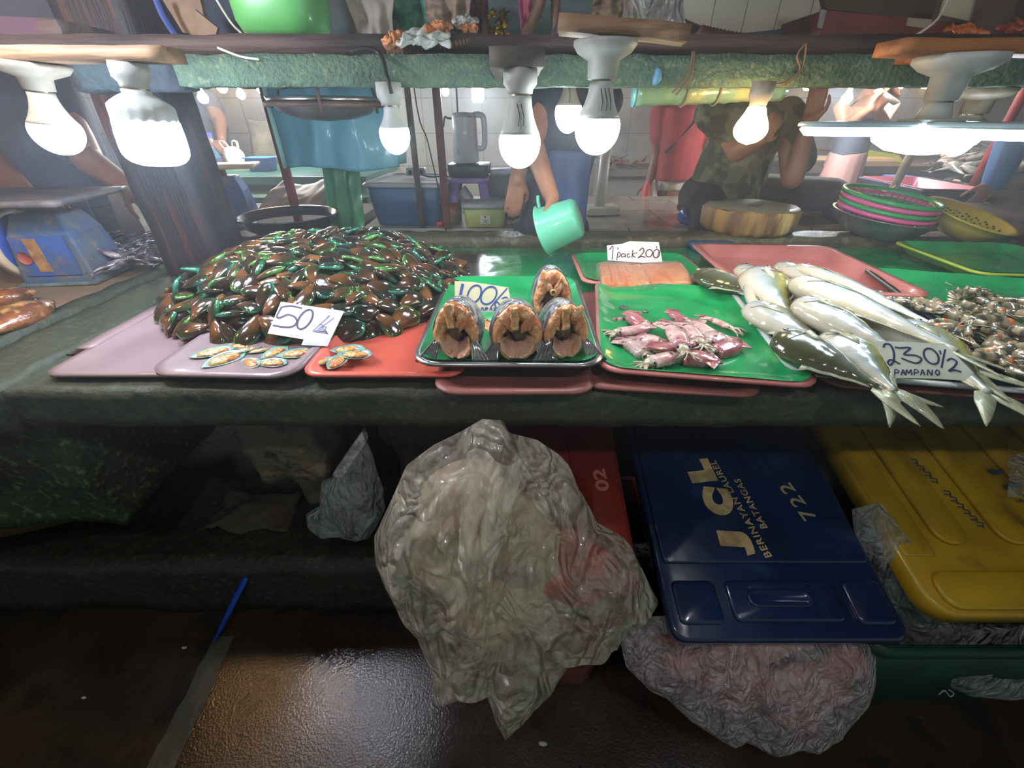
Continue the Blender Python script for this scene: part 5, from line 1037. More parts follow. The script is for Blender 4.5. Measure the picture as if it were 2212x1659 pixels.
# big doubled teal bag hanging in front
def bagf(a, b):
    xl, xr = PY(614, 362, 1.9).x, PY(852, 362, 1.9).x; t = b; x = xl + (xr - xl) * a + (0.02 * (a - 0.5)) * (1 - t); z0 = PY(700, 366, 1.9).z; z = z0 + (1.92 - z0) * t
    s = math.sin(pi * a); y = 1.95 - 0.045 * s ** 0.5 * (1 - 0.5 * t) + 0.009 * math.sin(a * 17 + 3 * noise.noise((a * 2, t * 2, 1))) + 0.014 * noise.noise((a * 6, t * 5, 7)); return (x + 0.012 * noise.noise((a * 3, t * 6, 4)), y, z + 0.008 * math.sin(a * 7) * (1 - t))
tg = thing('teal_sheet', 'large teal plastic sheet hanging behind the steel pan', 'plastic sheet', (-0.55, 1.95, 1.1))
part('front_layer', grid(bagf, 90, 70), m_teal, tg, world=True, solid=0.001)
part('rear_layer', grid(lambda a, b: Vector(bagf(a, b)) + Vector((0.01, 0.10 - 0.02 * math.sin(pi * a), 0.006)), 40, 30), m_teal, tg, world=True, solid=0.001)
part('pale_hem', tube(smooth_path([Vector(bagf(0.0, t)) + Vector((-0.008, 0, 0)) for t in (0, 0.3, 0.6, 1.0)], 4), 0.011, 8, 0.3), M('pale_teal', (132, 186, 176), 0.4), tg, world=True)
drape('green_cloth', 'green plastic cloth hanging below the teal sheet to the bench', 'cloth', [(694, 362), (775, 362), (792, 530), (716, 535)], 2.05, M('green_hang', (66, 140, 96), 0.4, (52, 122, 82), ns=4, stretch=(3, 1, 0.5), coat=0.3), amp=0.012, fs=13, depth=0.015)
# hanging steel pan with iron cradle
pc_ = PY(708, 240, 1.45); hp_ = thing('hanging_pan', 'wide steel weighing pan hanging in an iron ring', 'pan', (pc_.x, 1.45, zy(262, 1.45)))
part('pan_dish', lathe([(0.001, 0), (0.07, 0.004), (0.12, 0.018), (0.152, 0.045), (0.157, 0.058), (0.154, 0.058), (0.147, 0.046), (0.115, 0.022), (0.001, 0.006)], 44), m_steel, hp_)
m_iron = M('rusty_iron', (92, 72, 60), 0.6, (70, 54, 46), ns=20)
part('iron_ring', lathe([(0.157, 0.034), (0.163, 0.034), (0.163, 0.046), (0.157, 0.046), (0.157, 0.034)], 44), m_iron, hp_)
for a in (-75, 45, 165): part('hanger', tube([(0.161 * math.cos(math.radians(a)), 0.161 * math.sin(math.radians(a)), 0.02), (0.160 * math.cos(math.radians(a)), 0.160 * math.sin(math.radians(a)), 0.06), (0.12 * math.cos(math.radians(a)), 0.12 * math.sin(math.radians(a)), 0.20)], 0.0045, 8), m_iron, hp_)

# ----------------------------------------------------------------- left side: scales, boards, far stalls
m_sblue = M('scale_blue', (50, 92, 168), 0.45, (72, 92, 120), ns=9, nd=6, lo=0.45, hi=0.65, col3=(110, 104, 96), ns3=26, bump=0.2, bs=40)
m_srust = M('scale_dirty_front', (62, 92, 132), 0.5, (92, 100, 108), ns=10, nd=6, lo=0.4, hi=0.6, col3=(128, 120, 100), ns3=26, bump=0.2, bs=40)
def scale_(label, loc, rz, sc, clean=False):
    T = thing('weighing_scale', label, 'scale', loc, rz); b = m_sblue if clean else m_srust; k = sc
    part('housing', loft([[(-.12*k, -.10*k, 0), (.12*k, -.10*k, 0), (.12*k, .10*k, 0), (-.12*k, .10*k, 0)], [(-.12*k, -.10*k, .02*k), (.12*k, -.10*k, .02*k), (.12*k, .10*k, .02*k), (-.12*k, .10*k, .02*k)], [(-.10*k, -.085*k, .17*k), (.10*k, -.085*k, .17*k), (.10*k, .085*k, .17*k), (-.10*k, .085*k, .17*k)], [(-.075*k, -.06*k, .235*k), (.075*k, -.06*k, .235*k), (.075*k, .06*k, .235*k), (-.075*k, .06*k, .235*k)]]), b, T, bevel=0.006 * k, smooth=False)
    part('side_panel', box(-.085*k, .085*k, -.104*k, -.100*k, .035*k, .17*k), m_sblue, T, smooth=False)
    dl = part('dial', xf(lathe([(0.001, 0), (0.098*k, 0), (0.104*k, 0.004*k), (0.104*k, 0.022*k)], 40), Matrix.Translation((-0.128*k, 0, 0.125*k)) @ Matrix.Rotation(-pi / 2, 4, 'Y') @ Matrix.Translation((0, 0, -0.008*k))), M('dial_blue', (40, 80, 170), 0.3), T)
    part('dial_rim', xf(lathe([(0.104*k, 0.002*k), (0.120*k, 0.002*k), (0.120*k, 0.032*k), (0.104*k, 0.032*k), (0.104*k, 0.002*k)], 40), Matrix.Translation((-0.128*k, 0, 0.125*k)) @ Matrix.Rotation(-pi / 2, 4, 'Y') @ Matrix.Translation((0, 0, -0.008*k))), M('dial_rim', (206, 190, 160), 0.4), dl)
    part('foot_plate', box(-.135*k, .125*k, -.115*k, .115*k, -0.001, 0.006), M('foot_plate', (108, 136, 140), 0.5, (80, 90, 90), ns=12), T, bevel=0.001)
    part('label_plate', box(-.04*k, .0*k, -.1065*k, -.104*k, .05*k, .165*k), M('tan_plate', (176, 134, 84), 0.5, (140, 100, 60), ns=40), T, smooth=False)
    part('red_spot', xf(lathe([(0.001, 0), (0.022*k, 0), (0.022*k, 0.002)], 24), Matrix.Translation((-.062*k, -.1065*k, .10*k)) @ Matrix.Rotation(pi / 2, 4, 'X')), M('redspot', (170, 84, 70), 0.5), T)
    part('stem', box(-.03*k, .03*k, -.03*k, .03*k, .235*k, .275*k), m_iron, T)
    return T
sc1 = scale_('big rusty blue weighing scale on the left stall', (-1.44, 1.37, 0.900), 8, 0.86)
part('weighing_plate', rough(dense_box(-0.24, 0.16, -0.16, 0.16, 0.238, 0.252, 0.04), 0.003, 10), M('plate_grey', (92, 92, 100), 0.5, (120, 110, 104), ns=20, nd=5), sc1)
sc2 = scale_('cleaner round dial blue scale between the dark post and the teal sheet', (-1.36, 2.15, 0.90), 20, 0.92, True)
part('weighing_plate', loft([rring(0, 0, 0.34, 0.26, 0.03, 0.252), rring(0, 0, 0.34, 0.26, 0.03, 0.262)]), M('cream_board', (206, 186, 160), 0.5, (190, 170, 140), ns=6), sc2)
single('green_net_basket', 'small green net basket leaning below the cleaner scale', 'basket', join(*[tube(smooth_path([PY(u, v, 1.98) for u, v in P], 4), 0.005, 6) for P in ([(462, 450), (470, 478), (486, 508), (500, 490), (492, 470), (462, 455)], [(466, 466), (484, 470)], [(470, 480), (496, 482)], [(476, 494), (498, 492)], [(474, 460), (484, 502)])]), M('netgreen', (84, 140, 112), 0.5))
# small stall table for these things
sm_ = thing('rear_stall_table', 'low stall table under the round dial scale and the white sack', 'table', (-1.2, 2.3, 0))
part('table_top', box(-2.25, -0.80, 2.0, 2.75, 0.86, 0.90), M('dk_table', (110, 104, 88), 0.5, (80, 76, 66), ns=5), sm_, world=True, smooth=False); part('table_base', box(-2.2, -0.85, 2.1, 2.7, 0.0, 0.86), m_concd, sm_, world=True, smooth=False)
def sackf(a, b):
    u = 560 + 148 * a; v0 = 404 + 12 * math.sin(a * 5); v1 = 470 - 8 * math.cos(a * 4); p = PY(u, v1, 2.12).lerp(PY(u, v0, 2.12), b); return p + Vector((0, 0.25 * (b ** 2.5) + 0.02 * noise.noise((a * 6, b * 4, 2)), 0.006 * noise.noise((a * 9, b * 9, 1))))
single('white_sack', 'whitish plastic sack draped on the table left of the green cloth', 'sack', grid(sackf, 40, 24), M('sack', (160, 150, 140), 0.6, (130, 116, 100), ns=5), solid=0.004)
# fish on the left stall
m_brfish = M('brown_fish', (150, 92, 54), 0.22, (96, 60, 44), ns=12, nd=5, coat=0.8, col3=(190, 150, 90), ns3=30, bump=0.3, bs=80)
def lump_fish(name, label, u0, v0, u1, v1, z, r, mat, group=None, sq=0.6):
    a, b = PZ(u0, v0, z), PZ(u1, v1, z); P = [a.lerp(b, t) for t in [i / 10 for i in range(11)]]
    T = thing(name, label, 'fish', a, group=group); part('body', tube(P, [r * max(0.12, math.sin(min(1, 0.12 + t * 1.9) * pi / 2) * (1 - 0.75 * max(0, t - 0.45) / 0.55)) for t in [i / 10 for i in range(11)]], 14, sq), mat, T, world=True)
    d = (b - a).normalized(); s = Vector((-d.y, d.x, 0)); part('tail_fin', ([b, b + d * r * 1.1 + s * r * 0.8, b + d * r * 0.7, b + d * r * 1.1 - s * r * 0.8], [(0, 1, 2), (0, 2, 3)]), mat, T, world=True, solid=0.002)
    part('eye', ball(a.lerp(b, 0.09) + Vector((0, 0, r * sq * 0.42)) - s * r * 0.3, r * 0.12, 8, 6), m_eye, T, world=True); return T
lump_fish('brown_fish', 'large brown fish nose to the right on the tan stall top', 112, 652, -60, 730, 0.93, 0.055, m_brfish)
lump_fish('brown_fish', 'brown fish lying behind the large one on the tan stall top', 80, 628, -70, 660, 0.925, 0.04, m_brfish)
lump_fish('brown_fish', 'brown fish cut off by the left edge in front', -10, 688, -120, 760, 0.925, 0.045, m_brfish)
sp = thing('small_fish', 'small silver grey fish, one of the pile beside the big blue scale', 'fish', (0, 0, 0), group='small grey fish on the left stall')
m_sfish = M('small_silver', (150, 144, 150), 0.25, (78, 74, 82), ns=30, nd=3, coat=0.7, rnd=0.25)
part('body', tube([(0.09 * t, 0.004 * math.sin(t * 6), 0) for t in [i / 8 for i in range(9)]], [0.002, 0.009, 0.0115, 0.012, 0.0105, 0.008, 0.005, 0.0028, 0.002], 8, 0.7), m_sfish, sp)
part('tail_fin', ([Vector((0.088, 0, 0)), Vector((0.108, 0.012, 0)), Vector((0.100, 0, 0)), Vector((0.108, -0.012, 0))], [(0, 1, 2), (0, 2, 3)]), m_sfish, sp, solid=0.0015)
first = True
for k in range(56):
    u, v = R.uniform(222, 318), R.uniform(508, 570); q = (u - 268) / 52; w_ = (v - 545) / 34
    h = max(0, 1 - q * q) * 0.05; o = sp if first else copy_tree(sp); first = False
    o.location = PZ(u, v, 0.905 + h * max(0.1, 1 - w_ * w_) + 0.01); o.rotation_euler = (R.uniform(-.5, .5), R.uniform(-.4, .4), R.uniform(0, 6.28))
# far stalls: left, middle, right
def far_stall(label, x0, x1, y0, y1, z, top, skirt=None, name='far_stall'):
    T = thing(name, label, 'stall', ((x0 + x1) / 2, (y0 + y1) / 2, 0)); part('stall_top', box(x0, x1, y0, y1, z - 0.05, z), top, T, world=True, smooth=False, bevel=0.004); part('stall_base', box(x0 + 0.05, x1 - 0.05, y0 + 0.06, y1, 0, z - 0.05), skirt or m_concd, T, world=True, smooth=False); return T
far_stall('far green covered stall at left behind the red pole', -3.4, -0.95, 3.0, 3.9, 1.02, M('dkgreen', (44, 96, 82), 0.4, (34, 76, 66), ns=4), M('dkg2', (44, 84, 64), 0.5))
far_stall('far stall in the middle carrying the brown fish', 0.75, 1.9, 3.9, 4.5, 0.97, M('far_top', (120, 112, 100), 0.5), M('far_front', (140, 136, 124), 0.5))
far_stall('far stall at right with the cutting board and fish', 2.15, 5.2, 3.35, 4.3, 1.05, M('far_dark', (74, 64, 54), 0.5), M('far_front2', (150, 144, 126), 0.5, (120, 112, 96), ns=5))
single('far_left_counter', 'pale far stall at the left behind the dark post', 'stall', box(-5.0, -2.3, 2.1, 2.9, 0.0, 0.93), M('pale_far', (120, 118, 112), 0.6), smooth=False)
bs_ = thing('blue_basin', 'bright blue basin on the far green stall', 'basin', PZ(570, 368, 1.022)); part('basin_wall', pan_shape(0.20, 0.15, 0.085, 0.03, 0.004, 0.02, 0.01, 5), M('brightblue', (52, 110, 190), 0.35), bs_)
single('wall_hole_slab', 'grey brown slab standing in for a hole in the tiled wall behind the basin', 'stone', rough(dense_box(-0.10, 0.12, -0.03, 0.03, 0, 0.30, 0.03), 0.018, 8), M('stone', (120, 112, 92), 0.8, (84, 80, 70), ns=8, nd=6, bump=0.5), loc=PZ(560, 352, 1.022) + Vector((0, 0.12, 0)), eul=(-0.1, 0.12, 0))  # slab put in where the tiled wall is broken open
wb = thing('water_bottle', 'clear water bottle with blue label on the far green stall', 'bottle', PZ(474, 356, 1.022)); part('bottle_wall', lathe([(0.03, 0), (0.032, 0.01), (0.032, 0.11), (0.03, 0.13), (0.012, 0.155), (0.012, 0.165)], 20, True), M('clear', (190, 210, 220), 0.1, trans=0.7), wb); part('cap', lathe([(0.014, 0.165), (0.014, 0.18), (0.001, 0.181)], 16), m_lampw, wb); part('bottle_label', lathe([(0.0325, 0.05), (0.0328, 0.1)], 20), M('bottle_blue', (90, 160, 200), 0.4), wb)
wbg = PZ(512, 358, 1.022); wbt = thing('white_bag', 'white shopping bag with two handles on the far green stall', 'bag', wbg)
g = ball((0, 0, 0.06), (0.085, 0.05, 0.075), 24, 14); part('bag_body', ([v + noise.noise_vector(v * 16) * 0.016 for v in g[0]], g[1]), M('bagwhite', (206, 204, 200), 0.5), wbt)
for sx in (-1, 1): part('handle', tube(smooth_path([(sx * 0.045, 0, 0.10), (sx * 0.065 - 0.01, 0, 0.16), (sx * 0.03 - 0.01, 0, 0.165), (sx * 0.01, 0, 0.11)], 4), 0.009, 8, 0.4), MATS['bagwhite'], wbt)
single('green_bag', 'flattened green plastic bag under the water bottle', 'bag', rough(grid(lambda a, b: (0.28 * a, 0.16 * b, 0.02 * abs(math.sin(a * 6) * math.sin(b * 5))), 20, 12), 0.012, 14), M('greenbag', (70, 160, 120), 0.3), loc=PZ(462, 362, 1.024), solid=0.002)
single('chopping_board', 'pale board lying on the right far stall', 'board', box(0, 0.62, 0, 0.22, 0, 0.02), M('palewood', (190, 164, 130), 0.5, (168, 140, 106), ns=6), loc=PZ(1745, 346, 1.052), rz=-12, smooth=False)
single('pink_plate', 'flat pink plate on the right far stall', 'plate', lathe([(0.08, 0), (0.1, 0.012), (0.1, 0.016), (0.07, 0.006), (0.001, 0.005)], 28, True), M('pinkplate', (200, 96, 104), 0.4), loc=PZ(1786, 324, 1.052))
single('lime_tray', 'lime green tray leaning among the far fish', 'tray', pan_shape(0.36, 0.26, 0.035, 0.02), M('lime', (110, 132, 36), 0.4), loc=PZ(1885, 344, 1.055), rz=-30, eul=(0.15, 0.12, -0.5))
gb2 = thing('green_basket', 'far green basket with reddish filling left of the red shirt', 'basket', PZ(1392, 338, 0.972)); part('basket_wall', lathe([(0.09, 0), (0.12, 0.10), (0.125, 0.10), (0.125, 0.108), (0.115, 0.10), (0.001, 0.09)], 28, True), M('fgb', (60, 120, 90), 0.4), gb2); part('filling', lathe([(0.112, 0.1), (0.001, 0.102)], 20), M('fill', (120, 60, 60), 0.6), gb2)
def fish_pile(n, label, group, us, vs, z, mat, L_, src=[None]):
    o0 = None
    for k in range(n):
        if o0 is None:
            o0 = thing('market_fish', label, 'fish', (0, 0, 0), group=group); q = L_ / 0.09
            part('body', tube([(L_ * t, 0.004 * math.sin(t * 6), 0) for t in [i / 8 for i in range(9)]], [w_ * q for w_ in [0.002, 0.010, 0.0125, 0.013, 0.011, 0.008, 0.005, 0.0028, 0.002]], 8, 0.7), mat, o0)
            part('tail_fin', ([Vector((L_, 0, 0)), Vector((L_ * 1.22, L_ * .14, 0)), Vector((L_ * 1.1, 0, 0)), Vector((L_ * 1.22, -L_ * .14, 0))], [(0, 1, 2), (0, 2, 3)]), mat, o0, solid=0.002); o = o0
        else: o = copy_tree(o0)
        u, v = R.uniform(*us), R.uniform(*vs); o.location = PZ(u, v, z) + Vector((0, 0, R.uniform(0.01, 0.05))); o.rotation_euler = (R.uniform(-.5, .5), R.uniform(-.4, .4), R.uniform(0, 6.28))
fish_pile(26, 'brown fish, one of the row on the middle far stall', 'fish on the middle far stall', (1285, 1410), (353, 365), 0.975, M('farbrown', (160, 100, 60), 0.3, (90, 60, 44), ns=20, rnd=0.3), 0.13)  # mottled brown is the fish's own colour
fish_pile(40, 'long pale grey fish, one of the heap on the right far stall', 'fish on the right far stall', (2010, 2190), (340, 376), 1.055, M('palegrey', (176, 164, 146), 0.3, (110, 106, 100), ns=14, rnd=0.25), 0.20)
fish_pile(10, 'pinkish round fish, one of those near the blue apron sleeve', 'fish behind the pipe stand', (2030, 2140), (392, 440), 0.93, M('pinkfish', (196, 170, 156), 0.3, (140, 120, 116), ns=14, rnd=0.2), 0.15)
fish_pile(18, 'reddish fish piece, one of the row on the far green stall', 'pieces on the far green stall', (430, 700), (392, 404), 0.93, M('redpiece', (130, 70, 60), 0.3, (180, 120, 90), ns=14, rnd=0.2), 0.10)
single('far_ledge', 'ledge behind the pipe stand carrying the pinkish fish', 'ledge', box(2.63, 3.6, 2.45, 3.1, 0.0, 0.925), m_concd, smooth=False)
single('far_step', 'green ledge in front of the far green stall', 'ledge', box(-2.2, -0.9, 2.8, 3.0, 0.0, 0.925), MATS['dkg2'], smooth=False)

# ================================================================= people
m_skin1 = M('skin_tone', (172, 122, 92), 0.5, (160, 108, 80), ns=6, sss=0.1)
m_skin2 = M('skin_tone_dark', (138, 94, 70), 0.5, (120, 80, 60), ns=6)
m_hair = M('black_hair', (26, 22, 20), 0.5, bump=0.4, bs=120, stretch=(1, 1, 0.2))
m_navy = M('navy_cloth', (38, 46, 66), 0.85, (30, 36, 54), ns=5, bump=0.3, bs=14)
def tors(P, r, sq=0.6, n=16): return tube([Vector(p) for p in P], r, n, sq)
def limb(*pr): return join(*[capsule(a, b, ra, rb) for (a, ra), (b, rb) in zip(pr, pr[1:])])
def hand(wrist, direction, up, curl=0.4, side=1, s=1.0):
    """palm, five separate fingers bent at the knuckles, thumb leaving the side of the palm"""
    d = Vector(direction).normalized(); up = Vector(up); up = (up - d * up.dot(d)).normalized(); sd = d.cross(up) * side; w = Vector(wrist)
    def at_(x, y, z): return w + (d * x + sd * y + up * z) * s
    G = []
    for y in (-0.026, -0.009, 0.009, 0.026): G.append(capsule(at_(0.0, y * 0.7, 0), at_(0.078 - abs(y + 0.004) * 0.3, y, 0), 0.015 * s, 0.0115 * s, 10))
    for y, l in ((-0.030, 0.058), (-0.010, 0.074), (0.010, 0.080), (0.030, 0.070)):
        p = at_(0.078, y, 0); a = 0.0
        for k, q in enumerate((0.45, 0.32, 0.26)):
            a += curl * (0.9 if k else 0.6); n_ = p + (d * math.cos(a) - up * math.sin(a)) * l * q * s; G.append(capsule(p, n_, (0.0088 - 0.0007 * k) * s, (0.0082 - 0.0007 * k) * s, 8)); p = n_
    p0 = at_(0.018, 0.026, -0.004); p1 = at_(0.045, 0.050, -0.012); p2 = at_(0.068, 0.056, -0.02 - 0.01 * curl); p3 = at_(0.088, 0.054, -0.03 - 0.02 * curl)
    G += [capsule(p0, p1, 0.014 * s, 0.0105 * s, 8), capsule(p1, p2, 0.010 * s, 0.009 * s, 8), capsule(p2, p3, 0.009 * s, 0.0075 * s, 8)]
    return join(*G)
def headg(c, face, s=1.0):
    """head with nose, ears, brow, lips and chin; face = direction it looks towards"""
    f = Vector(face).normalized(); up = Vector((0, 0, 1)); up = (up - f * up.dot(f)).normalized(); r = f.cross(up); c = Vector(c); q = Matrix((r, f, up)).transposed()
    def L(x, y, z): return c + (r * x + f * y + up * z) * s
    def e(x, y, z, a, b, d): return ball(L(x, y, z), (a * s, b * s, d * s), 16, 10, q) if False else ([q @ (v) + L(x, y, z) for v in ball((0, 0, 0), (a * s, b * s, d * s), 16, 10)[0]], ball((0, 0, 0), (1, 1, 1), 16, 10)[1])
    return join(e(0, -0.012, 0.03, .074, .092, .09), e(0, 0.022, -0.035, .058, .062, .072), e(0, 0.05, -0.085, .026, .026, .022), e(0, 0.092, -0.012, .012, .018, .022), e(0, 0.088, -0.025, .017, .014, .010),
                e(0, 0.076, -0.055, .026, .014, .006), e(0, 0.074, -0.066, .023, .014, .007), e(-0.03, 0.07, 0.024, .024, .014, .007), e(0.03, 0.07, 0.024, .024, .014, .007), e(-0.074, -0.008, -0.004, .009, .018, .028), e(0.074, -0.008, -0.004, .009, .018, .028)), L, e
def person(label, base, body, clothes, head=None, face=(0, -1, 0), skin=None, hair=True, vox=0.007, extra=None, hs=1.0):
    T = thing('person', label, 'person', base); g = body; skin = skin or m_skin1
    if head is not None:
        hg, L, e = headg(head, face, hs); g = join(g, hg, capsule(L(0, -0.02, -0.20), L(0, -0.01, -0.06), 0.056 * hs, 0.05 * hs))
    part('body', g, skin, T, world=True, remesh=vox, sm=3)
    if head is not None:
        if hair: part('hair', join(e(0, -0.026, 0.046, .082, .090, .085), e(0, -0.055, -0.02, .072, .055, .07)), m_hair, T, world=True, remesh=0.008, sm=2)
        for s in (-1, 1):
            ey = part('eye', e(s * 0.03, 0.078, 0.006, .012, .008, .008), M('eye_white', (220, 216, 210), 0.2), T, world=True); part('iris', e(s * 0.03, 0.0855, 0.006, .005, .003, .005), m_eye, ey, world=True)
    for nm, g2, mt in clothes: part(nm, g2, mt, T, world=True, remesh=0.010, sm=4)
    return T
# --- person pouring water (centre)
y1 = 1.96
hd = (0.30, 1.93, 1.60)
body = join(tors([(0.17, y1, 0.86), (0.18, y1, 1.05), (0.22, 1.95, 1.25), (0.25, 1.94, 1.40), (0.26, 1.94, 1.46)], [0.15, 0.14, 0.15, 0.17, 0.08], 0.65),
            limb(((0.14, 1.90, 1.43), 0.05), (PY(1148, 305, 1.80), 0.043), (PY(1192, 428, 1.56), 0.028)), limb(((0.16, 2.02, 1.42), 0.05), (PY(1132, 312, 1.98), 0.042), (PY(1118, 385, 1.80), 0.03)),
            hand(PY(1192, 428, 1.56), (0.12, -0.35, -0.9), (0.9, -0.3, 0.1), 0.75, 1), hand(PY(1118, 385, 1.80), (-0.15, -0.05, -1), (0.2, -1, 0), 0.35, -1),
            limb(((0.12, 1.97, 0.9), 0.09), ((0.11, 1.99, 0.48), 0.06), ((0.11, 2.0, 0.08), 0.04)), limb(((0.27, 1.97, 0.9), 0.09), ((0.27, 2.0, 0.48), 0.06), ((0.27, 2.0, 0.08), 0.04)), capsule((0.11, 1.97, 0.04), (0.09, 1.85, 0.03), 0.04, 0.035), capsule((0.27, 1.97, 0.04), (0.29, 1.85, 0.03), 0.04, 0.035))
shirt = join(tors([(0.18, y1, 1.0), (0.19, y1, 1.12), (0.22, 1.95, 1.27), (0.25, 1.94, 1.42), (0.26, 1.94, 1.475)], [0.175, 0.165, 0.17, 0.185, 0.08], 0.68), limb(((0.14, 1.91, 1.43), 0.068), (PY(1160, 265, 1.86), 0.058)), limb(((0.16, 2.02, 1.42), 0.068), (PY(1142, 270, 2.0), 0.06)), limb(((0.25, 1.95, 1.42), 0.07), ((0.36, 1.97, 1.40), 0.075)))
trs = join(tors([(0.17, y1, 0.80), (0.17, y1, 0.92), (0.18, y1, 1.03)], [0.17, 0.175, 0.16], 0.7), limb(((0.10, 1.97, 0.9), 0.10), ((0.09, 1.99, 0.45), 0.085), ((0.09, 2.0, 0.10), 0.07)), limb(((0.26, 1.97, 0.9), 0.10), ((0.27, 2.0, 0.45), 0.085), ((0.27, 2.0, 0.10), 0.07)))
P1 = person('person in navy shirt and blue apron pouring water over the counter', (0.2, 2.0, 0.0), body, [('shirt', shirt, m_navy), ('trousers', trs, M('charcoal_cloth', (40, 44, 52), 0.85, bump=0.3, bs=14))], hd, (-0.35, -1, -0.45), m_skin1)
def apr(a, b):
    x = PY(1170, 420, 1.82).x + 0.21 * a - 0.02; z = 0.90 + 0.34 * b; return (x, 1.80 + 0.10 * (a - 0.5) ** 2 * 4 * 0.4 + 0.010 * math.sin(a * 14) * (1.3 - b), z)
part('apron', grid(apr, 30, 20), M('blue_apron', (66, 86, 134), 0.6, (56, 74, 120), ns=4, coat=0.2), P1, world=True, solid=0.004)
dp = PY(1208, 486, 1.52); q = (Vector((-0.88, 0.25, -0.40))).normalized().to_track_quat('Z', 'Y').to_matrix().to_4x4()
dpp = thing('water_dipper', 'mint green plastic dipper tipped to pour water', 'dipper', dp); dpp.rotation_euler = q.to_euler(); m_mint = M('mint_plastic', (110, 206, 168), 0.35, (98, 190, 156), ns=5, coat=0.3)
part('cup_wall', lathe([(0.001, -0.072), (0.058, -0.072), (0.066, -0.062), (0.078, 0.05), (0.088, 0.056), (0.088, 0.060), (0.076, 0.058), (0.062, -0.060), (0.001, -0.064)], 40), m_mint, dpp)
part('handle', tube(smooth_path([(0.0, 0.078, 0.045), (0.0, 0.10, 0.042), (0.0, 0.115, 0.036)], 4), 0.011, 10, 0.5), m_mint, dpp)
part('water_stream', tube([(-0.02, -0.086, 0.062), (-0.0, -0.10, 0.075)], [0.006, 0.003], 8), MATS['ice'], dpp)
# --- seated person in camouflage shirt
m_camo = M('camo_cloth', (98, 98, 70), 0.85, (62, 66, 46), ns=9, nd=2, lo=0.47, hi=0.53, col3=(128, 130, 98), ns3=14, bump=0.3, bs=18)
x2, yy = 1.10, 2.36
bod = join(tors([(x2 - 0.02, yy, 0.93), (x2, yy, 1.05), (x2 + 0.02, yy, 1.22), (x2 + 0.03, yy, 1.36), (x2 + 0.03, yy, 1.43)], [0.20, 0.20, 0.19, 0.19, 0.08], 0.7),
           limb(((x2 + 0.20, yy - 0.02, 1.36), 0.055), (PY(1712, 385, 2.16), 0.048), (PY(1748, 262, 2.16), 0.032)), hand(PY(1748, 264, 2.16), (0.05, 0.1, 1), (0.6, 0.6, 0.2), 0.5, -1),
           limb(((x2 - 0.17, yy - 0.02, 1.36), 0.055), (PY(1590, 330, 2.2), 0.045), (PY(1640, 300, 2.1), 0.03)), hand(PY(1640, 300, 2.1), (0.6, 0.2, 0.7), (0, -1, 0.3), 0.6, 1),
           limb(((x2 - 0.10, yy, 0.99), 0.09), ((x2 - 0.16, 2.05, 0.97), 0.07), ((x2 - 0.16, 2.02, 0.5), 0.05), ((x2 - 0.16, 2.02, 0.08), 0.035)), limb(((x2 + 0.14, yy, 0.97), 0.10), ((x2 + 0.62, 2.42, 0.96), 0.075), ((x2 + 0.66, 2.2, 0.90), 0.05)))
shi = join(tors([(x2 - 0.01, yy, 0.93), (x2 + 0.0, yy, 0.98), (x2 + 0.01, yy, 1.1), (x2 + 0.03, yy, 1.24), (x2 + 0.03, yy, 1.37), (x2 + 0.03, yy, 1.455)], [0.215, 0.235, 0.225, 0.21, 0.205, 0.085], 0.74), limb(((x2 + 0.20, yy - 0.02, 1.36), 0.072), (PY(1730, 345, 2.2), 0.066)), limb(((x2 - 0.17, yy - 0.02, 1.36), 0.072), (PY(1580, 300, 2.24), 0.06)))
trz = join(tors([(x2 - 0.02, yy, 0.93), (x2 - 0.02, yy, 1.03)], [0.24, 0.21], 0.8), limb(((x2 - 0.12, yy, 1.0), 0.11), ((x2 - 0.18, 2.06, 0.97), 0.085), ((x2 - 0.17, 2.03, 0.5), 0.075)), limb(((x2 + 0.14, yy, 1.0), 0.11), ((x2 + 0.60, 2.42, 0.985), 0.095), ((x2 + 0.66, 2.2, 0.92), 0.07)))
person('person in camouflage shirt and black trousers sitting on the tiled bench', (x2, yy, 0.886), bod, [('shirt', shi, m_camo), ('trousers', trz, M('black_cloth', (36, 34, 36), 0.85, bump=0.2, bs=14))], (x2 + 0.10, yy - 0.02, 1.59), (0.5, -0.8, -0.15), m_skin1)
# --- person in red shirt seen from behind
y3 = 3.35; x3 = PY(1475, 300, y3).x
bod = join(tors([(x3, y3, 0.86), (x3, y3, 1.0), (x3, y3, 1.2), (x3, y3, 1.38), (x3, y3, 1.43)], [0.17, 0.15, 0.17, 0.18, 0.08], 0.6), limb(((x3 - 0.19, y3, 1.36), 0.05), (PY(1418, 335, y3), 0.04), (PY(1402, 395, y3 - .05), 0.028)), hand(PY(1402, 395, y3 - .05), (-0.1, -0.1, -1), (0, -1, 0), 0.9, 1),
           limb(((x3 + 0.19, y3, 1.36), 0.05), (PY(1530, 340, y3), 0.04), (PY(1522, 385, y3 - .05), 0.028)), hand(PY(1522, 385, y3 - .05), (0, -0.1, -1), (0, -1, 0), 0.5, -1),
           limb(((x3 - 0.09, y3, 0.9), 0.085), ((x3 - 0.09, y3, 0.48), 0.06), ((x3 - 0.09, y3, 0.08), 0.04)), limb(((x3 + 0.08, y3, 0.9), 0.085), ((x3 + 0.08, y3, 0.48), 0.06), ((x3 + 0.08, y3, 0.08), 0.04)), capsule((x3 - 0.09, y3, 0.04), (x3 - 0.10, y3 + 0.12, 0.03), 0.04, 0.035), capsule((x3 + 0.08, y3, 0.04), (x3 + 0.09, y3 + 0.12, 0.03), 0.04, 0.035))
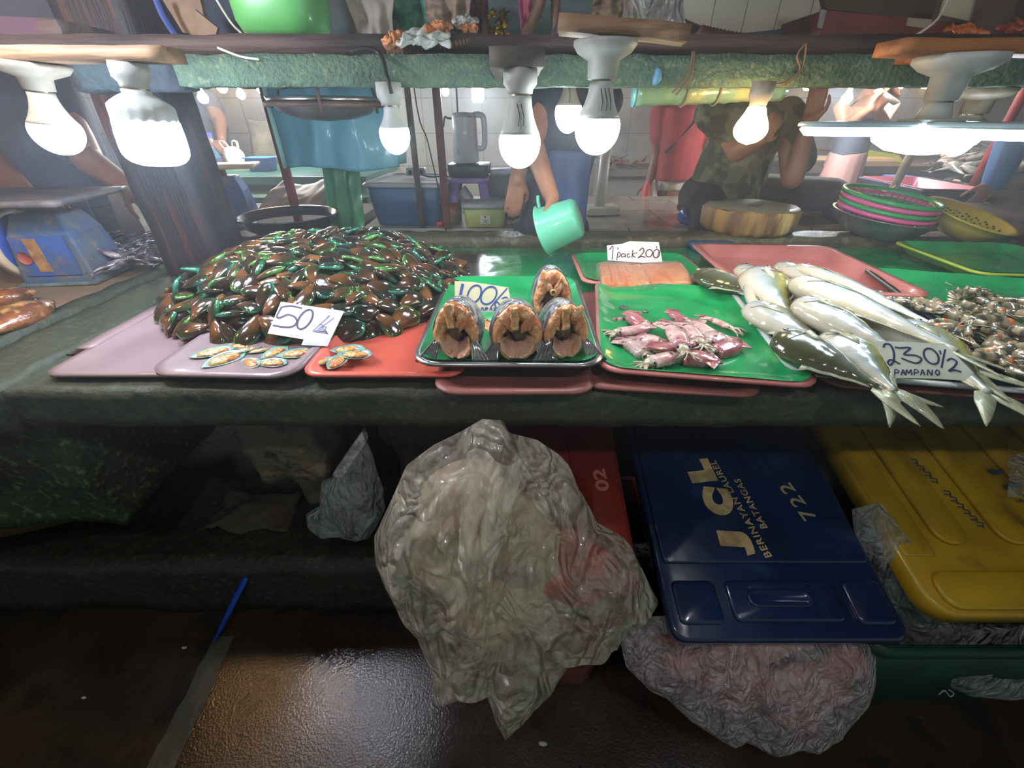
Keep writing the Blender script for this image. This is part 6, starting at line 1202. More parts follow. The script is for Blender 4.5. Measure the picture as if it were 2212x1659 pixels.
shi = join(tors([(x3, y3, 0.965), (x3, y3, 1.02), (x3, y3, 1.2), (x3, y3, 1.39), (x3, y3, 1.445)], [0.195, 0.195, 0.19, 0.20, 0.085], 0.66), limb(((x3 - 0.19, y3, 1.37), 0.066), (PY(1424, 295, y3), 0.066)), limb(((x3 + 0.19, y3, 1.37), 0.066), (PY(1528, 300, y3), 0.066)))
sho = join(tors([(x3, y3, 0.90), (x3, y3, 1.0)], [0.165, 0.17], 0.66), limb(((x3 - 0.09, y3, 0.95), 0.095), ((x3 - 0.09, y3, 0.88), 0.092)), limb(((x3 + 0.08, y3, 0.95), 0.095), ((x3 + 0.08, y3, 0.88), 0.092)))
P3 = person('person in red shirt and white shorts standing with their back turned', (x3, y3, 0), bod, [('shirt', shi, M('red_cloth', (160, 48, 46), 0.8, (136, 40, 40), ns=5, bump=0.3, bs=12)), ('shorts', sho, M('white_shorts', (180, 176, 164), 0.8))], (x3, y3, 1.60), (0, 1, 0), m_skin2)
part('bag_strap', tube([PY(1532, 228, 3.2), PY(1480, 285, 3.2), PY(1436, 330, 3.22)], 0.016, 8, 0.4), m_navy, P3, world=True)
for l, u, c in (('small red carrier bag hanging from the red shirted person hand', 1396, (190, 70, 60)), ('small whitish carrier bag beside the red one', 1409, (190, 172, 176))):
    b0 = PY(u + 4, 390, 3.25); single('carrier_bag', l, 'bag', rough(join(lathe([(0.006, 0), (0.02, -0.03), (0.045, -0.12), (0.055, -0.20), (0.04, -0.24), (0.001, -0.245)], 18)), 0.008, 14), M('cb' + str(u), c, 0.5), loc=b0)
# --- second red shirted person further back, behind the warm bulb
y4 = 3.7; x4 = PY(1585, 280, y4).x
bod = join(tors([(x4, y4, 0.86), (x4, y4, 1.15), (x4, y4, 1.38), (x4, y4, 1.43)], [0.16, 0.15, 0.17, 0.07], 0.6), limb(((x4 - 0.17, y4, 1.37), 0.05), (PY(1562, 300, y4 - .1), 0.042), (PY(1560, 240, y4 - .2), 0.03)), limb(((x4 + 0.17, y4, 1.37), 0.05), (PY(1640, 320, y4 - .1), 0.04), (PY(1610, 350, y4 - .2), 0.028)), limb(((x4 - 0.08, y4, 0.9), 0.085), ((x4 - 0.08, y4, 0.08), 0.04)), limb(((x4 + 0.08, y4, 0.9), 0.085), ((x4 + 0.08, y4, 0.08), 0.04)), hand(PY(1560, 240, y4 - .2), (0, -0.3, 1), (1, 0, 0), 0.5, 1), hand(PY(1610, 350, y4 - .2), (-1, -0.2, -0.2), (0, -1, 0), 0.5, 1))
person('person in orange red top partly hidden behind the warm bulb', (x4, y4, 0), bod, [('shirt', join(tors([(x4, y4, 0.97), (x4, y4, 1.2), (x4, y4, 1.40), (x4, y4, 1.44)], [0.18, 0.175, 0.19, 0.075], 0.64), limb(((x4 - 0.17, y4, 1.37), 0.066), (PY(1566, 262, y4), 0.06))), M('orange_red', (168, 66, 44), 0.8)), ('trousers', join(tors([(x4, y4, 0.86), (x4, y4, 1.0)], [0.17, 0.16], 0.64), limb(((x4 - 0.08, y4, 0.9), 0.1), ((x4 - 0.08, y4, 0.12), 0.06)), limb(((x4 + 0.08, y4, 0.9), 0.1), ((x4 + 0.08, y4, 0.12), 0.06))), M('brown_cloth', (70, 54, 46), 0.8))], (x4, y4, 1.61), (-0.2, -1, 0), m_skin1)
# --- vendor with navy shirt at left behind the cylinder lamp
y5 = 4.02; x5 = PY(412, 260, y5).x
wr1, wr2 = PY(450, 304, y5 - .25), PY(478, 298, y5 - .2)
bod = join(tors([(x5 - 0.05, y5, 0.86), (x5 - 0.02, y5, 1.15), (x5 - 0.03, y5, 1.42), (x5 - 0.03, y5, 1.5)], [0.22, 0.24, 0.22, 0.08], 0.7), limb(((x5 + 0.20, y5, 1.45), 0.06), (PY(474, 262, y5 - .05), 0.052), (wr2, 0.032)), limb(((x5 - 0.22, y5, 1.42), 0.06), (PY(405, 296, y5 - .1), 0.048), (wr1, 0.032)), hand(wr1, (0.9, -0.2, -0.35), (0, -0.3, 1), 0.8, 1), hand(wr2, (-0.3, -0.3, -0.8), (0, -1, 0.1), 0.8, -1),
           limb(((x5 - 0.13, y5, 0.9), 0.1), ((x5 - 0.13, y5, 0.08), 0.045)), limb(((x5 + 0.07, y5, 0.9), 0.1), ((x5 + 0.07, y5, 0.08), 0.045)))
P5 = person('heavy set person in navy shirt and bright blue apron at left', (x5, y5, 0), bod, [('shirt', join(tors([(x5 - 0.04, y5, 1.20), (x5 - 0.02, y5, 1.27), (x5 - 0.03, y5, 1.42), (x5 - 0.03, y5, 1.52)], [0.27, 0.275, 0.25, 0.09], 0.78), limb(((x5 + 0.20, y5, 1.46), 0.08), (PY(462, 235, y5), 0.075)), limb(((x5 - 0.22, y5, 1.43), 0.08), (PY(390, 270, y5), 0.072))), m_navy)], (x5 - 0.02, y5 - 0.02, 1.68), (0.2, -1, -0.3), m_skin2)
part('apron', grid(lambda a, b: (x5 - 0.22 + 0.46 * a, y5 - 0.18 - 0.04 * math.sin(pi * a) + 0.008 * math.sin(a * 20), 0.78 + 0.46 * b), 24, 12), M('bright_apron', (52, 82, 196), 0.5), P5, world=True, solid=0.005)
# --- near person at the left edge, dark shirt, forearm reaching to the post
y6 = 1.95; x6 = -1.98
el, wr = PY(190, 345, 1.80), PY(283, 408, 1.66)
bod = join(tors([(x6, y6, 0.86), (x6, y6, 1.15), (x6 + 0.02, y6, 1.42), (x6 + 0.02, y6, 1.5)], [0.22, 0.22, 0.21, 0.08], 0.7), limb(((x6 + 0.24, y6 - 0.02, 1.45), 0.06), (el, 0.052), (wr, 0.032)), hand(wr, (0.75, -0.35, -0.45), (0.2, -0.4, 1), 0.6, 1), limb(((x6 - 0.24, y6 - 0.02, 1.45), 0.06), (PY(-10, 360, 1.72), 0.052), (PY(60, 425, 1.6), 0.034)), hand(PY(60, 425, 1.6), (0.8, -0.3, -0.3), (0, -0.4, 1), 0.6, -1),
           limb(((x6 - 0.1, y6, 0.9), 0.1), ((x6 - 0.1, y6, 0.08), 0.045)), limb(((x6 + 0.1, y6, 0.9), 0.1), ((x6 + 0.1, y6, 0.08), 0.045)))
P6 = person('near person in dark blue shirt reaching across the left stall', (x6, y6, 0), bod, [('shirt', join(tors([(x6, y6, 1.02), (x6, y6, 1.2), (x6 + 0.02, y6, 1.43), (x6 + 0.02, y6, 1.52)], [0.25, 0.25, 0.24, 0.09], 0.78), limb(((x6 + 0.24, y6 - 0.02, 1.46), 0.08), (PY(165, 318, 1.84), 0.074)), limb(((x6 - 0.24, y6 - 0.02, 1.46), 0.08), ((x6 - 0.26, y6 - 0.08, 1.30), 0.074))), M('slate_cloth', (46, 54, 82), 0.85, (36, 42, 66), ns=4, bump=0.3, bs=12)), ('trousers', join(tors([(x6, y6, 0.86), (x6, y6, 1.05)], [0.24, 0.23], 0.75), limb(((x6 - 0.1, y6, 0.9), 0.12), ((x6 - 0.1, y6, 0.12), 0.07)), limb(((x6 + 0.1, y6, 0.9), 0.12), ((x6 + 0.1, y6, 0.12), 0.07))), m_navy)], (x6 + 0.02, y6 - 0.02, 1.68), (0.4, -1, -0.3), m_skin2)
part('apron', grid(lambda a, b: (x6 - 0.16 + 0.50 * a, y6 - 0.22 - 0.03 * math.sin(pi * a) + 0.3 * 0, 0.72 + 0.36 * b), 24, 12), M('teal_apron', (58, 76, 112), 0.6), P6, world=True, solid=0.005)
single('waxed_sheet', 'pale grey plastic sheet slanting down beside the left stall', 'plastic sheet', rough(grid(lambda a, b: PY(222 + 28 * a + 62 * (1 - b) + 20 * a * (1 - b), 400 + 160 * (1 - b), 1.80) + Vector((0, 0.03 * a, 0)), 10, 20), 0.008, 8), M('grey_sheet', (130, 128, 124), 0.5), solid=0.003)
# --- person with phone far right
y7 = 3.35; x7 = PY(1868, 240, y7).x; w7 = PY(1882, 232, y7 - .28)
bod = join(tors([(x7, y7, 0.86), (x7, y7, 1.15), (x7, y7, 1.40), (x7, y7, 1.46)], [0.15, 0.14, 0.16, 0.06], 0.6), limb(((x7 - 0.17, y7, 1.40), 0.045), (PY(1826, 272, y7 - .05), 0.038), (w7, 0.026)), limb(((x7 + 0.17, y7, 1.40), 0.045), (PY(1908, 262, y7 - .05), 0.038), (w7 + Vector((0.03, 0, 0)), 0.026)), hand(w7, (0.5, -0.3, 0.6), (0, 1, 0.2), 0.6, 1), hand(w7 + Vector((0.05, 0, 0)), (-0.3, -0.3, 0.8), (0, 1, 0.2), 0.6, -1), limb(((x7 - 0.08, y7, 0.9), 0.08), ((x7 - 0.08, y7, 0.08), 0.04)), limb(((x7 + 0.08, y7, 0.9), 0.08), ((x7 + 0.08, y7, 0.08), 0.04)))
person('person in grey sleeveless top looking at a phone at right', (x7, y7, 0), bod, [('top', tors([(x7, y7, 1.12), (x7, y7, 1.25), (x7, y7, 1.40), (x7, y7, 1.45)], [0.165, 0.16, 0.155, 0.07], 0.66), M('grey_top', (82, 86, 98), 0.8)), ('pink_skirt', tors([(x7, y7, 0.6), (x7, y7, 0.95), (x7, y7, 1.14)], [0.22, 0.19, 0.162], 0.7), M('pink_cloth', (196, 150, 140), 0.8))], (x7 + 0.02, y7 - 0.06, 1.60), (0.1, -1, -0.6), m_skin1)
single('mobile_phone', 'phone held by the person at right', 'phone', loft([rring(0, 0, 0.075, 0.15, 0.01, 0), rring(0, 0, 0.075, 0.15, 0.01, 0.008)]), M('phone', (196, 190, 170), 0.3), loc=w7 + Vector((0.03, -0.05, 0.05)), eul=(0.5, 0.2, 1.3))
# --- person at the right edge
y8 = 2.35; x8 = 3.0
bod = join(tors([(x8, y8, 0.86), (x8, y8, 1.15), (x8, y8, 1.42), (x8, y8, 1.5)], [0.2, 0.2, 0.2, 0.08], 0.7), limb(((x8 - 0.18, y8, 1.40), 0.055), (PY(2192, 300, 2.25), 0.05), (PY(2142, 400, 2.2), 0.033)), hand(PY(2142, 400, 2.2), (-0.5, -0.2, -0.8), (0, -1, 0), 0.6, 1), limb(((x8 - 0.1, y8, 0.9), 0.1), ((x8 - 0.1, y8, 0.08), 0.045)), limb(((x8 + 0.1, y8, 0.9), 0.1), ((x8 + 0.1, y8, 0.08), 0.045)))
person('person at the right picture edge with a bright blue sleeve', (x8, y8, 0), bod, [('sleeve', limb(((x8 - 0.18, y8, 1.42), 0.07), (PY(2192, 300, 2.24), 0.066), (PY(2150, 392, 2.2), 0.050)), M('sleeve_blue', (50, 104, 164), 0.5)), ('clothing', join(tors([(x8, y8, 0.6), (x8, y8, 1.15), (x8, y8, 1.43), (x8, y8, 1.52)], [0.28, 0.25, 0.23, 0.09], 0.75), limb(((x8 - 0.1, y8, 0.9), 0.12), ((x8 - 0.1, y8, 0.12), 0.07)), limb(((x8 + 0.1, y8, 0.9), 0.12), ((x8 + 0.1, y8, 0.12), 0.07))), M('darkgreen_cloth', (46, 56, 58), 0.85))], (x8 + 0.02, y8 - 0.02, 1.68), (-0.8, -0.6, -0.1), m_skin1)

# ================================================================= clutter on and around the overhead rack
def zt(v, y): return PY(1106, v, y).z
p = PY(612, 80, 1.33)
tubg = thing('green_tub', 'bright green plastic tub standing on the rack at the top', 'tub', (p.x, 1.36, 1.512))
part('tub_wall', loft([rring(0, 0, 0.15, 0.13, 0.05, 0, 6), rring(0, 0, 0.185, 0.165, 0.06, 0.010, 6), rring(0, 0, 0.20, 0.18, 0.06, 0.03, 6), rring(0, 0, 0.225, 0.20, 0.06, 0.24, 6), rring(0, 0, 0.215, 0.19, 0.06, 0.24, 6), rring(0, 0, 0.18, 0.16, 0.05, 0.03, 6)]), M('tub_green2', (112, 196, 112), 0.35, (96, 178, 98), ns=4, coat=0.2, bump=0.1, bs=12), tubg)
def plank(label, P, y, th, mat, name='board', dy=0.0):
    W = [PY(u, v, y + (dy if v < 60 else 0)) for u, v in P]; V = W + [w + Vector((0, th, 0)) for w in W]; k = len(W)
    return single(name, label, 'board' if name == 'board' else name.replace('_', ' '), (V, [tuple(range(k)), tuple(reversed(range(k, 2 * k)))] + [(i, k + i, k + (i + 1) % k, (i + 1) % k) for i in range(k)]), mat, smooth=False)
m_pl1 = M('purple_board', (120, 88, 112), 0.7, (98, 76, 96), ns=4); m_pl2 = M('grey_board', (142, 134, 138), 0.75, (108, 106, 116), ns=6, stretch=(3, 3, 0.5)); m_pl3 = M('brown_carton', (160, 134, 112), 0.8, (100, 82, 68), ns=6)
plank('long dull purple board standing on the rack at the left', [(-90, 30), (118, 40), (168, 108), (-90, 108)], 1.45, 0.02, m_pl1)
plank('slim pale stick leaning at the left of the rack', [(176, -10), (190, -10), (230, 104), (214, 104)], 1.42, 0.012, m_pl2, dy=0.1)
plank('wide grey board leaning on the rack near the left lamps', [(185, -10), (262, -10), (295, 108), (240, 108)], 1.50, 0.02, m_pl2, dy=0.1)
plank('brown carton piece leaning left of the green tub', [(345, -10), (430, -10), (452, 84), (395, 70)], 1.45, 0.015, m_pl3, 'carton')
plank('small carton flap next to the larger carton piece', [(420, 20), (470, 60), (462, 90), (430, 84)], 1.42, 0.01, m_pl3, 'carton')
plank('dark red board lying behind the green tub', [(430, 70), (640, 84), (640, 120), (320, 118)], 1.62, 0.02, M('dkredboard', (70, 46, 48), 0.7))
plank('dark slate panel at the very back of the rack at left', [(-120, -40), (560, -40), (560, 118), (-120, 118)], 1.74, 0.02, M('slate_panel', (92, 98, 118), 0.8, (78, 82, 98), ns=3), 'panel')
single('blue_strap', 'blue strap hanging down at the left of the rack', 'strap', tube(smooth_path([PY(334, -10, 1.38), PY(350, 30, 1.38), PY(372, 66, 1.38), PY(386, 84, 1.38)], 4), 0.008, 8, 0.3), M('strapblue', (50, 72, 140), 0.5))
single('blue_rope', 'short dark blue rope end below the green tub', 'rope', tube([PY(556, 60, 1.30), PY(562, 108, 1.30)], 0.009, 8), MATS['strapblue'])
single('white_wire', 'thin white wire sagging across the rack at the left', 'wire', tube(smooth_path([PY(462, -10, 1.3), PY(500, 50, 1.3), PY(534, 88, 1.3), PY(500, 104, 1.28), PY(466, 100, 1.27)], 5), 0.0028, 6), m_pvc)
single('white_cable', 'second white wire curling along the beam top', 'wire', tube(smooth_path([PY(470, 103, 1.165), PY(520, 122, 1.165), PY(560, 128, 1.165)], 5), 0.0025, 6), m_pvc)
single('black_cable', 'black cord looped over the beam to the small middle lamp', 'cord', tube(smooth_path([PY(758, 112, 1.16), PY(790, 104, 1.16), PY(822, 118, 1.16), PY(836, 165, 1.10), PY(846, 202, 1.10)], 5), 0.0045, 7), m_black)
drape('grey_cloth', 'grey cloth hanging from above right of the teal sheet', 'cloth', [(738, -20), (850, -20), (850, 122), (792, 118)], 1.42, M('greycloth', (158, 146, 134), 0.8, (130, 124, 114), ns=4), 0.012, 10, 0.02)
drape('green_tarp', 'dark green tarp hanging above the white rag', 'tarp', [(776, -20), (925, -20), (925, 70), (830, 60)], 1.50, M('dkgreentarp', (60, 124, 98), 0.5, (50, 104, 84), ns=4), 0.012, 10, 0.02)
drape('beige_cloth', 'faded beige strip of cloth beside the gold tinsel', 'cloth', [(915, -20), (1022, -20), (1010, 60), (922, 52)], 1.46, M('beigecloth', (138, 120, 104), 0.8), 0.012, 16, 0.02)
drape('maroon_cloth', 'dusky maroon cloth strip right of the beige one', 'cloth', [(1010, -20), (1052, -20), (1060, 90), (1016, 84)], 1.55, M('maroonc', (96, 60, 62), 0.8), 0.01, 8, 0.02)
drape('pink_cloth', 'narrow pink cloth hanging above the wooden block', 'cloth', [(1118, -20), (1150, -20), (1148, 60), (1126, 66)], 1.48, M('pinkstrip', (150, 74, 96), 0.8), 0.008, 6, 0.01)
drape('dark_tarp', 'dark grey green tarp closing the back of the rack in the middle', 'tarp', [(700, -60), (1380, -60), (1380, 122), (700, 122)], 1.78, M('darktarp', (96, 110, 110), 0.8, (78, 92, 92), ns=3), 0.02, 20, 0.03)
def hose(label, P, y, r=0.016, mat=None):
    Q = smooth_path([PY(u, v, y) for u, v in P], 10); S, rr = [], []
    L_ = sum((b - a).length for a, b in zip(Q, Q[1:])); n = max(10, int(L_ / 0.0042)); acc = 0; res = []
    for k in range(n + 1):
        t = k / n * (len(Q) - 1); i = min(len(Q) - 2, int(t)); res.append(Q[i].lerp(Q[i + 1], t - i)); rr.append(r * (1.0 if k % 2 else 0.84))
    return single('corrugated_hose', label, 'hose', tube(res, rr, 12), mat or M('hosebrown', (116, 86, 66), 0.5, (88, 66, 54), ns=8), smooth=True)
hose('brown corrugated hose lying on the beam below the white rag', [(838, 112), (900, 112), (960, 102), (1018, 88)], 1.215, 0.017)
hose('corrugated hose curving upward beside the pink cloth', [(1130, 95), (1142, 60), (1162, 20), (1172, -20)], 1.32, 0.014)
hose('vertical corrugated hose left of the flanged lamp', [(1208, 108), (1202, 60), (1200, 10), (1204, -20)], 1.34, 0.013)
hose('short corrugated hose ending above the wooden block', [(1085, 98), (1120, 106), (1172, 106)], 1.25, 0.013)
hose('long dark red brown corrugated hose along the beam at right', [(1508, 78), (1600, 96), (1700, 102)], 1.27, 0.022, M('hosered', (82, 48, 42), 0.5))
hose('long corrugated hose running below the maroon box', [(1790, 92), (1880, 90), (1990, 92), (2060, 94)], 1.27, 0.016, M('hosered2', (96, 74, 58), 0.5))
def rag(label, u0, u1, v0, v1, y, mat, seed, name='rag'):
    a, b = PY(u0, v1, y), PY(u1, v0, y)
    return single(name, label, 'rag', grid(lambda s, t: (a.x + (b.x - a.x) * s + 0.02 * noise.noise((s * 4, t * 4, seed)), y - 0.03 * math.sin(pi * t) + 0.06 * (t - 0.5) + 0.022 * noise.noise((s * 5, t * 4, seed + 5)), a.z + (b.z - a.z) * t * (0.55 + 0.45 * math.sin(pi * (0.1 + 0.8 * s))) + 0.012 * noise.noise((s * 7, t * 7, seed + 9))), 40, 24), mat, solid=0.003)
rag('crumpled whitish rag hanging over the brown hose', 872, 972, 58, 103, 1.19, M('ragwhite', (178, 184, 178), 0.8, (150, 156, 150), ns=10), 2)
rag('small orange rag peeking left of the white rag', 838, 876, 66, 104, 1.20, M('ragorange', (196, 132, 88), 0.8), 4)
rag('peach cloth scrap right above the white rag', 934, 968, 44, 76, 1.22, MATS['ragorange'], 7)
rag('pale knot of cloth left of the gold tinsel', 988, 1028, 32, 62, 1.30, MATS['ragwhite'], 8)
rag('orange brown scrap below the pale knot', 1004, 1030, 52, 74, 1.29, MATS['ragorange'], 11)
rag('black cloth bundle between the rags and the tinsel', 955, 1010, 48, 92, 1.34, M('blackcloth', (40, 46, 48), 0.9), 13)
# gold tinsel
S = []
for k in range(46):
    c = PY(R.uniform(1056, 1094), R.uniform(26, 92), 1.26) + Vector((0, R.uniform(-0.02, 0.02), 0)); q = Matrix.Rotation(R.uniform(0, 6.28), 4, Vector((R.random(), R.random(), R.random())).normalized()); S.append(([c + (q @ Vector(v)) for v in ((-.009, -.004, 0), (.009, -.005, .003), (.008, .005, 0), (-.008, .004, -.004))], [(0, 1, 2, 3)]))
single('gold_tinsel', 'crumpled shiny gold tinsel hanging on the rack', 'tinsel', join(*S), M('goldfoil', (196, 158, 60), 0.22, metal=1.0), smooth=False)
# clear bag hanging over the rack
film_t = plastic_film('thin_film', (226, 228, 222), 0.32, 0.2, 1.0, 14)
def cbag(a, b): p = PY(1352 + 120 * a - 30 * (1 - b) * (0.5 - a), 78 - 100 * b + 14 * math.sin(a * 6), 1.30); return p + Vector((0, 0.03 * math.sin(a * 13) + 0.04 * noise.noise((a * 4, b * 3, 1)), 0.01 * math.sin(a * 9)))
single('clear_bag', 'clear crumpled plastic bag hanging at the top centre right', 'plastic bag', grid(cbag, 50, 30), film_t)
drape('beige_bundle', 'beige brown bundle above the wooden offcut', 'bundle', [(1285, -20), (1372, -20), (1362, 58), (1275, 52)], 1.36, M('beigeb', (128, 108, 90), 0.8), 0.012, 10, 0.02)
white_t = brick_mat('white_panel_tiles', (170, 168, 150), (164, 162, 146), (96, 92, 80), 0.10, 0.4, 0.5, 'XZ', (140, 130, 104), msize=0.0015)
plank('whitish lined panel leaning at the back of the rack at right', [(1470, -40), (1800, -40), (1752, 62), (1560, 74), (1480, 40)], 1.70, 0.012, white_t, 'panel')
plank('blue plastic edge under the whitish panel', [(1560, 74), (1640, 68), (1758, 54), (1776, 40), (1776, 66), (1700, 84), (1560, 92)], 1.66, 0.01, M('blueedge', (52, 78, 100), 0.5), 'plastic_edge')
mb = thing('maroon_box', 'long maroon box on the rack at right with a paper tag', 'box', PY(1940, 84, 1.42))
def quadbox(P, y, th): 
    W = [PY(u, v, y) for u, v in P]; V = W + [w + Vector((0, th, 0)) for w in W]; k = len(W); return V, [tuple(range(k)), tuple(reversed(range(k, 2 * k)))] + [(i, k + i, k + (i + 1) % k, (i + 1) % k) for i in range(k)]
part('box_side', quadbox([(1780, 22), (2105, 52), (2060, 92), (1768, 88)], 1.42, 0.2), m_maroon, mb, world=True, smooth=False)
part('paper_tag', quadbox([(1962, 38), (2014, 42), (2006, 62), (1958, 56)], 1.417, 0.002), M('tagpaper', (150, 140, 124), 0.7), mb, world=True, smooth=False)
part('pale_corner', quadbox([(1774, 20), (1786, 22), (1776, 62), (1766, 60)], 1.416, 0.003), m_pl2, mb, world=True, smooth=False)
plank('brown board above the maroon box', [(1772, -40), (2040, -40), (2010, 44), (1784, 20)], 1.50, 0.02, M('olivebrown', (76, 66, 52), 0.8), 'board')
plank('whitish plastic sheet hanging at the top right', [(2046, -20), (2148, -20), (2124, 52), (2032, 32)], 1.40, 0.006, M('topwhite', (160, 156, 134), 0.7), 'plastic_sheet')
plank('dark red brown post crossing at the top right corner', [(2140, -30), (2206, -30), (2180, 92), (2116, 62)], 1.36, 0.03, m_dkwood, 'post')
single('thin_grey_wire', 'grey wire slanting across the maroon box', 'wire', tube(smooth_path([PY(2052, -10, 1.3), PY(2026, 40, 1.3), PY(1985, 72, 1.3), PY(1972, 79, 1.3)], 4), 0.003, 6), m_pvc)
rag('crumpled orange plastic bag on the rack at right', 2046, 2120, 48, 96, 1.28, M('orangebag', (190, 104, 50), 0.35, coat=0.4), 21, 'orange_bag')
rag('reddish plastic bundle at the right end of the rack', 2150, 2260, 38, 96, 1.34, M('redbag', (148, 66, 40), 0.4, coat=0.3), 23, 'red_bag')
plank('dark panel closing the back of the rack at right', [(1380, -60), (2400, -60), (2400, 122), (1380, 122)], 1.80, 0.02, M('darkpanel', (98, 86, 72), 0.8, (80, 72, 64), ns=3), 'panel')
# rolled green plastic under the beam
rr_ = thing('plastic_roll', 'rolled green plastic tied under the beam', 'roll', PY(1500, 200, 1.28))
a, b = PY(1372, 202, 1.28), PY(1690, 190, 1.28)
g = tube([a.lerp(b, t / 24) for t in range(25)], [0.031 + 0.003 * noise.noise((t * 0.7, 3, 1)) for t in range(25)], 20, 0.9)
part('rolled_sheet', rough(g, 0.002, 30), M('rollgreen', (120, 150, 112), 0.3, (98, 132, 112), ns=9, nd=4, coat=0.5, bump=0.5, bs=40, col3=(160, 160, 104), ns3=12), rr_, world=True)
part('open_end', tube([a + Vector((-0.004, 0, 0)), a], 0.029, 18), M('rollend', (88, 134, 128), 0.4), rr_, world=True)
part('tie_string', join(*[tube([a.lerp(b, t) + Vector((0.0, 0.034 * math.cos(w), 0.032 * math.sin(w))) for w in [i * pi / 8 for i in range(17)]], 0.0025, 5) for t in (0.33, 0.55)]), M('string', (120, 104, 86), 0.8), rr_, world=True)
single('blue_tape', 'small blue tape knot on the front of the beam', 'tape', rough(ball(PY(1420, 165, 1.165), (0.010, 0.008, 0.018), 10, 7), 0.004, 50), M('tapeblue', (70, 120, 150), 0.4))
single('string_knot', 'tangled brown string hanging over the beam at right', 'string', join(*[tube(smooth_path([PY(u, v, 1.16) for u, v in P], 5), 0.0022, 5) for P in ([(1742, 92), (1722, 120), (1728, 150), (1700, 176), (1672, 182), (1664, 172)], [(1742, 92), (1738, 130), (1726, 158), (1690, 188)], [(1500, 110), (1496, 150), (1490, 170), (1460, 205)], [(1496, 110), (1488, 160), (1452, 200)])]), M('string2', (96, 80, 64), 0.8))

# ================================================================= below the counter
def frame_of(o, xdir, ydir):
    x = Vector(xdir).normalized(); y = Vector(ydir); y = (y - x * y.dot(x)).normalized(); z = x.cross(y); m = Matrix((x, y, z)).transposed().to_4x4(); m.translation = Vector(o); return m
def slab_geom(w, l, h, r): return loft([rring(w / 2, l / 2, w - 0.012, l - 0.012, r, -h), rring(w / 2, l / 2, w, l, r, -h + 0.006), rring(w / 2, l / 2, w, l, r, -0.008), rring(w / 2, l / 2, w - 0.006, l - 0.006, r, -0.002), rring(w / 2, l / 2, w - 0.014, l - 0.014, r, 0)])
def rr_slab(x0, x1, y0, y1, z0, z1, r, k=4): return loft([rring((x0 + x1) / 2, (y0 + y1) / 2, x1 - x0, y1 - y0, r, z0, k), rring((x0 + x1) / 2, (y0 + y1) / 2, x1 - x0 - 0.002, y1 - y0 - 0.002, r, z1 - 0.002, k), rring((x0 + x1) / 2, (y0 + y1) / 2, x1 - x0 - 0.010, y1 - y0 - 0.010, r, z1, k)])
m_bluelid = M('navy_lid', (22, 40, 76), 0.28, (18, 32, 62), ns=4, coat=0.5, bump=0.15, bs=16, col3=(34, 54, 88), ns3=10)
m_redtub = M('red_tub', (134, 42, 32), 0.4, (106, 34, 27), ns=5, coat=0.2, bump=0.1)
m_yellid = M('yellow_lid', (176, 142, 32), 0.4, (150, 118, 30), ns=5, nd=6, lo=0.35, hi=0.65, col3=(120, 90, 34), ns3=7, coat=0.2, bump=0.15, bs=20)
m_gtub = M('green_tub_dark', (26, 66, 52), 0.45, (20, 52, 42), ns=5)
m_print = M('gold_print', (186, 164, 116), 0.6, (150, 130, 92), ns=30); m_prints = M('faded_print', (150, 142, 104), 0.6)
def tubbody(name, label, cat, x0, x1, y0, y1, z0, z1, mat):
    T = thing(name, label, cat, ((x0 + x1) / 2, (y0 + y1) / 2, z0)); w, d, h = x1 - x0, y1 - y0, z1 - z0
    part('tub_wall', loft([rring(0, 0, w * 0.86, d * 0.86, 0.05, 0, 6), rring(0, 0, w * 0.89, d * 0.89, 0.05, 0.012, 6), rring(0, 0, w, d, 0.05, h, 6), rring(0, 0, w - 0.012, d - 0.012, 0.05, h, 6), rring(0, 0, w * 0.84, d * 0.84, 0.05, 0.02, 6)]), mat, T)
    part('rim_band', loft([rring(0, 0, w + 0.02, d + 0.02, 0.055, h - 0.03, 6), rring(0, 0, w + 0.024, d + 0.024, 0.055, h, 6), rring(0, 0, w - 0.002, d - 0.002, 0.05, h, 6)], False, False), mat, T); return T
tubbody('red_fish_tub', 'tall red plastic fish tub under the navy lid', 'tub', 0.32, 0.78, 0.50, 1.0, -0.012, 0.33, m_redtub)
tubbody('red_tub', 'red plastic tub behind the big clear bag', 'tub', -0.17, 0.255, 0.50, 1.05, -0.012, 0.40, m_redtub)
tubbody('green_fish_tub', 'dark green fish tub under the yellow lid', 'tub', 0.80, 1.36, 0.46, 1.05, -0.014, 0.36, m_gtub)
# navy lid
Mb = frame_of((0.325, 0.423, 0.462), (1, 0, 0), (0, 0.497, 0.153)); WB, LB = 0.485, 0.62
bl = bpy.data.objects.new('tub_cover', None); COL.objects.link(bl); bl.location = Mb.translation; bl.rotation_euler = Mb.to_euler(); tag(bl, 'navy blue tub lid printed JCL in gold letters', 'lid')
part('lid_plate', slab_geom(WB, LB, 0.034, 0.03), m_bluelid, bl)
part('hand_grip', loft([rring(0.24, 0.078, 0.135, 0.034, 0.017, 0.006), rring(0.24, 0.078, 0.135, 0.034, 0.017, 0.0125), rring(0.24, 0.078, 0.128, 0.027, 0.0135, 0.014), rring(0.24, 0.078, 0.116, 0.016, 0.008, 0.010)]), m_bluelid, bl)
part('front_panel', rr_slab(0.135, 0.365, 0.035, 0.115, -0.001, 0.008, 0.012), m_bluelid, bl)
part('corner_panel', rr_slab(0.02, 0.112, 0.03, 0.115, -0.001, 0.008, 0.012), m_bluelid, bl); part('corner_panel', rr_slab(0.388, 0.468, 0.03, 0.115, -0.001, 0.008, 0.012), m_bluelid, bl)
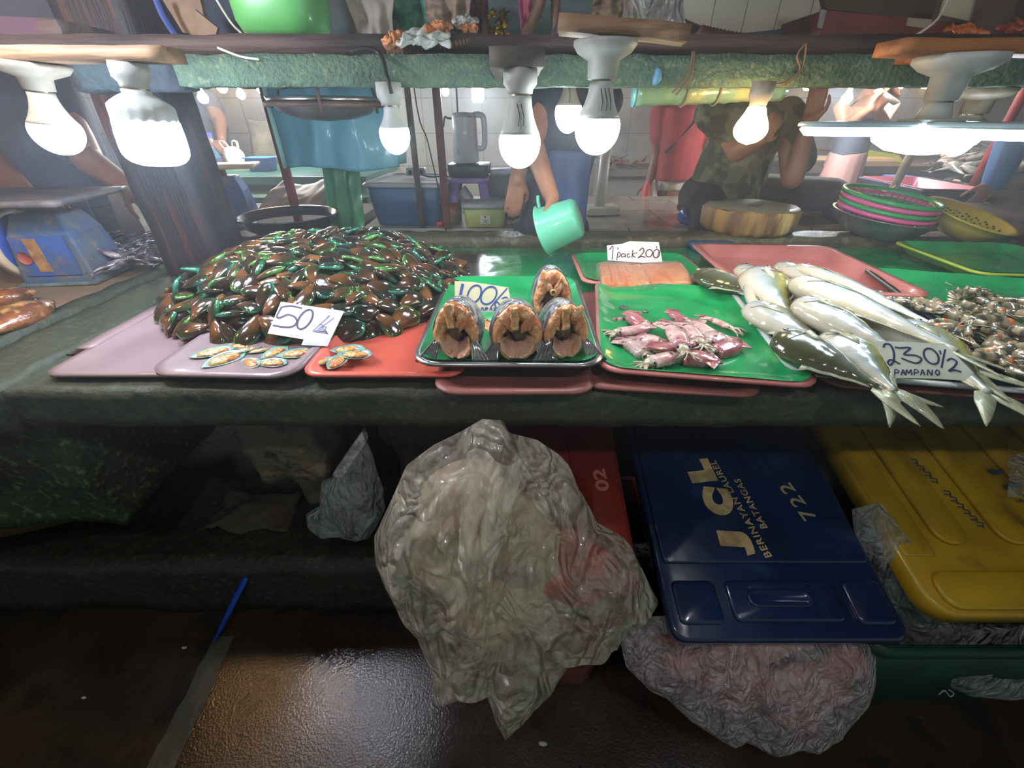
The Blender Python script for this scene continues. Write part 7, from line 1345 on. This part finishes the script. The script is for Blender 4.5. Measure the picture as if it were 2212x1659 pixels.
part('main_panel', rr_slab(0.012, 0.473, 0.15, 0.51, -0.001, 0.009, 0.012), m_bluelid, bl); part('rear_panel', rr_slab(0.03, 0.455, 0.53, 0.605, -0.001, 0.009, 0.012), m_bluelid, bl)
Mbi = Mb.inverted()
def onlid(u, v, Mx, Mi, h=0.009):
    n = Mx.to_3x3() @ Vector((0, 0, 1)); return Mi @ PP(u, v, Mx.translation + n * h, n)
def lidtext(s, P0, P1, height, bold, Mx, Mi, mat, parent, h=0.009, sp=1.0):
    """letters whose line runs away from the aisle: start pixel, end pixel of the baseline"""
    a, b = onlid(*P0, Mx, Mi, h), onlid(*P1, Mx, Mi, h); d = b - a; g = fit(text_geom(s, 0.1, bold, 0.0004, sp), 0, d.length, 0, height)
    m = Matrix.Translation((a.x, a.y, h + 0.0006)) @ Matrix.Rotation(math.atan2(d.y, d.x), 4, 'Z'); return part('lettering', xf(g, m), mat, parent, smooth=False)
lidtext('J', (1634, 1202), (1618, 1150), 0.075, 0.010, Mb, Mbi, m_print, bl); lidtext('C', (1590, 1118), (1578, 1058), 0.072, 0.010, Mb, Mbi, m_print, bl); lidtext('L', (1551, 1038), (1528, 990), 0.068, 0.010, Mb, Mbi, m_print, bl)
lidtext('BERINAYAN LAUREL', (1668, 1202), (1545, 994), 0.017, 0.0015, Mb, Mbi, m_print, bl, sp=1.15); lidtext('BATANGAS', (1658, 1140), (1598, 1034), 0.017, 0.0015, Mb, Mbi, m_print, bl, sp=1.15)
lidtext('722', (1765, 1118), (1706, 1042), 0.036, 0.001, Mb, Mbi, m_prints, bl, sp=1.3)
# red lid
Mr = frame_of((-0.19, 0.50, 0.49), (1, 0, 0), (0, 0.497, 0.153))
rd = bpy.data.objects.new('tub_cover', None); COL.objects.link(rd); rd.location = Mr.translation; rd.rotation_euler = Mr.to_euler(); tag(rd, 'red tub lid with faded number 02 between the clear bag and the navy lid', 'lid')
part('lid_plate', slab_geom(0.47, 0.55, 0.03, 0.03), m_redtub, rd); part('edge_rib', rr_slab(0.34, 0.462, 0.01, 0.54, -0.001, 0.006, 0.01), m_redtub, rd); part('center_panel', rr_slab(0.02, 0.32, 0.02, 0.53, -0.001, 0.006, 0.01), m_redtub, rd)
lidtext('02', (1318, 1060), (1306, 1012), 0.034, 0.003, Mr, Mr.inverted(), M('pinkprint', (176, 96, 84), 0.6), rd, 0.006)
# yellow lid
My = frame_of((0.865, 0.455, 0.495), (1, 0.0, 0), (0, 0.497, 0.135))
yl = bpy.data.objects.new('tub_cover', None); COL.objects.link(yl); yl.location = My.translation; yl.rotation_euler = My.to_euler(); tag(yl, 'worn yellow ribbed tub lid at the right', 'lid')
part('lid_plate', slab_geom(0.62, 0.60, 0.05, 0.05), m_yellid, yl); part('front_bumper', rr_slab(0.03, 0.59, 0.012, 0.088, -0.001, 0.010, 0.03, 6), m_yellid, yl)
for x0 in (0.10, 0.245, 0.39, 0.52): part('raised_rib', rr_slab(x0, x0 + 0.075, 0.145, 0.585, -0.001, 0.010, 0.036, 8), m_yellid, yl)
part('edge_panel', rr_slab(0.008, 0.08, 0.12, 0.592, -0.001, 0.004, 0.008), m_yellid, yl)
Myi = My.inverted(); m_mark = M('blue_marker', (58, 70, 84), 0.7); rs = []
def stroke(P, w=0.006, h=0.0006):
    Q = [onlid(u, v, My, Myi, h) for u, v in P]; return ribbon(Q, w, Vector((0, 0, 1)), 0.0006)
for k in range(11): 
    u, v = 1966 + k * 14.2, 992 + k * 13.6
    if k != 4: rs.append(stroke([(u, v), (u + 14, v + 2), (u + 16, v + 12)], 0.0045)); rs.append(stroke([(u + 2, v + 8), (u + 15, v + 9)], 0.0035))
for P in ([(2140, 1018), (2168, 1020)], [(2142, 1012), (2150, 1024), (2166, 1014)], [(2172, 1054), (2210, 1044)], [(2174, 1052), (2184, 1046)], [(2200, 1078), (2212, 1084)]): rs.append(stroke(P, 0.009, 0.0105))
part('handwriting', join(*rs), m_mark, yl, smooth=False)
for q in ([(2132, 1008), (2172, 1024)],): pass

# ----------------------------------------------------------------- clear bags
film_b = plastic_film('bag_film', (240, 234, 214), 0.27, 0.09, 1.0, 14, 0.36, 0.62)
film_i = plastic_film('ice_bag_film', (244, 232, 232), 0.36, 0.10, 0.9, 26, 0.38, 0.64)
film_g = plastic_film('grey_bag_film', (206, 214, 212), 0.28, 0.10, 0.8, 20, 0.38, 0.64)
def silhouette_bag(label, P, p_top, p_low, bulge, film, seed, folds=9, neck=None, name='plastic_bag', nr=80, na=260, amp=0.02):
    """full bag body: outline on a leaning plane, swelling to both sides, folded and creased"""
    v_top, pt = p_top; v_low, pl = p_low; d = (PY(1106, v_low, pl) - PY(1106, v_top, pt)); n = Vector((1, 0, 0)).cross(d).normalized(); 
    if n.y > 0: n = -n
    o = PY(1106, v_top, pt); W = [PP(u, v, o, n) for u, v in P]; c = sum(W, Vector()) / len(W); xd = Vector((1, 0, 0)); yd = n.cross(xd).normalized()
    if yd.z < 0: yd = -yd
    # resample the outline by angle
    Pc = [Vector(((w - c).dot(xd), (w - c).dot(yd))) for w in W]; k = len(Pc); seg = []; tot = 0
    for i in range(k): l = (Pc[(i + 1) % k] - Pc[i]).length; seg.append(l); tot += l
    out = []; 
    for j in range(na):
        s = tot * j / na; i = 0
        while s > seg[i]: s -= seg[i]; i += 1
        out.append(Pc[i].lerp(Pc[(i + 1) % k], s / seg[i]))
    nk = Vector(((PP(*neck, o, n) - c).dot(xd), (PP(*neck, o, n) - c).dot(yd))) if neck else Vector((0, 0.2))
    S0 = Vector((seed * 11.7, seed * 3.3, 0))
    def disp(q, s):
        r = q - nk; an = math.atan2(r.x, -r.y + 1e-6); dist = r.length
        f = abs(noise.noise(Vector((an * folds * 0.5, dist * 1.6, 1)) + S0)) * 1.7 - 0.35; g_ = (1 - abs(noise.noise(Vector((q.x * 9, q.y * 9, 4)) + S0)) * 2.2) * 0.45; h = noise.noise(Vector((q.x * 26, q.y * 26, 8)) + S0) * 0.25
        cr = 0.0
        for sc_, wt in ((4.5, 1.0), (10.0, 0.5)):
            qq = Vector((q.x * sc_ + 0.9 * noise.noise((q.x * 8, q.y * 8, 3)), q.y * sc_ * 0.6 + an * 0.6, seed)); dd = noise.voronoi(qq)[0]; cr += wt * max(0.0, 1 - (dd[1] - dd[0]) * 3.2)
        return (f * 1.0 + g_ * 0.7 + h * 0.25 + cr * 0.7) * amp * min(1, (1 - s) * 5)
    V, Fc = [], []
    for side in (1, -1):
        base = len(V)
        for i in range(nr + 1):
            s = i / nr
            for j in range(na):
                q = out[j] * s; z = side * bulge * (1 - s ** 2.4) ** 0.7; w = c + xd * q.x + yd * q.y + n * (z + (disp(q, s) if side > 0 else disp(q, s) * 0.5))
                w.z = max(w.z, 0.004 + 0.002 * noise.noise((w.x * 30, w.y * 30, 0))); V.append(w)
        for i in range(nr):
            for j in range(na):
                a_, b_ = base + i * na + j, base + i * na + (j + 1) % na
                Fc.append((a_, a_ + na, b_ + na, b_) if side > 0 else (a_, b_, b_ + na, a_ + na))
    T = thing(name, label, 'plastic bag', (c.x, c.y, min(v.z for v in V))); part('film', (V, Fc), film, T, world=True); return T, c, n, xd, yd
m_redc = M('red_content', (176, 30, 34), 0.35, (132, 24, 30), ns=14, coat=0.4); m_pkc = M('pinkish_content', (186, 172, 146), 0.5, (176, 150, 132), ns=9, nd=3)
m_meatpk = M('frozen_pink', (196, 120, 124), 0.4, (214, 170, 168), ns=10, nd=4, col3=(150, 50, 56), ns3=12)
BIG = [(1042, 905), (1086, 908), (1100, 935), (1160, 950), (1212, 985), (1228, 1002), (1250, 1055), (1268, 1085), (1290, 1130), (1340, 1155), (1362, 1178), (1392, 1240), (1422, 1300), (1404, 1325), (1375, 1352), (1320, 1388), (1240, 1418), (1210, 1455), (1196, 1485), (1140, 1540), (1090, 1585), (1072, 1555), (1048, 1490), (1000, 1492), (938, 1520), (932, 1450), (900, 1375), (868, 1340), (845, 1290), (810, 1215), (808, 1160), (852, 1065), (878, 1005), (935, 962), (1000, 930)]
B1, c1, n1, x1_, y1_ = silhouette_bag('big clear plastic bag hanging from the counter with white and red contents', BIG, (905, 0.63), (1585, 0.40), 0.085, film_b, 3, 11, (1064, 905), amp=0.03)
def lumps(T, name, pts, mat, seed, o_, n_, off=0.0, amp=0.012):
    G = []
    for u, v, rx, rz_ in pts: G.append(ball(PP(u, v, o_, n_) + n_ * off, (rx, min(rx, rz_) * 0.6, rz_), 18, 12))
    g = join(*G); return part(name, ([v + noise.noise_vector(v * 14 + Vector((seed, 0, 0))) * amp for v in g[0]], g[1]), mat, T, world=True, remesh=0.008, sm=2)
lumps(B1, 'white_contents', [(1030, 1150, 0.13, 0.17), (990, 1230, 0.10, 0.12), (1090, 1330, 0.13, 0.14), (1120, 1200, 0.10, 0.16), (1020, 1080, 0.10, 0.10)], m_pkc, 1, c1, n1, 0.0)
lumps(B1, 'red_contents', [(1215, 1170, 0.065, 0.055), (1225, 1260, 0.085, 0.05), (1285, 1225, 0.055, 0.07)], m_redc, 2, c1, n1, 0.018, 0.008)
lumps(B1, 'pink_contents', [(940, 1190, 0.03, 0.08), (1340, 1240, 0.03, 0.04)], m_meatpk, 3, c1, n1, 0.02)
# loose flap of folded film at the upper left of the bag
fo = c1 + n1 * 0.112
def flapf(a, b):
    p = PP(1010 + 130 * a - 60 * (1 - b) * (a - 0.3) - 40 * (1 - b), 975 + 235 * (1 - b) + 30 * a, fo, n1); return p + n1 * (0.02 * math.sin(a * 8 + b * 3) + 0.02 * noise.noise((a * 4, b * 4, 6)))
part('folded_flap', grid(flapf, 40, 40), film_b, B1, world=True)
ICE = [(1336, 1372), (1380, 1335), (1440, 1330), (1600, 1340), (1780, 1350), (1870, 1372), (1892, 1400), (1892, 1470), (1878, 1520), (1840, 1560), (1776, 1614), (1690, 1612), (1560, 1592), (1490, 1555), (1430, 1500), (1400, 1488), (1352, 1440)]
B2, c2, n2, _, _ = silhouette_bag('clear bag of pinkish frozen fish bulging below the navy lid', ICE, (1400, 0.475), (1614, 0.395), 0.05, film_i, 5, 6, (1600, 1300), amp=0.02)
lumps(B2, 'frozen_contents', [(1500, 1430, 0.08, 0.05), (1600, 1480, 0.11, 0.075), (1740, 1480, 0.10, 0.08), (1820, 1430, 0.05, 0.05), (1640, 1400, 0.10, 0.04), (1720, 1550, 0.07, 0.04)], m_meatpk, 5, c2, n2, 0.0)
GB = [(1840, 1100), (1900, 1085), (1960, 1180), (2010, 1290), (2080, 1320), (2260, 1310), (2280, 1500), (2180, 1512), (2100, 1505), (2040, 1480), (1960, 1430), (1930, 1390), (1900, 1300), (1870, 1230), (1848, 1180)]
B3, c3, n3, _, _ = silhouette_bag('greyish clear bag squeezed between the navy and yellow lids', GB, (1090, 0.66), (1512, 0.475), 0.045, film_g, 8, 7, (1860, 1060), amp=0.02)
lumps(B3, 'dark_contents', [(2120, 1430, 0.12, 0.05), (2000, 1370, 0.06, 0.06)], M('greycontent', (110, 116, 112), 0.5, (80, 88, 84), ns=9), 8, c3, n3, -0.015)
SB = [(770, 955), (790, 948), (806, 985), (815, 1020), (828, 1055), (832, 1100), (812, 1140), (795, 1164), (770, 1170), (732, 1160), (694, 1164), (664, 1140), (660, 1110), (690, 1095), (694, 1040), (720, 1028)]
B4, c4, n4, _, _ = silhouette_bag('small clear bag hanging in the dark under the counter', SB, (950, 0.80), (1170, 0.74), 0.03, film_g, 12, 5, (785, 950), nr=26, na=90, amp=0.014)
single('styrofoam_strip', 'speckled white strip sticking up behind the small clear bag', 'strip', (lambda W: (W + [w + Vector((0, 0.02, 0)) for w in W], [(0, 1, 2, 3), (7, 6, 5, 4), (0, 4, 5, 1), (1, 5, 6, 2), (2, 6, 7, 3), (3, 7, 4, 0)]))([PY(u, v, 0.70) for u, v in ((782, 934), (790, 956), (736, 1036), (718, 1026))]), M('styro', (186, 186, 186), 0.8, (130, 130, 130), ns=60), smooth=False)
single('plastic_scrap', 'small greyish plastic scrap lying on the yellow lid', 'scrap', rough(grid(lambda a, b: PP(2178 + 60 * a, 984 + 90 * b - 10 * a, My.translation + Vector((0, 0, 0.02)), My.to_3x3() @ Vector((0, 0, 1))), 10, 10), 0.004, 20), film_g)
# blue stick leaning on the step, big dull basin, floor bits
single('blue_stick', 'bright blue plastic stick leaning against the step', 'stick', tube([PZ(463, 1384, 0.012), PY(500, 1310, 0.715), PY(532, 1247, 0.745)], [0.005, 0.011, 0.010], 10, 0.5), M('stickblue', (12, 66, 176), 0.4))
bb = thing('brown_basin', 'large dull brown round basin lying tilted under the left stall', 'basin', (-1.50, 0.90, 0.27), eul=(math.radians(-30), math.radians(-6), 0))
part('basin_wall', lathe([(0.001, 0.0), (0.22, 0.0), (0.28, 0.03), (0.31, 0.06), (0.32, 0.06), (0.31, 0.07), (0.27, 0.035), (0.21, 0.012), (0.001, 0.012)], 56), M('dullbrown', (104, 84, 52), 0.55, (84, 70, 44), ns=4, bump=0.2), bb)
single('dark_rag', 'dark rag lying on the step under the counter at left', 'rag', rough(grid(lambda a, b: (0.26 * a, 0.16 * b, 0.03 * math.sin(pi * a) * math.sin(pi * b)), 24, 16), 0.02, 12), M('darkrag', (70, 62, 52), 0.85), loc=(-0.98, 0.86, 0.245), solid=0.004)
single('broken_masonry', 'broken masonry chunk with pale face beside the middle pillar', 'rubble', rough(dense_box(-0.70, -0.50, 0.82, 0.98, 0.50, 0.82, 0.025), 0.035, 7, 5), MATS['broken_pillar'])
for u, v, r, l in ((1173, 1608, 0.009, 'tiny whitish scrap on the wet floor in front'), (181, 1508, 0.005, 'tiny white speck on the floor at left'), (398, 1400, 0.006, 'small pale flake on the floor near the blue stick')):
    single('floor_scrap', l, 'scrap', rough(mv(ball((0, 0, r * 0.35), (r * 1.3, r * 0.7, r * 0.35), 8, 5), *PZ(u, v, floor_z(0, PZ(u, v, -0.02).y) + 0.001)), 0.003, 60), M('scrapw', (170, 170, 160), 0.6))
single('white_string', 'short white string dangling in front of the dark green tub', 'string', tube(smooth_path([PY(u, v, 0.44) for u, v in ((2028, 1500), (2040, 1492), (2052, 1504), (2060, 1498), (2050, 1490))], 5), 0.0016, 6), m_pvc)

# ================================================================= haze volume standing in for lamp glare, with some steam
hz = struct('glare_steam_haze', box(-5.9, 5.9, 0.30, 4.98, 0.97, 2.7), None)
hz['kind'] = 'stuff'; hz['label'] = 'thin haze added for the milky lamp glare and steam above the counter'; hz['category'] = 'haze'
hm = bpy.data.materials.new('haze'); hm.use_nodes = True; hn = hm.node_tree; hn.nodes.clear()
vs = hn.nodes.new('ShaderNodeVolumeScatter'); vs.inputs['Color'].default_value = (0.92, 0.97, 1, 1); vs.inputs['Density'].default_value = 0.045; vs.inputs['Anisotropy'].default_value = 0.3
ho = hn.nodes.new('ShaderNodeOutputMaterial'); hn.links.new(vs.outputs[0], ho.inputs['Volume']); hz.data.materials.append(hm)
SC.cycles.volume_bounces = 0
